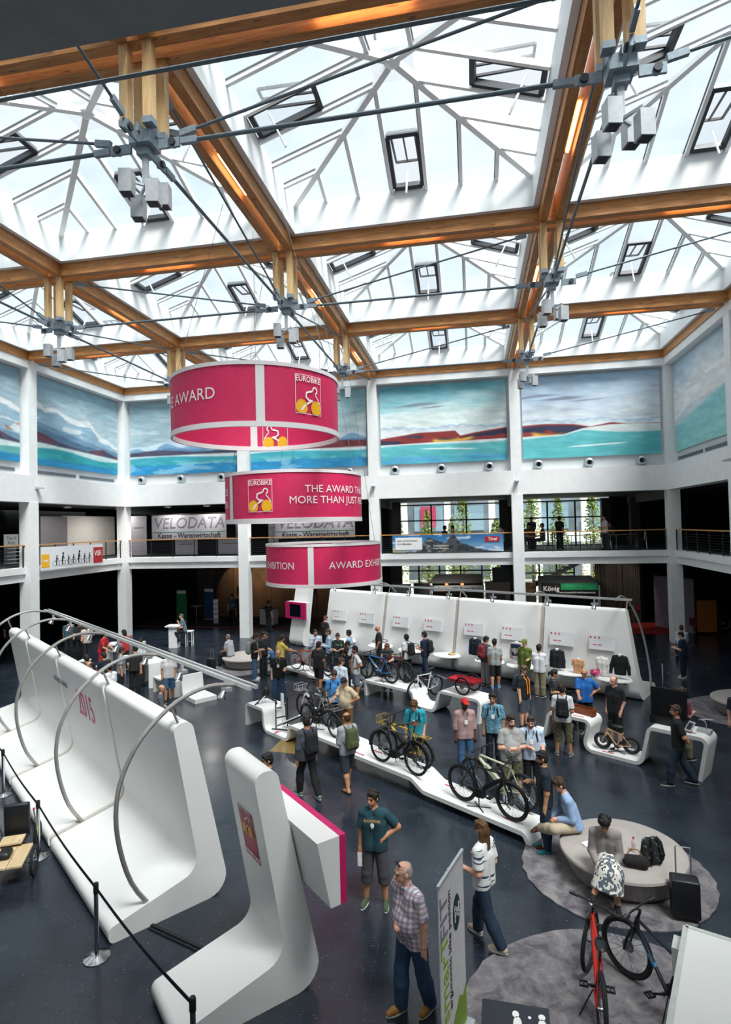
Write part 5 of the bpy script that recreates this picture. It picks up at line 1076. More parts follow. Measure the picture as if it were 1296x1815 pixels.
    if det >= 1:
        MB().tube([Vector(q((-.013, .0535, -.031))), Vector(q((0, .0575, -.03))), Vector(q((.013, .0535, -.031)))], e(.0035), 5).build('lips', mat('#a5604f', .5, name='lips'), t, True)
        for s in (1, -1): MB().tube([Vector(q((s*.009, .0535, .0175))), Vector(q((s*.027, .0475, .0185)))], e(.0038), 5).build('eyebrow', hairm(hair[0] if hair[1] != 'bald' else '#4a3524'), t, True)
    # hair
    hc0, hst = hair
    if hst != 'bald':
        k = 1.085 if hst not in ('buzz', 'fringe') else 1.03
        hp2 = [('e', q((0, -.004, .016)), (e(.0462)*k, e(.0567)*k, e(.0555)*k), Rh), ('e', q((0, -.026, -.008)), (e(.042)*k, e(.036)*k, e(.045)*k), Rh)]
        nn = Rh@np.array((0, .75, -.66)); cut = [(q((0, .031, .012)), nn) if hst != 'recede' else (q((0, .0, .012)), Rh@np.array((0, .7, .45)))]
        if hst in ('short', 'mid', 'long', 'pony'):
            rng = random.Random(int(x*97+y*31)); tu = []
            for _ in range(16):
                a_ = rng.uniform(-1.9, 1.9)+math.pi*1.5; el_ = rng.uniform(.25, 1.5); tu.append(('e', q((.049*math.cos(el_)*math.cos(a_), -.004+.059*math.cos(el_)*math.sin(a_), .018+.056*math.sin(el_))), (e(.012), e(.012), e(.008))))
            for _ in range(5): tu.append(('e', q((rng.uniform(-.03, .03), rng.uniform(.034, .046), rng.uniform(.046, .06))), (e(.012), e(.010), e(.008))))
            hp2 = hp2+tu
        gr = [(hp2, cut)]
        if hst == 'fringe': gr = [(hp2, [(q((0, .0, .0)), nn), (q((0, 0, .03)), Rh@np.array((0, .35, 1.)))])]
        if hst in ('long', 'mid'):
            L = .2 if hst == 'long' else .09; lk = []
            for s in (-1, -.4, .4, 1): lk.append(('c', q((s*.036, -.03, .0)), q((s*.034, -.03, 0))-np.array((0, 0, e(L*(1.1-.15*abs(s)))))-fw*e(.015), e(.022), e(.014)))
            gr.append((lk+hp2[1:], []))
        if hst == 'pony': gr.append(([('c', q((0, -.06, .01)), q((0, -.085, -.01)), e(.018), e(.02)), ('c', q((0, -.085, -.01)), q((0, -.085, -.07)), e(.02), e(.008))], []))
        if hst == 'curly':
            rng = random.Random(int(x*100)); gr = [(hp2+[('e', q((rng.uniform(-.04, .04), rng.uniform(-.055, .02), rng.uniform(.03, .066))), (e(.018),)*3) for _ in range(14)]+[('e', q((rng.choice((-1, 1))*.045, rng.uniform(-.05, .0), rng.uniform(-.01, .04))), (e(.015),)*3) for _ in range(10)], cut)]
        obj('hair', solid_mesh('hair', gr, max(.008, vox*.6), .015, hairm(hc0)), t)
    if beard: obj('beard', solid_mesh('beard', [([('e', q((0, .015, -.036)), (e(.0365), e(.0395), e(.031)), Rh)], [(q((0, 0, -.036)), Rh@np.array((0, -.2, 1.)))])], max(.007, vox*.55), .01, hairm(beard)), t)
    if cap:
        m_ = solid_mesh('cap', [([('e', q((0, -.006, .018)), (e(.052), e(.062), e(.056)), Rh)], [(q((0, 0, .02)), Rh@np.array((0, -.12, -1.)))]), ([('e', q((0, .075, .026)), (e(.04), e(.04), e(.007)), Rh)], [])], max(.008, vox*.6), .008, cloth(cap)); o_ = obj('cap', m_, t)
    if glasses or sunglasses:
        gl = MB(); yy, zz = (.056, .004) if glasses else (.03, .062)
        for s in (1, -1):
            c_ = Vector(q((s*.0195, yy, zz))); R_ = Matrix(Rh); gl.lathe([(e(.0135), -e(.002)), (e(.0155), 0), (e(.0135), e(.002))], 12, c_, R_@Matrix.Rotation(rad(90 if glasses else 35), 3, 'X'), closed=True); gl.tube([c_+R_@Vector((s*e(.014), 0, 0)), Vector(q((s*.047, -.005 if glasses else .0, zz-.004)))], e(.002), 4)
            if sunglasses: gl.ball(c_, (e(.013), e(.008), e(.010)), 8, 6, R_)
        gl.tube([Vector(q((-.006, yy+.003, zz))), Vector(q((.006, yy+.003, zz)))], e(.002), 4); gl.build('glasses', BLK, t, True)
    # shirt
    tm, ts = top
    inf = .013; up3 = lambda p_, d: p_[:3]+(p_[3]+d, p_[4]+d)+p_[5:] if p_[0] == 'c' else (p_[0], p_[1], tuple(a_+d for a_ in p_[2]))+p_[3:]
    tor = [up3(p_, inf) for p_ in torso]
    hem = pel-up*e(.03+.03*untuck) if bottom[1] != 'skirt' else pel+up*e(.02)
    if untuck > .1: tor += [('c', pel+rt*s*e(.044)-up*e(.07), pel+rt*s*e(.042), r(.066)+inf, r(.064)+inf) for s in (1, -1)]
    gs = [(tor, [(hem, -up), (nk+up*e(.012), up)])]
    for s in (1, -1):
        S0, el, wr, hd = A[s]
        if ts in ('short', 'vest'):
            ee = S0+(el-S0)*.78; gs.append(([('c', shc+rt*s*e(.04), S0, e(.041), e(.041)), ('c', S0, ee, e(.041), e(.046), 2)], []))
        elif ts == 'long': gs.append(([('c', shc+rt*s*e(.04), S0, e(.041), e(.041)), ('c', S0, el, e(.041), e(.038)), ('c', el, wr-hd*e(.005), e(.038), e(.028), 2)], []))
        elif ts == 'rolled': ee = el+(wr-el)*.35; gs.append(([('c', shc+rt*s*e(.04), S0, e(.041), e(.041)), ('c', S0, el, e(.041), e(.04)), ('c', el, ee, e(.04), e(.036), 2)], []))
    if tm: obj({'long': 'shirt', 'short': 'shirt', 'rolled': 'shirt', 'tank': 'vest_top', 'vest': 'shirt'}[ts], solid_mesh('shirt', gs, vox, .022, cloth(tm)), t)
    # trousers, shorts, skirt
    bm_, bs = bottom; hipz = pel+up*e(.035); gp = []
    if bs == 'skirt':
        kn = (J[1][1]+J[-1][1])/2; an = (J[1][2]+J[-1][2])/2; gp = [([('c', pel, kn, r(.1), r(.13)), ('c', kn, kn+(an-kn)*.6, r(.13), r(.15), 2), ('c', pel+rt*e(.04), pel-rt*e(.04), r(.075), r(.075))], [])]
    else:
        pv = [('c', pel+rt*s*e(.042)-up*e(.01), pel+rt*s*e(.042)+up*e(.03), r(.064)+.008, r(.064)+.006) for s in (1, -1)]; gp = [(pv, [(hipz, up)])]
        for s in (1, -1):
            hp_, kn, an = J[s]; lg = [('c', hp_, kn, r(.06), e(.047))]
            if bs in ('long', 'flip'): lg += [('c', kn, kn+(an-kn)*.4, e(.05), e(.052)), ('c', kn+(an-kn)*.4, an+nv(an-kn)*e(.012), e(.052), e(.044), 2)]
            elif bs == 'slim': lg = [('c', hp_, kn, r(.059), e(.045)), ('c', kn, kn+(an-kn)*.4, e(.047), e(.05)), ('c', kn+(an-kn)*.4, an+nv(an-kn)*e(.008), e(.05), e(.034), 2)]
            elif bs == 'short': lg = [('c', hp_, kn+(an-kn)*.06, r(.063), e(.058), 2)]
            elif bs == 'capri': lg = [('c', hp_, kn, r(.061), e(.052)), ('c', kn, kn+(an-kn)*.35, e(.052), e(.052), 2)]
            gp.append((lg, []))
    nmb = {'long': 'trousers', 'slim': 'trousers', 'flip': 'trousers', 'short': 'shorts', 'capri': 'shorts', 'skirt': 'skirt'}[bs]
    obj(nmb, solid_mesh(nmb, gp, vox, .025, cloth(bm_)), t)
    if untuck < .1: MB().lathe([(1, -e(.008)), (1, e(.008))], 20, tuple(pel+up*e(.028)), Matrix(((e(.112)*g, 0, 0), (0, e(.076)*g, 0), (0, 0, 1)))).build('belt', BLK, t, True)
    # shoes
    if shoe not in ('bare', 'flip'):
        for s in (1, -1):
            o_ = obj('shoe', solid_mesh('shoe', [(foot(s, 1.12), [(F[s][0]+F[s][2]*e(.044), F[s][2])])], max(.009, vox*.7), .012, cloth(shoe)), t)
            if det >= 1:
                an, f0, dn = F[s]; sd2 = nv(np.cross(f0, dn)); pts = []
                for k in range(12):
                    a_ = 2*math.pi*k/12; pts.append(an+dn*e(.036)+f0*e(.035+.083*math.cos(a_))+sd2*e(.028*math.sin(a_)))
                MB().add([Vector(p_) for p_ in pts]+[Vector(p_+dn*e(.0085)) for p_ in pts], [tuple(range(12)), tuple(range(12, 24))[::-1]]+[(k, (k+1) % 12, 12+(k+1) % 12, 12+k) for k in range(12)]).build('sole', cloth(sole), o_)
    elif shoe == 'flip':
        for s in (1, -1):
            an, f0, dn = F[s]; MB().bar(Vector(an+dn*e(.041)-f0*e(.045)), Vector(an+dn*e(.041)+f0*e(.115)), e(.05), e(.008)).tube([Vector(an+f0*e(.04)-np.array((e(.024), 0, e(.03)))), Vector(an+f0*e(.075)-np.array((0, 0, e(.012)))), Vector(an+f0*e(.04)+np.array((e(.024), 0, -e(.03))))], e(.005), 5).build('sandal', BLK, t)
    if collar: MB().tube([Vector(nk+rt*e(.036*math.cos(a_))+fw*e(.03*math.sin(a_)+.005)+up*e(.012-.012*math.sin(a_))) for a_ in [2*math.pi*k/14 for k in range(14)]], e(.009), 6, closed=True).build('collar', cloth(collar), t, True)
    if lanyard:
        f1 = r(.07)+.02; MB().tube([Vector(nk+rt*e(.03)+up*e(.005)), Vector(shc+rt*e(.03)+fw*(f1)), Vector(ch+fw*(f1+.012)), Vector(shc-rt*e(.03)+fw*(f1)), Vector(nk-rt*e(.03)+up*e(.005))], e(.004), 4).build('lanyard', cloth(lanyard), t); bp = Vector(ch+fw*(f1+.018)-up*.05); MB().bar(bp-Vector(up*.05), bp+Vector(up*.05), .075, .006, tuple(fw)).build('badge', WPR, t)
    if watch:
        S0, el, wr, hd = A[watch]; R_ = Vector(hd).to_track_quat('Z', 'Y').to_matrix(); MB().lathe([(e(.0205), -e(.007)), (e(.023), 0), (e(.0205), e(.007))], 12, Vector(wr-hd*e(.006)), R_, closed=True).build('watch', BLK if watch != 2 else cloth('#e07a1e'), t)
    if bag:
        col_, nm_, lab_ = bag; b = thing(nm_, lab_, 'backpack', (x, y, z), -rad(az), 'carried bags'); R_ = Matrix((rt, fw, up)).transposed()
        dp = r(.066)+.02; c_ = Vector(shc-up*e(.105)-fw*(dp+.085)); me = solid_mesh('sack', [([('c', shc-up*e(.03)-fw*(dp+.075)+rt*s*.055, shc-up*e(.2)-fw*(dp+.085)+rt*s*.065, .085, .095) for s in (1, -1)], [])], max(.014, vox), .05, cloth(col_)); obj('sack', me, b)
        me = solid_mesh('front_pocket', [([('c', shc-up*e(.15)-fw*(dp+.165)+rt*s*.05, shc-up*e(.19)-fw*(dp+.165)+rt*s*.05, .045, .05) for s in (1, -1)], [])], max(.014, vox), .03, cloth(col_)); obj('front_pocket', me, b)
        for s in (1, -1):
            m_ = MB(); m_.tube([Vector(shc+rt*s*e(.055)-fw*(dp+.03)), Vector(shc+rt*s*e(.06)+up*e(.037)), Vector(shc+rt*s*e(.06)+fw*(r(.05)+.035)-up*e(.015)), Vector(ch+rt*s*e(.07)+fw*(r(.062)+.022)-up*e(.02)), Vector(ch+rt*s*e(.108)*g-fw*.02-up*e(.06)), Vector(shc+rt*s*e(.07)-fw*(dp+.03)-up*e(.19))], .017, 6); m_.build('strap', cloth(col_), b, True)
    return t, A, q
# ------------------------------------------------------------------ the visitors
PLAID = check_mat('blue plaid', '#dbe3f0', '#1f4790', '#cfa184', 34); REDCHK = check_mat('red check', '#e6d0b4', '#b3352e', '#d9a24a', 34); CAMO = blotch_mat('camouflage', ['#23261d', '#4a4a33', '#6b664a', '#34382a'], 14); STRIPE = blotch_mat('navy striped knit', ['#22324a', '#e4e6e4', '#dfe2e0', '#31455f'], 7, stretch=(.35, .35, 2.6)); SKIRT = blotch_mat('ikat skirt', ['#39434d', '#e6e3da', '#56626c', '#dedad0'], 10, stretch=(1, 1, .8)); DOTS = blotch_mat('dark floral', ['#14171a', '#14171a', '#20262a', '#8f9a8a'], 22); BLUPAT = blotch_mat('blue leaf print', ['#35647c', '#4a7d95', '#6c9bae', '#8ab2c0'], 26); LBLUE = blotch_mat('pale blue oxford', ['#a9bfd8', '#b5c9de', '#bfd0e2', '#b0c4da'], 30)
def bagof(c, l): return (c, 'backpack', l)
V = 'visitors'
_, A_, q_ = person('man in a teal T-shirt and grey shorts, one hand on his hip', 17.78, -21.02, 182, 1.75, arms=('down', 'hip'), legs=('wide', 'wide'), head=(22, 4), top=('#1f4550', 'short'), bottom=('#4b4a50', 'capri'), shoe='#49563f', hair=('#1f140e', 'short'), sk='tan', det=2, g=1.03, watch=-1, untuck=.6)
_w = Vector(A_[1][2]+A_[1][3]*.09); t = thing('drink_carton', 'small white carton held by the man in the teal T-shirt', 'carton', (17.78, -21.02, 0), -rad(182)); MB().box(_w-Vector((0, 0, .07)), (.07, .07, .2)).build('box', WPR, t); MB().box(_w-Vector((0, .036, .07)), (.04, .004, .06)).build('print', REDL, t)
tt = bpy.data.objects['person']; m_ = MB(); text_flat(m_, 'BULLDOGGE', .045, (0, .165, 1.345), (-1, 0, 0), (0, 0, 1), .01); m_.build('shirt_print', YEL, tt); MB().ball((0, .158, 1.27), (.03, .008, .045), 8, 6).build('shirt_print', WPR, tt)
person('older man in a blue plaid shirt and jeans with sunglasses on his head', 18.56, -22.95, 222, 1.83, arms=('belly', 'down'), legs=('stepF', 'stepB'), lean=(0, .12), head=(18, 6), top=(PLAID, 'short'), bottom=('#2d4b6b', 'long'), shoe='#a9793a', hair=('#a39a90', 'fringe'), sk='pink', sunglasses=True, det=2, g=1.13, belly=.015, watch=-1, untuck=1.3, collar=PLAID)
person('long-haired woman in a striped top and jeans walking away', 19.44, -21.62, 300, 1.69, arms=('bent', 'bent'), legs=('walkF', 'walkB'), head=(20, 5), top=(STRIPE, 'short'), bottom=('#1e2f44', 'long'), shoe='#cbb9a2', hair=('#5f4024', 'long'), sk='pink', det=2, watch=-1, untuck=.6)
person('man in a grey shirt and black trousers walking with a black backpack', 15.72, -17.67, 315, 1.78, legs=('walkB', 'walkF'), arms=('down', 'down'), head=(25, 0), top=('#42464f', 'long'), bottom=('#121417', 'slim'), shoe='#5d6f69', hair=('#1d1510', 'short'), sk='olive', det=2, bag=bagof('#17191d', 'black backpack on the man walking in a grey shirt'), beard='#1d1510')
person('balding man in flip-flops with a green rolled backpack', 16.53, -17.23, 318, 1.72, legs=('walkF', 'stepB'), arms=('bent', 'phone'), top=('#9aa0a8', 'long'), bottom=('#2a333d', 'short'), shoe='flip', hair=('#3a2718', 'fringe'), sk='tan', det=2, bag=bagof('#4a5234', 'olive green roll-top backpack on the man in flip-flops'))
person('man with glasses on the phone behind the closest sign stand', 15.62, -19.8, 232, 1.74, arms=('down', 'ear'), head=(0, 5), top=('#16222c', 'short'), bottom=('#15181c', 'long'), hair=('#100c0a', 'short'), sk='olive', glasses=True, det=2)
person('man in a red cap and dusty pink shirt beside the long bench', 19.10, -16.05, 166, 1.76, arms=('down', 'down'), head=(-10, 6), top=('#a98b8a', 'rolled'), bottom=('#3d5f85', 'slim'), shoe='#333333', hair=('#0e0b0a', 'buzz'), cap='#c22a26', sk='dark', beard='#0e0b0a', det=2, lanyard='#222222')
person('man in a blue leaf-print shirt with a moustache and backpack straps', 19.77, -15.65, 184, 1.79, arms=('down', 'down'), head=(5, 5), top=(BLUPAT, 'short'), bottom=('#17202c', 'slim'), hair=('#17100c', 'short'), sk='olive', det=2, beard=None, lanyard='#1a1a1a', bag=bagof('#14171b', 'black backpack on the man in the blue leaf-print shirt'))
person('man in a grey T-shirt with folded arms and camouflage shorts', 20.08, -17.25, 168, 1.78, arms=('cross', 'cross'), legs=('wide', 'wide'), head=(-18, 4), top=('#9b9b99', 'short'), bottom=(CAMO, 'short'), shoe='#8f9aa5', hair=('#2a1c12', 'short'), sk='pink', beard='#4a2f1c', sunglasses=True, det=2, g=1.14, belly=.02)
person('bearded man in a light blue shirt with sunglasses on his shaved head', 20.52, -17.1, 182, 1.75, arms=('belly', 'bent'), head=(5, 18), top=(LBLUE, 'rolled'), bottom=('#14171d', 'slim'), hair=('#3a2a1e', 'buzz'), sk='pink', beard='#2a1d14', sunglasses=True, det=2, lanyard='#20242a', bag=bagof('#2a2f36', 'dark backpack on the man in the light blue shirt'))
person('dark-haired man in a black T-shirt and jeans at the end of the long bench', 20.55, -19.15, 268, 1.76, arms=('bent', 'down'), head=(0, 8), top=('#14212c', 'short'), bottom=('#1d3149', 'slim'), shoe='#2a7f86', hair=('#120d0b', 'short'), sk='olive', beard='#1a120d', det=2, lanyard='#111111', watch=1)
person('man in a pale blue shirt sitting on the round seat with crossed legs', 21.02, -19.28, 262, 1.76, z=.0, seat=.47, legs=('sit', 'ankleknee'), arms=('lap', 'phone'), lean=(0, .32), head=(0, 22), top=('#8fa9cc', 'long'), bottom=('#b4a68f', 'long'), shoe='#4a2a20', hair=('#3d2818', 'short'), sk='pink', det=2, untuck=.3)
person('woman in a grey cardigan and patterned skirt sitting on the round seat', 21.33, -20.3, 192, 1.66, seat=.47, legs=('crossed', 'sit'), arms=('lap', 'lap'), lean=(0, .22), head=(0, 38), top=('#8c8684', 'long'), bottom=(SKIRT, 'skirt'), shoe='#1d1614', hair=('#0d0b0b', 'curly'), sk='tan', det=2, g=.93, untuck=.05)
person('man in a turquoise shirt bending over the yellow bike', 17.93, -16.0, 178, 1.74, arms=('down', 'tuck'), head=(5, 38), lean=(0, .14), top=('#259fb4', 'short'), bottom=('#171a20', 'slim'), hair=('#5a3a20', 'short'), sk='pink', det=2, g=1.06, lanyard='#1b2a3a', bag=bagof('#1a2230', 'navy backpack on the man in the turquoise shirt'))
person('man in a blue T-shirt with backpack straps looking down', 15.37, -13.6, 168, 1.74, arms=('down', 'tuck'), head=(0, 25), top=('#3f84c2', 'short'), bottom=('#1a1f28', 'long'), hair=('#3a2618', 'short'), sk='pink', g=1.1, bag=bagof('#1d2430', 'dark backpack on the man in the blue T-shirt'))
person('man in a beige short-sleeved shirt and tan trousers, hand on his hip', 15.86, -14.25, 205, 1.74, arms=('reach', 'hip'), head=(-12, 28), lean=(0, .1), top=('#c6b598', 'short'), bottom=('#7a5a2b', 'long'), shoe='#2b2018', hair=('#17100c', 'short'), sk='tan', g=1.1, untuck=0, belly=.015)
person('man in a white T-shirt and grey shorts with a hand on his hip', 15.35, -10.43, 240, 1.76, arms=('hip', 'hip'), top=('#dcdcda', 'short'), bottom=('#6b7682', 'short'), shoe='#8a7a68', hair=('#15100d', 'short'), sk='tan', beard='#201610', bag=bagof('#1a1d22', 'black backpack on the man in the white T-shirt'))
person('man in a pale shirt half hidden behind the white T-shirt', 15.2, -12.1, 20, 1.74, head=(35, 10), top=('#c9d6e6', 'long'), bottom=('#2a2f38', 'long'), hair=('#4a3020', 'short'), sk='pink')
person('person in a black T-shirt and black shorts seen from behind', 13.83, -9.63, 8, 1.74, arms=('tuck', 'down'), head=(20, 5), legs=('stepB', 'stepF'), top=('#1b1f22', 'short'), bottom=('#101214', 'short'), shoe='#dcdcdc', hair=('#15110f', 'short'), sk='tan', untuck=1.4)
person('bald man in a black polo shirt and jeans with a lanyard', 12.84, -11.14, 165, 1.77, arms=('down', 'bent'), head=(-4, 14), legs=('wide', 'wide'), top=('#14181c', 'short'), bottom=('#2c4d6e', 'long'), shoe='#20222a', hair=('#6a4a34', 'fringe'), sk='pink', lanyard='#8a8a80', g=1.08)
person('man in a yellow shirt touching the orange bike', 12.02, -8.6, 50, 1.76, arms=('reach', 'reach'), lean=(0, .12), head=(0, 15), top=('#dcc35c', 'short'), bottom=('#2a2d33', 'long'), hair=('#3d2c1e', 'short'), sk='tan', g=1.15)
person('man with a grey backpack, black T-shirt and jeans by the far round seat', 10.94, -8.44, 75, 1.76, arms=('phone', 'phone'), head=(5, 15), top=('#15181c', 'short'), bottom=('#46688c', 'long'), shoe='#d8d8d8', hair=('#15100d', 'short'), sk='olive', bag=bagof('#8a8d8c', 'light grey backpack on the man by the far round seat'))
person('man in dark clothes behind the man with the grey backpack', 11.1, -7.9, 110, 1.75, head=(0, 5), top=('#20242a', 'short'), bottom=('#1b2430', 'long'), hair=('#1a130f', 'short'), sk='olive', det=0)
person('young man in black holding a camera beside the far sign stand', 12.6, -3.9, 40, 1.76, arms=('phone', 'phone'), head=(8, 15), top=('#14171b', 'short'), bottom=('#14171b', 'slim'), hair=('#5a3520', 'short'), sk='pink')
person('man in a light blue shirt facing left beside the crowded bench', 13.64, -7.31, 250, 1.77, arms=('phone', 'phone'), top=('#9fb9d6', 'long'), bottom=('#1d2530', 'long'), hair=('#4a4038', 'short'), sk='pink')
person('man with clasped hands in a pale shirt behind the dark bikes', 13.05, -7.2, 155, 1.72, arms=('mouth', 'belly'), top=('#b4c3d8', 'long'), bottom=('#202632', 'long'), hair=('#2a1c14', 'short'), sk='pink', glasses=True, beard='#2a1c14')
person('man in a dark T-shirt with green print reading behind the bikes', 14.12, -7.82, 170, 1.72, arms=('phone', 'phone'), head=(0, 15), top=(blotch_mat('dark print tee', ['#1c2834', '#1c2834', '#2a3a30', '#8aa05a'], 9), 'short'), bottom=('#1c2834', 'long'), hair=('#3a2416', 'short'), sk='pink', glasses=True)
person('bearded man in a pale blue shirt near the second info board', 14.49, -7.4, 275, 1.76, arms=('down', 'phone'), top=('#a5bcd6', 'long'), bottom=('#1e2530', 'long'), hair=('#14100d', 'short'), sk='olive', beard='#14100d')
person('person in a dark cap with a pink brim among the bikes', 14.75, -9.1, 60, 1.66, head=(30, 15), top=('#d0d4cc', 'short'), bottom=('#22262c', 'long'), hair=('#1d140f', 'mid'), sk='tan', cap='#23272e')
person('dark-haired woman with bare shoulders behind the white T-shirt man', 14.95, -10.2, 20, 1.66, head=(10, 20), top=('#20242a', 'tank'), bottom=('#22262c', 'long'), hair=('#1d120c', 'long'), sk='tan', g=.92)
person('bald man in a black polo by the second seam of the product wall', 15.5, -6.4, 268, 1.78, arms=('down', 'tuck'), head=(-5, 12), top=('#151a22', 'short'), bottom=('#14171c', 'long'), hair=('#333333', 'bald'), sk='tan')
person('long-haired woman looking at her phone behind the blue bike', 16.28, -9.35, 168, 1.68, arms=('phone', 'phone'), head=(0, 30), top=('#23302f', 'tank'), bottom=('#1c2026', 'long'), hair=('#6a4526', 'long'), sk='pink', g=.93)
person('shaven-headed man in white with a large black backpack', 16.85, -8.1, 305, 1.76, arms=('down', 'down'), top=('#d5d8dc', 'short'), bottom=('#15191f', 'long'), shoe='#222222', hair=('#1d1510', 'buzz'), sk='dark', bag=bagof('#181b20', 'large black backpack on the shaven-headed man'))
person('man in a navy T-shirt and dark beanie by the product wall', 17.49, -7.66, 290, 1.78, arms=('phone', 'phone'), legs=('stepF', 'stepB'), top=('#1a2740', 'short'), bottom=('#1a2c44', 'long'), shoe='#5a3a2a', hair=('#15171b', 'short'), cap=None, sk='pink', bag=bagof('#1d1f1f', 'black backpack on the man in navy'))
person('man with a red and black backpack looking at the blue jacket', 19.73, -8.32, 42, 1.75, arms=('phone', 'phone'), head=(20, 15), top=('#4a4d52', 'long'), bottom=('#8f9094', 'long'), hair=('#120e0c', 'short'), sk='olive', bag=bagof('#7a2230', 'red and black backpack on the man in grey trousers'))
person('man in a grey T-shirt and black shorts seen from behind at the wall', 20.05, -8.73, 5, 1.74, arms=('tuck', 'down'), legs=('stepF', 'stepB'), top=('#9da0a0', 'short'), bottom=('#14161a', 'short'), shoe='#3a84b4', hair=('#120e0c', 'short'), sk='tan')
person('man in a white shirt and khaki trousers facing the product wall', 21.48, -9.61, 20, 1.73, arms=('phone', 'phone'), top=('#dfe2e6', 'rolled'), bottom=('#8c8268', 'long'), shoe='#1c1e22', hair=('#120e0c', 'short'), sk='olive')
person('man in a black cap and orange-trimmed black jacket with grey shorts', 20.71, -12.73, 130, 1.77, arms=('down', 'down'), head=(-5, 12), top=('#15181b', 'short'), bottom=('#3f4c58', 'short'), shoe='#1c1c1c', hair=('#5a4a3a', 'short'), cap='#23282b', sk='pink', g=1.05, bag=bagof('#2f3b47', 'small slate backpack on the man in the orange-trimmed jacket'))
tp = [o for o in bpy.data.objects if o.get('label', '').startswith('man in a black cap and orange')][0]
for s in (1, -1): MB().tube([(s*.06, .05, 1.48), (s*.055, .155, 1.38), (s*.05, .165, 1.2), (s*.05, .17, 1.0)], .018, 6).build('jacket_trim', cloth('#e08a1e'), tp, True)
person('dark-haired woman in a dark floral blouse behind the right bench', 21.55, -12.55, 95, 1.62, arms=('bent', 'down'), head=(0, 15), top=(DOTS, 'short'), bottom=(CAMO, 'long'), hair=('#100c0b', 'pony'), sk='tan', g=.95)
person('man in camouflage shorts seen from behind with a big black backpack', 21.51, -14.62, 10, 1.76, arms=('bent', 'down'), legs=('wide', 'wide'), head=(15, 5), top=('#c9ccce', 'short'), bottom=(CAMO, 'capri'), shoe='#6a6258', hair=('#2a1b12', 'short'), sk='tan', bag=bagof('#15171b', 'big black backpack on the man in camouflage shorts'), det=2, g=1.05)
person('bald man in a bright blue T-shirt holding a bicycle', 22.35, -12.9, 185, 1.76, arms=('fwd', 'hip'), head=(10, 12), top=('#1f66b4', 'short'), bottom=('#14171b', 'long'), hair=('#333333', 'bald'), sk='tan', glasses=True, g=1.06)
person('balding man in a black vest and black trousers behind the balance bike', 22.95, -13.75, 225, 1.78, arms=('tuck', 'tuck'), head=(5, 10), top=('#15181c', 'short'), bottom=('#101216', 'capri'), shoe='#202226', hair=('#4a3a2e', 'fringe'), sk='pink', g=1.1, det=2, untuck=1.3, watch=-1)
person('man in a maroon T-shirt behind the black panel', 24.30, -14.55, 62, 1.74, arms=('phone', 'down'), legs=('stepF', 'stepB'), head=(15, 12), top=('#7a3440', 'short'), bottom=('#8f8a70', 'long'), hair=('#3d2a1c', 'short'), sk='pink')
person('man in black walking left past the right bench, hands behind him', 23.74, -16.05, 283, 1.76, arms=('back', 'back'), legs=('walkB', 'walkF'), head=(-8, 0), top=('#14181b', 'short'), bottom=('#1d2c3c', 'long'), shoe='#1e2226', hair=('#3a2c22', 'short'), sk='tan', det=2, untuck=1.3)
person('woman in navy reading by the right column', 26.87, -6.72, 300, 1.68, arms=('phone', 'phone'), head=(-10, 12), top=('#18243c', 'short'), bottom=('#18243c', 'slim'), shoe='#c9b8b0', hair=('#120e0d', 'short'), sk='pink', g=1.2)
person('man in a pale shirt sitting on a silver case by the right column', 27.95, -3.3, 14, 1.72, seat=.42, legs=('sit', 'sit'), arms=('lap', 'lap'), lean=(0, .12), top=('#c6cfe0', 'long'), bottom=('#16181c', 'long'), hair=('#4a3020', 'short'), sk='pink')
tag(bevelled((27.95, -3.3, .2), (.26, .38, .4), .03, mat('#c3c6c8', .35, .5, name='case alu'), 'case', None, rad(-14)), 'silver hard case used as a seat by the right column', 'case')
person('man cut by the right edge in dark shirt and orange shoes', 25.72, -14.25, 200, 1.74, arms=('down', 'down'), legs=('walkF', 'walkB'), top=('#1b2236', 'short'), bottom=('#b0a78c', 'long'), shoe='#c4402a', hair=('#2a1c14', 'short'), sk='pink')
# left zone behind the display wall
person('man in a white T-shirt and denim shorts beside the white steps', 9.02, -11.48, 160, 1.74, arms=('down', 'down'), legs=('stepF', 'stepB'), head=(0, 10), top=('#d8d5d4', 'short'), bottom=('#3a5c80', 'short'), shoe='#1c1e22', hair=('#15100d', 'short'), sk='tan')
person('bald man in a grey jacket crouching behind the display wall', 10.15, -14.15, 62, 1.72, seat=.4, legs=('sit', 'sit'), arms=('lap', 'belly'), lean=(0, .15), top=('#5a5d66', 'long'), bottom=('#23262c', 'long'), hair=('#8a6a50', 'fringe'), sk='pink', glasses=True)
tag(bevelled((10.15, -14.15, .19), (.42, .42, .38), .03, SOLID, 'stool', None, .4), 'low white cube stool under the man in the grey jacket', 'stool')
person('man resting his chin on his hand at the white bar table', 4.95, -2.6, 235, 1.74, seat=.72, legs=('tuck', 'tuck'), arms=('chin', 'lap'), lean=(0, .2), top=('#5a7078', 'short'), bottom=('#1b1e24', 'long'), hair=('#5a4a40', 'buzz'), sk='pink', det=0)
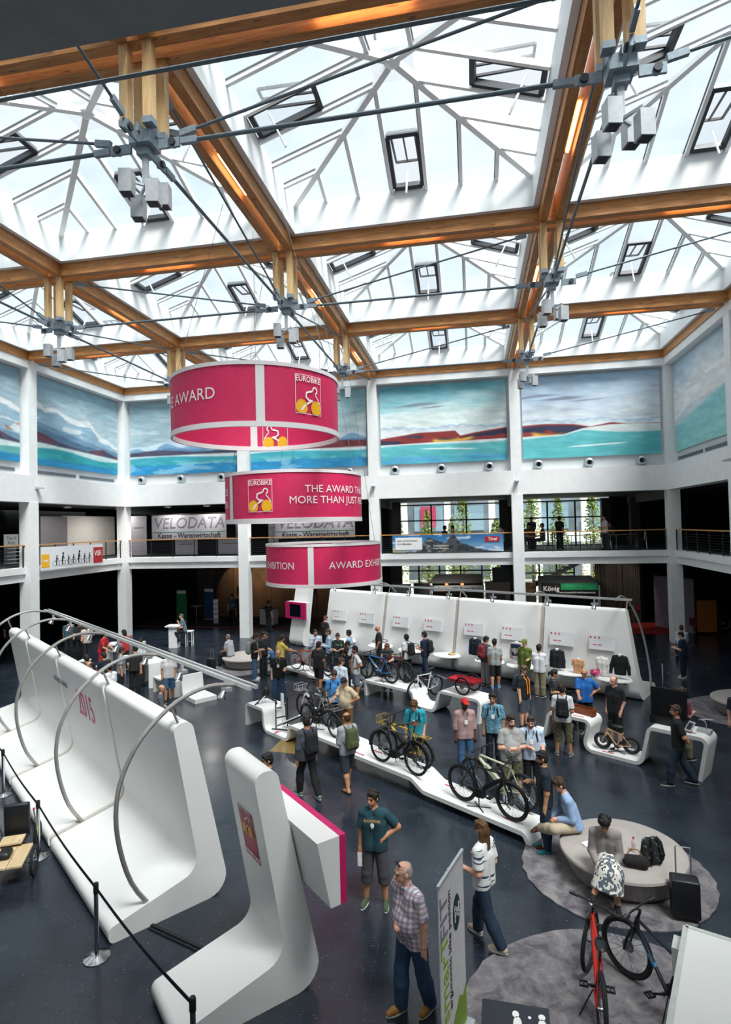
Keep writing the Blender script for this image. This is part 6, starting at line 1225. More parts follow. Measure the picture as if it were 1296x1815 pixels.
LEFTP = [('man in a teal T-shirt seen from behind beyond the display wall', .45, -5.3, 340, 1.76, '#33505c', '#15171b', '#15110f', 'short', ('down', 'down'), None), ('man in black with a printed shirt beyond the display wall', 1.25, -5.6, 150, 1.76, '#15181d', '#15181d', '#1c1410', 'short', ('fwd', 'fwd'), None), ('man in a red shirt leaning on the far white table', 4.01, -7.93, 85, 1.72, '#b52a30', '#a8262e', '#2a1c14', 'short', ('fwd', 'fwd'), None), ('dark-haired person in a red shirt seen from behind at the far table', 4.86, -7.6, 300, 1.72, '#b52a30', '#23262c', '#100d0c', 'mid', ('fwd', 'fwd'), None), ('man in a navy shirt seated among the white stools', 6.12, -10.8, 290, 1.74, '#16202e', '#15181c', '#15100d', 'short', ('lap', 'lap'), .55), ('bearded man in a grey T-shirt and black shorts beyond the display wall', 6.95, -11.11, 55, 1.74, '#8b8f98', '#16181c', '#2a1c14', 'short', ('down', 'down'), None), ('man in all black bending beyond the display wall', 7.36, -10.89, 345, 1.75, '#121417', '#121417', '#15110f', 'short', ('down', 'tuck'), None), ('man in a white shirt behind the man in black', 6.84, -9.7, 10, 1.78, '#c9ccd2', '#1b1e24', '#15110f', 'short', ('down', 'down'), None), ('man with glasses peeking over the display wall', 6.5, -12.3, 300, 1.72, '#1b1e24', '#1b1e24', '#15100d', 'short', ('lap', 'lap'), None), ('balding man peeking over the display wall', 7.23, -13.1, 230, 1.72, '#6a4a38', '#1b1e24', '#3a2a20', 'fringe', ('down', 'down'), None), ('man in a white shirt with a backpack strap over the display wall', 8.1, -13.4, 285, 1.72, '#dfe2e8', '#1b1e24', '#100d0c', 'short', ('phone', 'down'), None), ('man sitting behind the far white table', 2.0, -6.1, 150, 1.72, '#c9bdb4', '#23262c', '#2a1c14', 'short', ('fwd', 'fwd'), None)]
for (l_, x, y, az, h, tc_, bc, hc_, hs, am, se) in LEFTP:
    person(l_, x, y, az, h, arms=am, legs=('sit', 'sit') if se else ('stand', 'stand'), seat=se, lean=(0, .25) if 'lean' in l_ or 'bend' in l_ else (0, .03), head=(0, 12), top=(tc_, 'short'), bottom=(bc, 'short' if 'shorts' in l_ else 'long'), hair=(hc_, hs), sk='tan', det=0, glasses='glasses' in l_)
person('grey-haired man in a grey T-shirt sitting on the far round seat', 9.15, -6.6, 285, 1.74, seat=.46, legs=('sit', 'sit'), arms=('lap', 'lap'), lean=(0, .18), top=('#9a9ba0', 'short'), bottom=('#15171c', 'long'), shoe='#15171c', hair=('#6a6460', 'buzz'), sk='pink')
person('man in a white shirt and jeans sitting on the far round seat from behind', 10.35, -6.1, 60, 1.74, seat=.46, legs=('sit', 'sit'), arms=('lap', 'lap'), lean=(0, .25), head=(0, 20), top=('#dcdce0', 'rolled'), bottom=('#2f5f92', 'long'), hair=('#100d0c', 'short'), sk='olive')
# gallery and ground-floor background
BGP = [('man in a dark suit standing on the far gallery before the window', 23.9, 2.2, 4.38, 40, None, '#14171b'), ('person in a white top standing at the far gallery tables', 26.0, 1.4, 4.38, 260, None, '#d8d4d0'), ('person with dark curly hair standing at the gallery window', 22.7, 4.6, 4.38, 180, None, '#56646e'), ('first person seated at the gallery table by the window', 22.0, 2.0, 4.38, 120, .45, '#20242a'), ('second person seated at the gallery table by the window', 22.45, 3.2, 4.38, 200, .45, '#6a5a52'), ('third person seated with a green bag at the gallery table', 23.0, 1.9, 4.38, 270, .45, '#2a3a34'), ('person seated behind the mountain banner on the gallery, left', 17.9, 1.6, 4.38, 60, .45, '#1d2126'), ('person in white seated behind the mountain banner', 18.3, 2.4, 4.38, 250, .45, '#b8b4b0'), ('person seated at the right end of the mountain banner', 20.85, 1.4, 4.38, 300, .45, '#c4bcb4'), ('person seated alone at the gallery table near the right column', 26.6, 3.0, 4.38, 200, .45, '#4a4440'), ('person in black standing at the white counter under the gallery', 7.9, 1.6, 0, 20, None, '#111317'), ('person in a checked shirt standing in the dark under the gallery', 4.4, 4.6, 0, 170, None, '#3a5568'), ('person in black at the far end under the left gallery', -3.5, -4.5, 0, 110, None, '#15181c'), ('man in a red cap under the left gallery', -4.0, -2.6, 0, 100, None, '#1d2024')]
for (l_, x, y, z, az, se, tc_) in BGP:
    person(l_, x, y, az, 1.74, z=z, seat=se, legs=('sit', 'sit') if se else ('stand', 'stand'), arms=('lap', 'fwd') if se else ('down', 'phone'), top=(tc_, 'short'), bottom=('#1a1d22', 'long'), hair=('#15100d', 'curly' if 'curly' in l_ else 'short'), sk='tan', det=0, cap='#a02a2a' if 'red cap' in l_ else None, group='people in the background')
# ------------------------------------------------------------------ clothing busts and mannequin
BUST = mat('#eceae8', .4, name='mannequin white')
def bust(label, d, z, top, sleeve, off=.42, pole=True, shell=True, h=1.74, arms=(((.16, .0, -1), (.04, .05, -1)),)*2, s_=1.):
    c = fface(d, z, off); az = math.degrees(math.atan2(FD_S.x, FD_S.y)); t = thing('clothes_bust', label, 'clothing bust', tuple(c), -rad(az), 'clothing busts'); e = lambda k: k*h*s_
    X = np.array; tor = []; A2 = {}
    for s in (1, -1):
        tor += [('c', X((s*e(.04), 0, 0)), X((s*e(.046), 0, e(.17))), e(.056), e(.064)), ('c', X((s*e(.046), 0, e(.2))), X((s*e(.055), 0, e(.245))), e(.06), e(.05)), ('c', X((s*e(.03), 0, e(.272))), X((s*e(.1), 0, e(.26))), e(.038), e(.034))]
        a, b = arms[0 if s > 0 else 1]; S0 = X((s*e(.1), 0, e(.26))); el = S0+X((s*a[0], a[1], a[2]))*e(.168); wr = el+X((s*b[0], b[1], b[2]))*e(.14); A2[s] = (S0, el, wr)
    obj('form', solid_mesh('form', [(tor+[('c', X((0, 0, e(.28))), X((0, 0, e(.335))), e(.034), e(.032), 2)], [(X((0, 0, -e(.03))), X((0, 0, -1)))])], .02, .03, BUST), t)
    if top:
        gs = [([(p_[0], p_[1], p_[2], p_[3]+.014, p_[4]+.014) for p_ in tor]+[('c', X((s*e(.04), 0, -e(.06))), X((s*e(.04), 0, 0)), e(.056)+.014, e(.056)+.014) for s in (1, -1)], [(X((0, 0, -e(.05))), X((0, 0, -1))), (X((0, 0, e(.318))), X((0, 0, 1)))])]
        for s in (1, -1):
            S0, el, wr = A2[s]; gs.append(([('c', S0, el, e(.041), e(.036)), ('c', el, wr, e(.036), e(.028), 2)], []) if sleeve == 'long' else ([('c', S0, S0+(el-S0)*.7, e(.042), e(.046), 2)], []))
        obj('garment', solid_mesh('garment', gs, .018, .022, cloth(top)), t)
    if pole: MB().lathe([(.012, -c.z+.74), (.012, 0)], 8).build('pole', CHROME, t)
    return t
bust('bust in a black jacket with blue sleeves on the product wall', 5.8, .95, '#161c26', 'long')
o_ = bust('bust in a navy vest over a grey long-sleeved shirt', 4.12, .98, '#b1a9a6', 'long'); obj('vest', solid_mesh('vest', [([('c', (s*.075, 0, .05), (s*.085, 0, .44), .118, .125) for s in (1, -1)], [((0, 0, .05), (0, 0, -1)), ((0, 0, .5), (0, 0, 1))])], .02, .02, cloth('#1b2c4a')), o_)
bust('bust in a dark blazer over a white shirt', 2.62, .9, '#1c1f26', 'long'); bust('bust in a red and yellow checked shirt', 1.9, .78, REDCHK, 'short', s_=.8); bust('bust in a black long-sleeved cycling jersey', .55, .95, '#12171a', 'long', arms=(((.3, .1, -.95), (.12, .1, -1)),)*2); bust('white lace bust with black shorts beside the black jersey', 1.12, .9, '#eceae6', 'short', s_=.85)
bs = [o for o in bpy.data.objects if o.get('label', '').startswith('bust in a black jacket')][0]
for s in (1, -1): MB().tube([(s*.19, .03, .42), (s*.21, .03, .25), (s*.24, .03, .05)], .045, 8).build('sleeve_panel', cloth('#1f55a0'), bs, True)
_mq = person('green mannequin in a hooded rain suit before the product wall', 21.08, -8.88, math.degrees(math.atan2(FD_S.x, FD_S.y)), 1.76, legs=('stand', 'stepF'), arms=('down', 'bent'), top=('#5c6b2c', 'long'), bottom=('#3f4c22', 'slim'), shoe='#dcdcdc', hair=('#6b7a34', 'short'), sk='light', cap='#66752f', group='clothing busts')[0]; _mq.name = 'mannequin'; _mq['category'] = 'mannequin'
# ------------------------------------------------------------------ things on the round seat
t = thing('backpack', 'black floral backpack standing on the round seat', 'backpack', (22.05, -20.15, .475), rad(20)); obj('sack', solid_mesh('sack', [([('c', (s*.07, 0, .12), (s*.06, .02, .3), .12, .09) for s in (1, -1)], [((0, 0, .005), (0, 0, -1))])], .016, .05, DOTS), t)
for s in (1, -1): MB().tube([(s*.07, -.1, .05), (s*.09, -.16, .2), (s*.07, -.12, .38), (s*.05, -.04, .42)], .02, 6).build('strap', cloth('#14161a'), t, True)
t = thing('handbag', 'dark handbag beside the seated woman', 'handbag', (21.75, -20.3, .475), rad(-10)); obj('sack', solid_mesh('sack', [([('c', (-.1, 0, .09), (.12, 0, .09), .085, .095)], [((0, 0, .005), (0, 0, -1))])], .014, .04, cloth('#1d1a1a')), t); MB().tube([(-.12, 0, .15), (-.05, .02, .26), (.06, .02, .26), (.12, 0, .15)], .01, 6).build('handle', cloth('#8a6a3a'), t, True)
t = thing('plastic_bottle', 'clear bottle with a red cap on the round seat', 'bottle', (21.85, -19.85, .475), 0); MB().lathe([(0, 0), (.033, 0), (.035, .01), (.033, .07), (.035, .13), (.03, .17), (.013, .2), (.013, .215)], 16).build('body', mat('#d9c6c0', .15, name='clear pet'), t, True); MB().lathe([(0, .21), (.016, .21), (.016, .235), (0, .235)], 12).build('cap', REDL, t)
t = thing('newspaper', 'folded papers lying between the two seated people', 'papers', (21.25, -19.75, .476), .5); MB().box((0, 0, .01), (.32, .24, .02)).build('sheet', WPR, t); MB().box((.1, -.05, .028), (.22, .2, .014), .3).build('sheet', LBLUE, t)
t = thing('suitcase', 'black cabin suitcase with raised handle beside the round seat', 'suitcase', (22.33, -20.72, .02), rad(-8)); bevelled((0, 0, .32), (.38, .24, .54), .03, BLK, 'shell', t); MB().tube([(-.1, .06, .58), (-.1, .06, 1.0), (.1, .06, 1.0), (.1, .06, .58)], .011, 6).build('pull_handle', ALLOY, t, True)
for s in (-.14, .14): MB().lathe([(0, -.015), (.03, -.015), (.03, .015), (0, .015)], 10, (s, .08, .03), Matrix.Rotation(rad(90), 3, 'Y')).build('wheel', BLK, t)
t = thing('suitcase', 'small black suitcase standing beside the far round seat', 'suitcase', (8.55, -7.2, 0), rad(-20)); bevelled((0, 0, .27), (.34, .22, .48), .03, BLK, 'shell', t); MB().tube([(-.08, .05, .5), (-.08, .05, .85), (.08, .05, .85), (.08, .05, .5)], .01, 6).build('pull_handle', ALLOY, t, True)
# ================================================================== background: glazing, outdoors, booths, galleries
MUL = mat('#1d2226', .5, name='dark mullion'); nwin = [16]
def glazing(x0, x1, z0, z1, nx, zs, y=7.45):
    nwin[0] += 1; w = structure('window_%d' % nwin[0], (0, y, 0)); w['label'] = 'dark framed window wall behind the far gallery'
    xs_ = [x0+(x1-x0)*k/nx for k in range(nx+1)]; zz = [z0]+list(zs)+[z1]
    for a in range(nx):
        for b in range(len(zz)-1): MB().box(((xs_[a]+xs_[a+1])/2, 0, (zz[b]+zz[b+1])/2), (xs_[a+1]-xs_[a], .02, zz[b+1]-zz[b])).build('pane', WGLASS, w)
    for a in xs_: MB().box((a, 0, (z0+z1)/2), (.09, .1, z1-z0)).build('mullion', MUL, w)
    for b in zz: MB().box(((x0+x1)/2, .0, b), (x1-x0, .1, .08)).build('transom', MUL, w)
glazing(14.6, 21.2, 4.38, 7.1, 3, (6.1,)); glazing(22.3, 27.2, 4.38, 7.1, 3, (6.1,)); glazing(14.6, 21.2, .05, 3.6, 5, (2.9,)); glazing(21.3, 25.4, .05, 3.6, 4, (2.7,))
gp = structure('wall_gallery')
PIER = mat('#3c3a3a', .8, name='dark pier')
for x, y, w_ in ((14.4, 7.2, .5), (15.0, 4.2, .45), (21.5, 7.4, .55), (21.2, 5.2, .5), (27.3, 7.3, .5), (28.6, 6.0, .5)): MB().box((x, y, 3.6), (w_, w_, 7.2)).build('pier', PIER, gp)
for x in (0, S, 2*S, 3*S, 4*S): MB().box((x, 3.8, 7.1), (.4, 7.4, .5)).build('soffit_beam', mat('#4b5052', .8, name='grey soffit beam'), gp)
# outdoors
og2 = structure('ground_bounce_slab'); MB().box((14.4, -52, 4.1), (90, 30, .3)).build('paving', mat('#c9c6bf', .9, var=.08, scale=.6, name='added bounce paving'), og2)  # unseen pale slab, added to bounce sunlight up onto the near soffit
og = structure('ground_outside'); MB().box((14.4, 40, -.15), (120, 64, .3)).build('paving', mat('#b9b6ae', .9, var=.1, scale=.6, name='outdoor paving'), og)
ob = thing('courtyard_building', 'white framed building seen through the gallery windows', 'building', (16, 27, 0)); OW = mat('#e9eae6', .8, var=.04, scale=1, name='outdoor white')
for k in range(12): MB().box((-20+4.2*k, 0, 4.6), (.6, .6, 9.2)).build('column', OW, ob)
for z in (4.4, 8.6): MB().box((3, 0, z), (50, 1.0, .9)).build('fascia', OW, ob)
MB().box((3, 5, 4.6), (50, .3, 9)).build('back_wall', mat('#5d6870', .6, var=.3, scale=.7, name='mottled grey glass wall'), ob)  # mottled blue-grey wall set back behind the columns
for k in range(11): MB().box((-18+4.2*k, 4.8, 6.4), (3.0, .1, 2.6)).build('window', mat('#7d96a5', .2, name='far glass'), ob)
for k in (2, 4): MB().box((-18+4.2*k, 4.6, 6.6), (1.6, .1, 2.2)).build('awning_panel', mat('#a02a50', .7, name='pink outdoor banner'), ob)
LEAF = mat('#7f8f3a', .7, var=.4, scale=3, name='yellow green leaves'); BARK = mat('#5a4836', .9, name='bark')  # leaves in a varied yellow-green
def tree(x, y, h, w, seed, label):
    t = thing('tree', label, 'tree', (x, y, 0), 0, 'courtyard trees'); rng = random.Random(seed); MB().tube([(0, 0, 0), (.05, .03, h*.5), (0, 0, h*.9)], [.12, .09, .03], 8).build('trunk', BARK, t, True); m_ = MB()
    for _ in range(1500):
        zz = rng.random()**.8; r_ = w*(1-zz)**.6*math.sqrt(rng.random()); a = rng.random()*6.283; c = Vector((r_*math.cos(a), r_*math.sin(a), h*.18+zz*h*.82)); u_ = Vector((rng.gauss(0, 1), rng.gauss(0, 1), rng.gauss(0, .5))).normalized()*.1; v_ = u_.cross(Vector((rng.gauss(0, 1), rng.gauss(0, 1), 1))).normalized()*.065
        m_.add([c-u_, c+v_, c+u_, c-v_], [(0, 1, 2, 3)])
    tag(m_.build('foliage', LEAF, t, fix=False), kind='stuff')
for k, (x, y, h, w) in enumerate(((13.6, 15, 7.4, 1.0), (15.9, 15.5, 7.0, 1.0), (18.6, 18, 8.6, 1.2), (21.2, 17, 6.2, 1.3), (22.6, 16, 8.4, 1.5), (24.0, 18, 8.8, 1.4), (25.6, 15, 7.8, 1.1), (28.2, 16, 8.8, 1.0), (17.6, 21, 6.4, 1.0))):
    tree(x, y, h, w, k, 'yellow-green courtyard tree outside the gallery windows, %s from the left' % ('first', 'second', 'fourth', 'fifth', 'sixth', 'seventh', 'eighth', 'ninth', 'third')[k])
for k, (x, y, c_) in enumerate(((15.6, 12.5, '#c9d0d8'), (16.2, 13.1, '#8a3a44'), (17.0, 12.2, '#e0e0dc'), (17.5, 13.4, '#3a5f8a'), (18.4, 12.8, '#d8c8b0'), (20.6, 13.2, '#c05a4a'))):
    person('%s small figure outdoors beyond the ground floor windows from the left' % ('first', 'second', 'third', 'fourth', 'fifth', 'sixth')[k], x, y, 60*k, 1.7, z=0, top=(c_, 'short'), bottom=('#3a4a66', 'short'), det=0, group='people outdoors')
# ---- gallery signs
BANW = mat('#8f8f98', .7, name='grey vinyl banner'); INK = mat('#15171c', .6, name='black ink'); GRN = mat('#1d7a4c', .6, name='green ink'); PALE = mat('#9c9ba5', .7, name='pale lilac board')
def velo(x0, x1, z0, z1, y, label):
    t = thing('vinyl_banner', label, 'banner', ((x0+x1)/2, y, z0), 0, 'company banners'); w, h = x1-x0, z1-z0; MB().box((0, 0, h/2), (w, .03, h)).build('cloth', BANW, t)
    v, f = text_geo('VELODATA', .98, 0, .18); k_ = w*.93/ (max(p[0] for p in v)-min(p[0] for p in v)); o_ = []; 
    m_ = MB(); m_.add([(a*k_, -.022, h*.64+b*.92) for a, b, c in v], f); m_.build('lettering_outline', INK, t, fix=False)
    v2, f2 = text_geo('VELODATA', .98, -.032, .18); m_ = MB(); m_.add([(a*k_, -.027, h*.64+b*.92) for a, b, c in v2], f2); m_.build('lettering_fill', BANW, t, fix=False)
    MB().box((0, -.02, h*.3), (w*.98, .01, .03)).build('green_line', GRN, t); m_ = MB(); text_flat(m_, 'Kasse - Warenwirtschaft', .42, (0, -.022, h*.15), (1, 0, 0), (0, 0, 1), .012, .12, sx=.98*w/4.9); m_.build('lettering', INK, t)
velo(.84, 5.49, 5.33, 6.75, 1.5, 'grey VELODATA banner over the left end of the far gallery'); velo(8.44, 13.02, 5.26, 6.56, 1.5, 'grey VELODATA banner half hidden between the lower ring banners')
for (x0, x1, z0, z1, y, l_) in ((-.83, .2, 4.42, 6.77, 2, 'beside the left corner column'), (2.1, 3.5, 4.42, 5.3, 1.9, 'under the first banner, left'), (4.8, 6.25, 4.42, 5.3, 1.9, 'under the first banner, right'), (5.6, 6.5, 4.42, 6.6, 2.6, 'right of the first banner'), (7.7, 8.3, 4.42, 6.5, 2.4, 'left of the second banner')):
    t = thing('exhibit_board', 'pale lilac exhibition board %s' % l_, 'board', ((x0+x1)/2, y, z0), 0, 'gallery boards'); MB().box((0, 0, (z1-z0)/2), (x1-x0, .05, z1-z0)).build('panel', PALE, t); MB().box((0, -.03, (z1-z0)*.7), ((x1-x0)*.6, .006, .03)).build('print', INK, t)
TR = mat('#2a2420', .6, .3, name='dark truss'); tr = thing('light_truss', 'dark lattice light truss over the left gallery banners', 'truss', (0, 1.58, 6.7)); m_ = MB()
m_.bar((.6, 0, .1), (13.4, 0, .1), .04, .04).bar((.6, 0, -.12), (13.4, 0, -.12), .04, .04); m_.build('chords', TR, tr); m_ = MB()
for k in range(40): m_.bar((.6+.32*k, 0, -.12 if k % 2 else .1), (.92+.32*k, 0, .1 if k % 2 else -.12), .02, .02)
m_.build('lattice', TR, tr)
t = thing('white_partition', 'plain white partition wall on the left gallery', 'partition', (-3.6, 1.6, 4.38)); MB().box((0, .4, 1.23), (.12, 4.9, 2.46)).build('panel', mat('#cfccc8', .8, name='off white partition'), t); MB().box((.3, -3.1, 1.2), (.1, 2.1, 2.4)).build('side_panel', mat('#7b7a80', .8, name='grey partition'), t)
# VSF banner on the left rail
t = thing('rail_banner', 'white VSF banner with cyclist silhouettes on the left gallery rail', 'banner', (.36, -4.72, 4.2), rad(90)); 
MB().box((0, 0, .52), (4.45, .02, 1.04)).build('cloth', mat('#dfe1e4', .7, name='white vinyl'), t)
MB().box((1.83, -.014, .49), (.76, .008, .8)).build('red_field', mat('#b02228', .6, name='vsf red'), t); m_ = MB(); text_flat(m_, 'VSF.', .36, (1.83, -.022, .58), (1, 0, 0), (0, 0, 1), .01); m_.build('lettering', WPR, t)
MB().box((-1.95, -.014, .42), (.5, .008, .6)).build('yellow_field', YEL, t); m_ = MB(); text_flat(m_, 'd Rad', .15, (-1.97, -.022, .42), (1, 0, 0), (0, 0, 1), .01); m_.build('lettering', WPR, t)
sil = MB(); ring = MB()
for k, (x_, s_) in enumerate(((-1.25, .7), (-.85, 1.), (-.45, .62), (-.1, .66), (.3, 1.1), (.72, .7), (1.1, .75))):
    for dx in (-.11, .11):
        n = 16; r0, r1 = .13, .115; P_ = [(x_+dx*1.0+r_*math.cos(2*math.pi*i/n), -.016, .26+r_*math.sin(2*math.pi*i/n)) for r_ in (r0, r1) for i in range(n)]; ring.add(P_, [(i, (i+1) % n, n+(i+1) % n, n+i) for i in range(n)])
    for a, b, w_ in (((0, .34), (.05*s_, .34+.28*s_), .09*s_), ((.05*s_, .34+.25*s_), (.14, .38+.1*s_), .04), ((0, .36), (.05, .2), .05)): sil.bar((x_+a[0], -.018, a[1]), (x_+b[0], -.018, b[1]), .006, w_, (1, 0, 0))
    sil.ball((x_+.07*s_, -.018, .34+.36*s_), (.045*s_+.01, .004, .055*s_+.01), 10, 6)
tag(sil.build('silhouettes', INK, t), kind='stuff'); tag(ring.build('wheel_print', INK, t, fix=False), kind='stuff')
t = thing('brochure_stand', 'white brochure stand reading Top on the left gallery at the frame edge', 'stand', (-1.5, -6.55, 4.38), rad(90)); MB().box((0, 0, 1.2), (.85, .03, .55)).build('header', WPR, t); m_ = MB(); text_flat(m_, 'Top of', .2, (0, -.02, 1.3), (1, 0, 0), (0, 0, 1)); m_.build('lettering', GREYP, t); m_ = MB(); text_flat(m_, 'Rooz', .2, (0, -.02, 1.08), (1, 0, 0), (0, 0, 1)); m_.build('lettering', GREYP, t)
for k in range(5): MB().box((0, -.02, .15+.17*k), (.7, .2, .03)).build('shelf', WPR, t)
MB().box((0, .06, .6), (.72, .02, 1.2)).build('back_panel', GREYP, t)
# mountain banner on the far rail
def tirol(u, v):
    sky = mixc(H('#8fb4d6'), H('#2c6ea8'), sstep(0, 1, v)); n_ = fbm(u*.999, v, 5, 4, 8, 4); sky = mixc(sky, H('#dfe8ee'), sstep(.6, .72, n_)*.8)
    h = poly(u, [(0, .0), (.22, .05), (.28, .5), (.33, .85), (.38, .72), (.43, .6), (.5, .55), (.53, .95), (.56, .98), (.62, .55), (.7, .35), (.8, .15), (.9, .05), (1, 0)])+.12*(fbm(u*.999, v*0+.3, 8, 4, 24, 2)-.5)
    rock = mixc(H('#2c3742'), H('#9a8f80'), sstep(.45, .62, fbm(u*.999, v, 9, 4, 20, 8))); rock = mixc(rock, H('#1d2833'), sstep(.47, .5, u)*.6); c = mixc(sky, rock, sstep(.02, -.02, v-h)); c = mixc(c, H('#b89a4a'), sstep(.3, .0, u+v*.6)*.7); return c
t = thing('rail_banner', 'mountain panorama banner on the far gallery rail', 'banner', (18.09, -.08, 4.44)); print_panel('print', 5.58, .88, tirol, 120, 24, 'banner print', t, Matrix.Identity(4), .6, 0, .02)
MB().box((-1.95, -.012, .45), (1.38, .01, .62)).build('caption_field', WPR, t); m_ = MB(); text_flat(m_, 'Explore Tirol\'s Summer', .125, (-2.55, -.02, .6), (1, 0, 0), (0, 0, 1), .012, 0, 'LEFT', sx=.86); m_.build('lettering', INK, t); m_ = MB(); text_flat(m_, 'in the Mountains.', .125, (-2.55, -.02, .44), (1, 0, 0), (0, 0, 1), .012, 0, 'LEFT', sx=.86); m_.build('lettering', INK, t)
m_ = MB(); text_flat(m_, 'Outdoor Summer', .11, (-.3, -.012, .33), (1, 0, 0), (0, 0, 1), .012); m_.build('lettering', WPR, t); m_ = MB(); text_flat(m_, 'in the Mountains', .11, (-.3, -.012, .19), (1, 0, 0), (0, 0, 1), .012); m_.build('lettering', WPR, t)
MB().box((2.25, -.012, .62), (.72, .01, .27)).build('logo_field', mat('#b01c2a', .6, name='tirol red'), t); m_ = MB(); text_flat(m_, 'Tirol', .22, (2.25, -.02, .62), (1, 0, 0), (0, 0, 1), .016, .1); m_.build('lettering', WPR, t)
# ---- gallery tables and chairs
TT = wood_mat('table oak', '#8a6038', '#b58a58', (2, 6, 6)); 
def cafe_table(x, y, z, rz, label):
    t = thing('cafe_table', label, 'table', (x, y, z), rz, 'gallery tables'); MB().box((0, 0, .73), (1.2, .75, .03)).build('top', TT, t)
    for sx in (-.5, .5):
        for sy in (-.3, .3): MB().tube([(sx, sy, 0), (sx*.95, sy*.95, .72)], .018, 6).build('leg', CHROME, t)
def cafe_chair(x, y, z, rz, label):
    t = thing('cafe_chair', label, 'chair', (x, y, z), rz, 'gallery chairs'); bevelled((0, 0, .45), (.42, .42, .03), .012, BLK, 'seat', t); bevelled((0, -.2, .72), (.4, .025, .3), .012, BLK, 'backrest', t)
    for sx in (-.18, .18):
        for sy in (-.18, .18): MB().tube([(sx*1.15, sy*1.15, 0), (sx, sy, .45)], .012, 6).build('leg', CHROME, t)
        MB().tube([(sx, -.19, .45), (sx, -.21, .6)], .012, 6).build('back_post', CHROME, t)
for k, (x, y) in enumerate(((22.6, 2.6), (24.9, 2.4), (27.0, 2.2), (19.4, 2.2))):
    l_ = ('by the courtyard window', 'in the middle of the far gallery', 'near the right corner column', 'behind the mountain banner')[k]; cafe_table(x, y, 4.38, rad(8*k), 'oak topped cafe table %s' % l_)
    for q, (dx, dy) in enumerate(((-.85, 0), (.85, 0))): cafe_chair(x+dx, y+dy-.3, 4.38, rad(-90 if dx < 0 else 90), 'black cafe chair %s of the table %s' % (('left', 'right')[q], l_))
cafe_table(31.2, -4.2, 4.38, rad(90), 'pale cafe table on the right gallery'); cafe_chair(30.4, -4.9, 4.38, 0, 'cafe chair before the pale table on the right gallery'); cafe_chair(30.3, -3.2, 4.38, rad(180), 'cafe chair behind the pale table on the right gallery')
# ---- ground floor booths
BB_ = mat('#0d1013', .5, name='booth black'); 
t = thing('booth', 'black and green booth with a lettered fascia under the far gallery', 'exhibition booth', (24.5, 3.4, 0)); MB().box((0, -.2, 2.2), (3.0, .1, .62)).build('fascia', BB_, t); MB().box((.45, -.26, 2.32), (1.9, .02, .36)).build('green_print', mat('#1f8a58', .5, var=.3, scale=2, name='booth green'), t); m_ = MB(); text_flat(m_, 'König', .36, (-1.0, -.262, 2.2), (1, 0, 0), (0, 0, 1), .022); m_.build('lettering', WPR, t); m_ = MB(); text_flat(m_, 'www.koenig-fahrradhubsysteme.de', .13, (.35, -.28, 2.0), (1, 0, 0), (0, 0, 1), .004); m_.build('lettering', WPR, t)
MB().box((0, 1.4, 1.2), (3.0, .08, 2.4)).build('back_wall', mat('#23282d', .8, name='booth grey'), t); MB().box((-1.48, .5, 1.2), (.08, 1.6, 2.4)).build('side_wall', BB_, t); MB().box((1.48, .5, 1.2), (.08, 1.6, 2.4)).build('side_wall', mat('#8b8a90', .8, name='booth side'), t)
MB().add([(-1.7, -.3, 2.5), (1.6, -.3, 2.45), (1.4, 1.6, 2.75), (-1.5, 1.6, 2.75)], [(0, 1, 2, 3)]).build('roof_sheet', mat('#3a3f44', .6, name='roof sheet'), t)
t = thing('booth', 'club booth with a pale lettered sign under the far gallery', 'exhibition booth', (18.4, 3.8, 0)); MB().box((0, -.2, 2.2), (3.04, .06, .32)).build('sign', mat('#b9bcbc', .6, name='club sign'), t); m_ = MB(); text_flat(m_, 'Deutsche Initiative Mountain Bike e.V.', .2, (.15, -.235, 2.2), (1, 0, 0), (0, 0, 1), .004, sx=.78); m_.build('lettering', INK, t); MB().box((-1.35, -.235, 2.2), (.16, .01, .26)).build('emblem', mat('#2a6fa8', .6, name='club blue'), t)
MB().box((0, 1.6, 1.3), (3.0, .08, 2.6)).build('back_wall', mat('#4a423c', .8, name='booth brown'), t)
for s in (-1.5, 1.5): MB().box((s, -.2, 1.2), (.06, .06, 2.4)).build('post', LAMPG, t)
MB().add([(-1.6, -.4, 2.5), (1.5, -.3, 2.5), (1.4, 1.7, 2.85), (-1.3, 1.7, 2.85)], [(0, 1, 2, 3)]).build('roof_sheet', mat('#6a6866', .6, name='glass roof sheet'), t)
for k in (-.6, .3): MB().ball((k, .6, 2.35), (.1, .1, .14), 10, 6).build('lamp', mat('#e0a060', .5, name='amber lamp', emit=1.5), t, True)
t = thing('hanging_screen', 'large dark screen hanging under the gallery beside the third column', 'screen', (20.85, 3.0, 2.6)); MB().box((0, 0, .4), (.95, .08, .82)).build('panel', BB_, t); MB().tube([(0, .05, .8), (0, .05, 1.45)], .02, 6).build('rod', BLK, t)
for k, (x, y, w_, c_) in enumerate(((15.3, 3.2, 1.1, '#8f8f92'), (16.4, 3.6, .9, '#3d4146'), (20.7, 4.4, 1.4, '#9a8678'), (22.3, 3.6, .9, '#a07a5c'))):
    t = thing('booth_backdrop', 'tall booth wall panel under the far gallery, %s' % ('pale grey beside the second column', 'dark with bike art', 'beige by the third column', 'wooden beside the lettered fascia')[k], 'panel', (x, y, 0)); MB().box((0, 0, 1.25), (w_, .08, 2.5)).build('panel', mat(c_, .7, name='booth panel '+c_), t); MB().box((0, -.05, 1.5), (w_*.6, .01, .5)).build('print', mat('#4a4c50', .7, name='panel print'), t)
dr = thing('drapes', 'brown hanging drapes behind the right end of the product wall', 'curtain', (27.4, 5.4, 0))
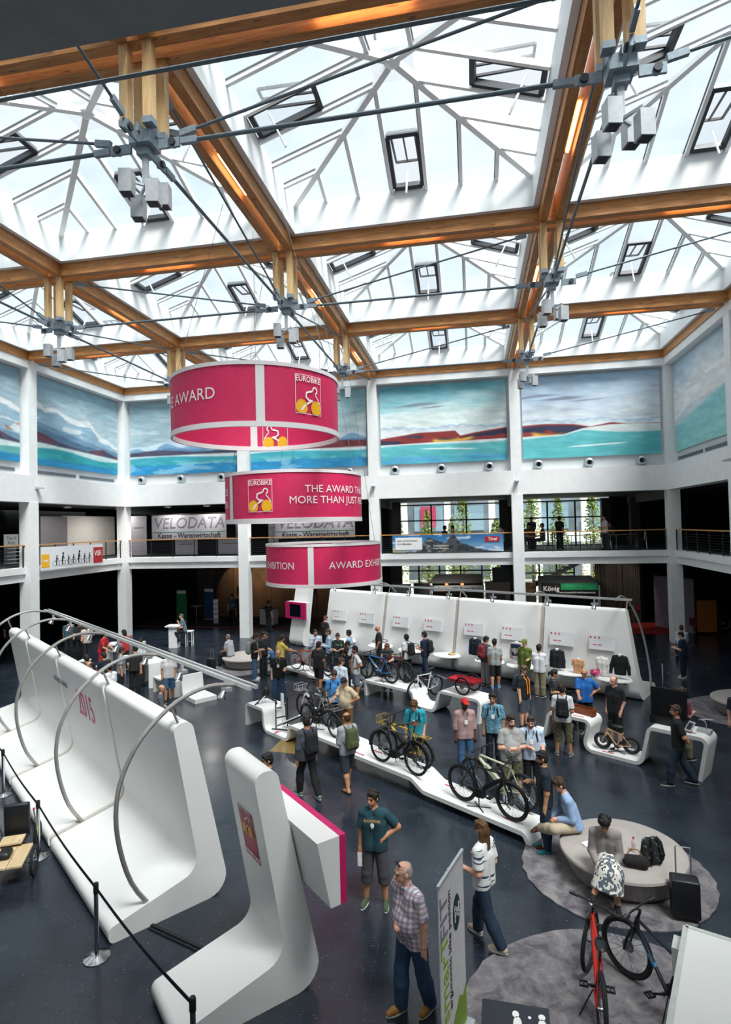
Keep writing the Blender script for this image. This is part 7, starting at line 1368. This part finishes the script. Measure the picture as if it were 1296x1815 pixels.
for k in range(8):
    m_ = MB(); n = 9; pts = [(-1.2+.3*k+.3*i/(n-1), .06*math.sin(i*2.1+k)) for i in range(n)]; m_.add([(a, b, z) for a, b in pts for z in (.1, 3.6)], [(2*i, 2*i+2, 2*i+3, 2*i+1) for i in range(n-1)]); m_.build('drape', mat(('#5a5248', '#4a443c')[k % 2], .9, name='drape %d' % (k % 2)), dr, True)
st = thing('staircase', 'dark open staircase rising behind the lettered booth', 'staircase', (23.6, 6.4, 0))
for k in range(10): MB().box((-.9+.34*k, 0, 2.1+.17*k), (.36, 1.1, .06)).build('step', mat('#2c3130', .6, name='stair step'), st)
MB().bar((-1.1, -.5, 1.9), (2.3, -.5, 3.65), .06, .22).build('stringer', mat('#5b5f5e', .6, name='stringer'), st)
t = thing('booth_wall', 'pale violet booth wall beside the right column', 'partition', (29.75, 3.4, 0), rad(-62)); MB().box((0, 0, 1.35), (2.6, .08, 2.7)).build('panel', mat('#8d8796', .8, name='violet grey'), t); MB().box((0, 0, 2.74), (2.6, .1, .05)).build('cap_strip', GREYP, t)
tag(MB().box((28.0, 3.85, .006), (3.2, 3.5, .012)).build('red_carpet', mat('#b02a26', .9, var=.1, name='red carpet')), 'red carpet under the gallery behind the right end of the product wall', 'carpet')
tag(MB().box((3.4, 2.9, .006), (9.4, .22, .012)).build('carpet_edge', mat('#7a2a2a', .9, name='dull red edge')), 'red carpet edge strip under the far left gallery', 'carpet')
tag(MB().box((3.4, 5.3, .004), (9.4, 4.5, .008)).build('booth_carpet', mat('#1a1d22', .95, name='dark carpet')), 'dark booth carpet under the far left gallery', 'carpet')
t = thing('info_table', 'small table with papers and a screen on the red carpet', 'table', (27.7, 3.3, .012)); MB().box((0, 0, 1.0), (.7, .5, .03)).build('top', BLK, t); MB().tube([(0, 0, .02), (0, 0, 1.0)], .025, 8).build('stem', CHROME, t); MB().lathe([(0, 0), (.22, 0), (.22, .02), (0, .02)], 20).build('foot', CHROME, t); MB().box((-.15, 0, 1.15), (.36, .03, .26)).build('screen', LAMPG, t); MB().box((-.15, -.02, 1.15), (.28, .006, .18)).build('screen_glass', BB_, t); MB().box((.22, 0, 1.14), (.18, .02, .24)).build('card', REDL, t)
for k, (x, y, c_, l_) in enumerate(((30.9, 2.2, '#a8662a', 'orange box panel'), (30.0, 1.4, '#7a2440', 'small magenta sign'))):
    t = thing('dim_panel', l_+' in the dark under the right gallery', 'panel', (x, y, 0)); MB().box((0, 0, .9 if k == 0 else .75), (.9 if k == 0 else .36, .06, 1.6 if k == 0 else .4)).build('panel', mat(c_, .8, name='dim '+c_), t); MB().tube([(0, 0, 0), (0, 0, .6)], .02, 6).build('stem', BLK, t)
# left far booth
t = thing('booth', 'dim booth with amber lit wall panels under the far left gallery', 'exhibition booth', (3.4, 7.1, 0))
for k in range(6): MB().box((-1.9+1.32*k+.0, 0, 1.7), (1.29, .06, 3.4)).build('panel', mat(('#54463c', '#4a4038', '#5a4636')[k % 3], .7, var=.25, scale=1.2, name='warm booth %d' % (k % 3)), t)
m_ = MB(); text_flat(m_, 'edfs', .22, (2.1, -.04, 3.1), (1, 0, 0), (0, 0, 1), .01); m_.build('lettering', INK, t)
for k, (x, y, z) in enumerate(((3.9, 5.9, 3.5), (5.2, 5.9, 3.5), (6.6, 5.9, 3.5), (9.2, 6.0, 3.5))):
    ld_ = bpy.data.lights.new('booth_spot', 'SPOT'); ld_.energy = 90; ld_.color = (1, .62, .32); ld_.spot_size = rad(80); ld_.shadow_soft_size = .1; lo = bpy.data.objects.new('booth_spot', ld_); COL.objects.link(lo); lo.location = (x, y-.2, z-.1); lo.rotation_euler = Vector((0, .8, -.6)).to_track_quat('-Z', 'Y').to_euler()
    t = thing('spot_lamp', 'amber spot lamp under the far gallery, %s from the left' % ('first', 'second', 'third', 'fourth')[k], 'lamp', (x, y, z), 0, 'booth spot lamps'); MB().lathe([(0, .1), (.05, .1), (.06, -.04), (.05, -.04), (0, .02)], 12).build('housing', BLK, t); MB().tube([(0, 0, .1), (0, 0, .5)], .01, 6).build('stem', BLK, t)
t = thing('booth', 'dim booth with framed panels behind the far sign stand', 'exhibition booth', (10.2, 7.1, 0))
for k in range(4): MB().box((-1.6+1.32*k, 0, 1.7), (1.29, .06, 3.4)).build('panel', mat(('#40362f', '#4c3d33')[k % 2], .7, var=.3, scale=1.2, name='warm back %d' % (k % 2)), t)
m_ = MB(); text_flat(m_, 'RECE', .24, (-1.5, -.04, 3.1), (1, 0, 0), (0, 0, 1), .01); m_.build('lettering', INK, t)
for k, (x, y, c_, l_) in enumerate(((1.0, 4.6, '#1f7a50', 'green'), (2.4, 5.6, '#2a4a80', 'blue'))):
    t = thing('roll_up_banner', l_+' roll-up banner in the dark under the far left gallery', 'banner', (x, y, .008)); MB().box((0, 0, 1.05), (.7, .02, 2.0)).build('cloth', mat(c_, .7, var=.2, scale=2, name='rollup '+c_), t); MB().box((0, 0, .03), (.75, .2, .05)).build('foot', LAMPG, t); MB().box((0, -.015, 1.9), (.6, .006, .18)).build('print', WPR, t)
t = thing('counter', 'white counter desk under the far gallery', 'counter', (7.0, 4.1, 0), rad(-10)); MB().box((0, 0, .48), (.95, .55, .96)).build('body', mat('#b9b4bd', .7, name='counter lilac'), t); MB().box((0, 0, .98), (1.02, .62, .04)).build('top', BLK, t)
for k in range(5): MB().lathe([(0, 1.0), (.03, 1.0), (.03, 1.15), (.012, 1.2), (0, 1.2)], 10, (-.35+.17*k, .05*(k % 2), 0)).build('bottle', mat(('#8a4a24', '#6a3a20')[k % 2], .3, name='brown bottle %d' % (k % 2)), t)
t = thing('bar_table', 'thin bar table in the dark booth', 'table', (2.2, 4.2, .008)); MB().lathe([(0, 1.08), (.35, 1.08), (.35, 1.1), (0, 1.1)], 24).build('top', LAMPG, t); MB().lathe([(.02, .02), (.02, 1.08)], 8).build('stem', CHROME, t); MB().lathe([(0, 0), (.2, 0), (.2, .02), (0, .02)], 20).build('foot', CHROME, t)
t = thing('brochure_rack', 'upright brochure rack in the dark booth', 'rack', (3.5, 4.2, .008), .3); MB().box((0, .05, .75), (.3, .03, 1.5)).build('spine', LAMPG, t)
for k in range(4): MB().box((0, -.03, .35+.32*k), (.3, .12, .02), .0).build('shelf', LAMPG, t); MB().box((0, -.02, .42+.32*k), (.24, .02, .14)).build('brochure', WPR, t)
t = thing('hanging_suit', 'black suit on a stand in the dark booth', 'clothing stand', (4.9, 4.6, .008)); obj('suit', solid_mesh('suit', [([('c', (s*.08, 0, .95), (s*.09, 0, 1.4), .11, .1) for s in (1, -1)]+[('c', (s*.17, 0, 1.42), (s*.3, .02, .95), .06, .045) for s in (1, -1)]+[('c', (s*.08, 0, .95), (s*.09, 0, .3), .1, .07) for s in (1, -1)], [])], .03, .03, cloth('#101216')), t); MB().tube([(0, 0, 0), (0, 0, 1.6)], .012, 6).build('stem', CHROME, t)
for k, (x, y) in enumerate(((4.6, 5.5), (9.4, 5.6))):
    t = thing('loudspeaker', 'black loudspeaker on a pole under the far gallery, %s' % ('left', 'right')[k], 'loudspeaker', (x, y, .008)); MB().box((0, 0, 1.9), (.34, .3, .55)).build('cabinet', BLK, t); MB().tube([(0, 0, 0), (0, 0, 1.65)], .02, 6).build('pole', BLK, t); MB().lathe([(0, 0), (.25, 0), (.25, .02), (0, .02)], 16).build('foot', BLK, t)
# ---- left zone furniture
def stool(x, y, label, h=.75):
    t = thing('bar_stool', label, 'stool', (x, y, 0), .2, 'white bar stools'); MB().box((0, 0, h), (.36, .36, .05)).build('seat', SOLID, t)
    for sx in (-.15, .15):
        for sy in (-.15, .15): MB().box((sx, sy, h/2), (.03, .03, h)).build('leg', SOLID, t)
    MB().box((0, .16, .2), (.3, .02, .02)).build('footrest', SOLID, t)
for k, (x, y) in enumerate(((4.0, -9.0), (5.3, -9.75), (3.6, -7.0), (5.35, -8.2), (5.15, -2.45))): stool(x, y, 'white bar stool %s' % ('left of the far white table', 'beside the seated man in navy', 'behind the far white table', 'right of the far white table', 'at the lone white bar table')[k])
def desk(x, y, w, d, h, rz, label):
    t = thing('white_table', label, 'table', (x, y, 0), rz, 'white tables'); MB().box((0, 0, h-.03), (w, d, .06)).build('top', SOLID, t)
    for s in (-1, 1): MB().box((s*(w/2-.03), 0, (h-.06)/2), (.06, d, h-.06)).build('side', SOLID, t)
desk(4.5, -6.95, 1.5, .6, 1.05, .2, 'white bar table between the people in red'); desk(7.15, -9.35, 1.2, .7, .9, rad(-40), 'white table beside the man in black'); desk(8.55, -10.45, 1.3, .8, .55, rad(-35), 'low white table with orange wooden goods')
t = thing('bar_table', 'lone white pillar bar table before the dark booth', 'table', (4.5, -2.79, 0), .1); MB().box((0, 0, .52), (.42, .42, 1.04)).build('pillar', SOLID, t); MB().box((0, 0, 1.07), (.72, .62, .06)).build('top', SOLID, t)
t = thing('wooden_goods', 'orange curved wooden goods on the low white table', 'wooden goods', (8.75, -10.5, .55), 0)
for k in range(3): MB().tube([(-.3+.1*k, -.1, .03), (-.1+.1*k, .12, .06), (.15+.1*k, -.05, .05), (.35, .1*k-.1, .04)], .03, 6).build('arch', mat('#c07a30', .5, name='orange wood'), t, True)
t = thing('step_block', 'white L-shaped step block beyond the light rail', 'display block', (9.75, -10.9, 0), rad(-38)); MB().box((.2, 0, .07), (1.0, .8, .14)).build('base', SOLID, t); MB().add([(-.34, -.4, 0), (-.24, -.4, 0), (-.38, -.4, .75), (-.48, -.4, .75), (-.34, .4, 0), (-.24, .4, 0), (-.38, .4, .75), (-.48, .4, .75)], [(0, 1, 2, 3), (4, 7, 6, 5), (0, 4, 5, 1), (1, 5, 6, 2), (2, 6, 7, 3), (3, 7, 4, 0)]).build('back', SOLID, t)
t = thing('beige_shoes', 'pile of pale branches on the floor behind the display wall\'s far end', 'branches', (2.4, -12.6, 0))
for k in range(8): MB().tube([(-.3+.08*k, -.1, .03), (-.1+.06*k, .1, .12+.02*(k % 3)), (.2, .05*k-.2, .06)], .02, 5).build('branch', mat('#b5aa92', .9, name='pale branch'), t, True)
# ---- front: roll-up banner and white case
A0, A1 = Vector((18.95, -23.78, 0)), Vector((19.19, -23.02, 0)); dX = (A1-A0).normalized(); Nn = dX.cross(Z3)
t = thing('roll_up_banner', 'tall white roll-up banner with green lettering in front of the rug', 'banner', tuple(A0), math.atan2(dX.y, dX.x)); W_ = (A1-A0).length
MB().box((W_/2, 0, 1.03), (W_, .012, 1.94)).build('cloth', mat('#cfcdd0', .6, name='banner white'), t); MB().box((W_/2, 0, 2.01), (W_+.02, .03, .035)).build('top_bar', LAMPG, t); MB().box((W_/2, 0, .03), (W_+.06, .2, .06)).build('foot', LAMPG, t); MB().tube([(W_/2, .03, .05), (W_/2, .03, 2.0)], .012, 6).build('pole', LAMPG, t)
MB().add([(0.02, -.0075, .06), (W_, -.0075, .06), (W_, -.0075, .5), (W_*.85, -.0075, .42), (W_*.7, -.0075, .5), (W_*.35, -.0075, .28), (.02, -.0075, .1)], [(0, 1, 2, 3, 4, 5, 6)]).build('green_wave', mat('#7f9a32', .6, name='lime green'), t)
m_ = MB(); text_flat(m_, 'smarT', .3, (.14, -.008, .95), (0, 0, 1), (-1, 0, 0), .012, sx=1.25); m_.build('lettering', mat('#86a534', .6, name='lime ink'), t); m_ = MB(); text_flat(m_, 'FIT', .3, (.14, -.008, 1.62), (0, 0, 1), (-1, 0, 0), .012, sx=1.25); m_.build('lettering', mat('#7a7a88', .6, name='grey ink'), t); m_ = MB(); text_flat(m_, 'ergonomic bike position', .12, (.3, -.008, 1.17), (0, 0, 1), (-1, 0, 0), 0, sx=1.1); m_.build('lettering', INK, t)
n = 28; MB().add([(.53+.12*math.cos(2*math.pi*k/n), -.0078, 1.45+.2*math.sin(2*math.pi*k/n)) for k in range(n)], [tuple(range(n))]).build('badge_print', mat('#16323a', .6, name='dark teal ink'), t); m_ = MB()
for k, w_ in enumerate(('made by', 'ergo', 'experts')): m_ = MB(); text_flat(m_, w_, .055, (.48+.06*k, -.0085, 1.45), (0, 0, 1), (-1, 0, 0), 0); m_.build('lettering', WPR, t)
t = thing('white_case', 'tall white box case cut by the bottom right corner', 'case', (21.3, -23.99, 0), math.atan2(-.394, .919)); MB().box((.9, -.85, .985), (1.8, 1.7, 1.97)).build('body', mat('#dfe3e3', .5, name='case white'), t); MB().box((.9, -.85, 1.985), (1.72, 1.62, .03)).build('lid', SOLID, t)
for a, b in (((0.02, -.02), (1.8, -.02)), ((.02, -.02), (.02, -1.7))): MB().bar((*a, 1.98), (*b, 1.98), .045, .05).build('rim', mat('#c9cec9', .5, name='case rim'), t)
MB().box((-.04, -.16, 1.78), (.08, .2, .26)).build('side_panel', mat('#c9ccc9', .6, name='case side'), t)

# ---- gallery ceiling lamps
def gal_lamp(x, y, e, l_):
    t = thing('ceiling_lamp', l_, 'lamp', (x, y, 7.28), 0, 'gallery ceiling lamps'); MB().lathe([(.0, 0), (.2, 0), (.2, -.1), (.17, -.1), (.15, -.03), (0, -.03)], 20).build('housing', LAMPG, t); MB().lathe([(0, -.035), (.15, -.035)], 20).build('diffuser', mat('#fff2dd', .5, name='lamp diffuser', emit=2.), t)
    d = bpy.data.lights.new('gallery_lamp', 'AREA'); d.shape = 'DISK'; d.size = .34; d.energy = e; d.color = (1, .95, .88); o = bpy.data.objects.new('gallery_lamp', d); COL.objects.link(o); o.location = (x, y, 7.16)
for k, (x, y, e, l_) in enumerate(((2.2, .9, 60, 'over the first grey banner'), (4.6, .9, 60, 'over the right half of the first grey banner'), (9.6, .9, 60, 'over the second grey banner'), (12.2, .9, 50, 'right of the second grey banner'), (-1.4, 1.6, 110, 'before the white partition'), (-1.6, -2.6, 60, 'behind the VSF banner'), (-2.5, -6.6, 50, 'over the brochure stand'), (17.5, -32.5, 60, 'added behind the viewer, left, to brighten the soffit'), (21.5, -32.5, 60, 'added behind the viewer, right, to brighten the soffit'))): gal_lamp(x, y, e, 'round ceiling lamp in the gallery %s' % l_)  # last two are unseen, added behind the viewer to brighten the soffit

for k, (x, y, z, tx, ty, tz, e, l_) in enumerate(((17.6, 2.2, 3.7, 17.9, 3.55, 2.2, 60, 'aimed at the pale club sign'), (24.3, 1.6, 3.7, 24.4, 3.15, 2.2, 70, 'aimed at the green fascia'), (27.4, 3.2, 3.7, 27.4, 5.3, 1.8, 40, 'aimed at the drapes'))):
    d = Vector((tx-x, ty-y, tz-z)).normalized(); t = thing('spot_lamp', 'small spot lamp under the far gallery %s' % l_, 'lamp', (x, y, z), 0, 'booth spot lamps'); MB().lathe([(0, .1), (.05, .1), (.06, -.06), (.05, -.06), (0, .04)], 12, (0, 0, 0), (-d).to_track_quat('Z', 'Y').to_matrix()).build('housing', BLK, t); MB().tube([(0, 0, .05), (0, 0, .38)], .01, 6).build('stem', BLK, t)
    ld_ = bpy.data.lights.new('booth_spot', 'SPOT'); ld_.energy = e*2; ld_.color = (1, .93, .82); ld_.spot_size = rad(95); ld_.spot_blend = .6; ld_.shadow_soft_size = .05; lo = bpy.data.objects.new('booth_spot', ld_); COL.objects.link(lo); lo.location = Vector((x, y, z))+d*.1; lo.rotation_euler = d.to_track_quat('-Z', 'Y').to_euler()
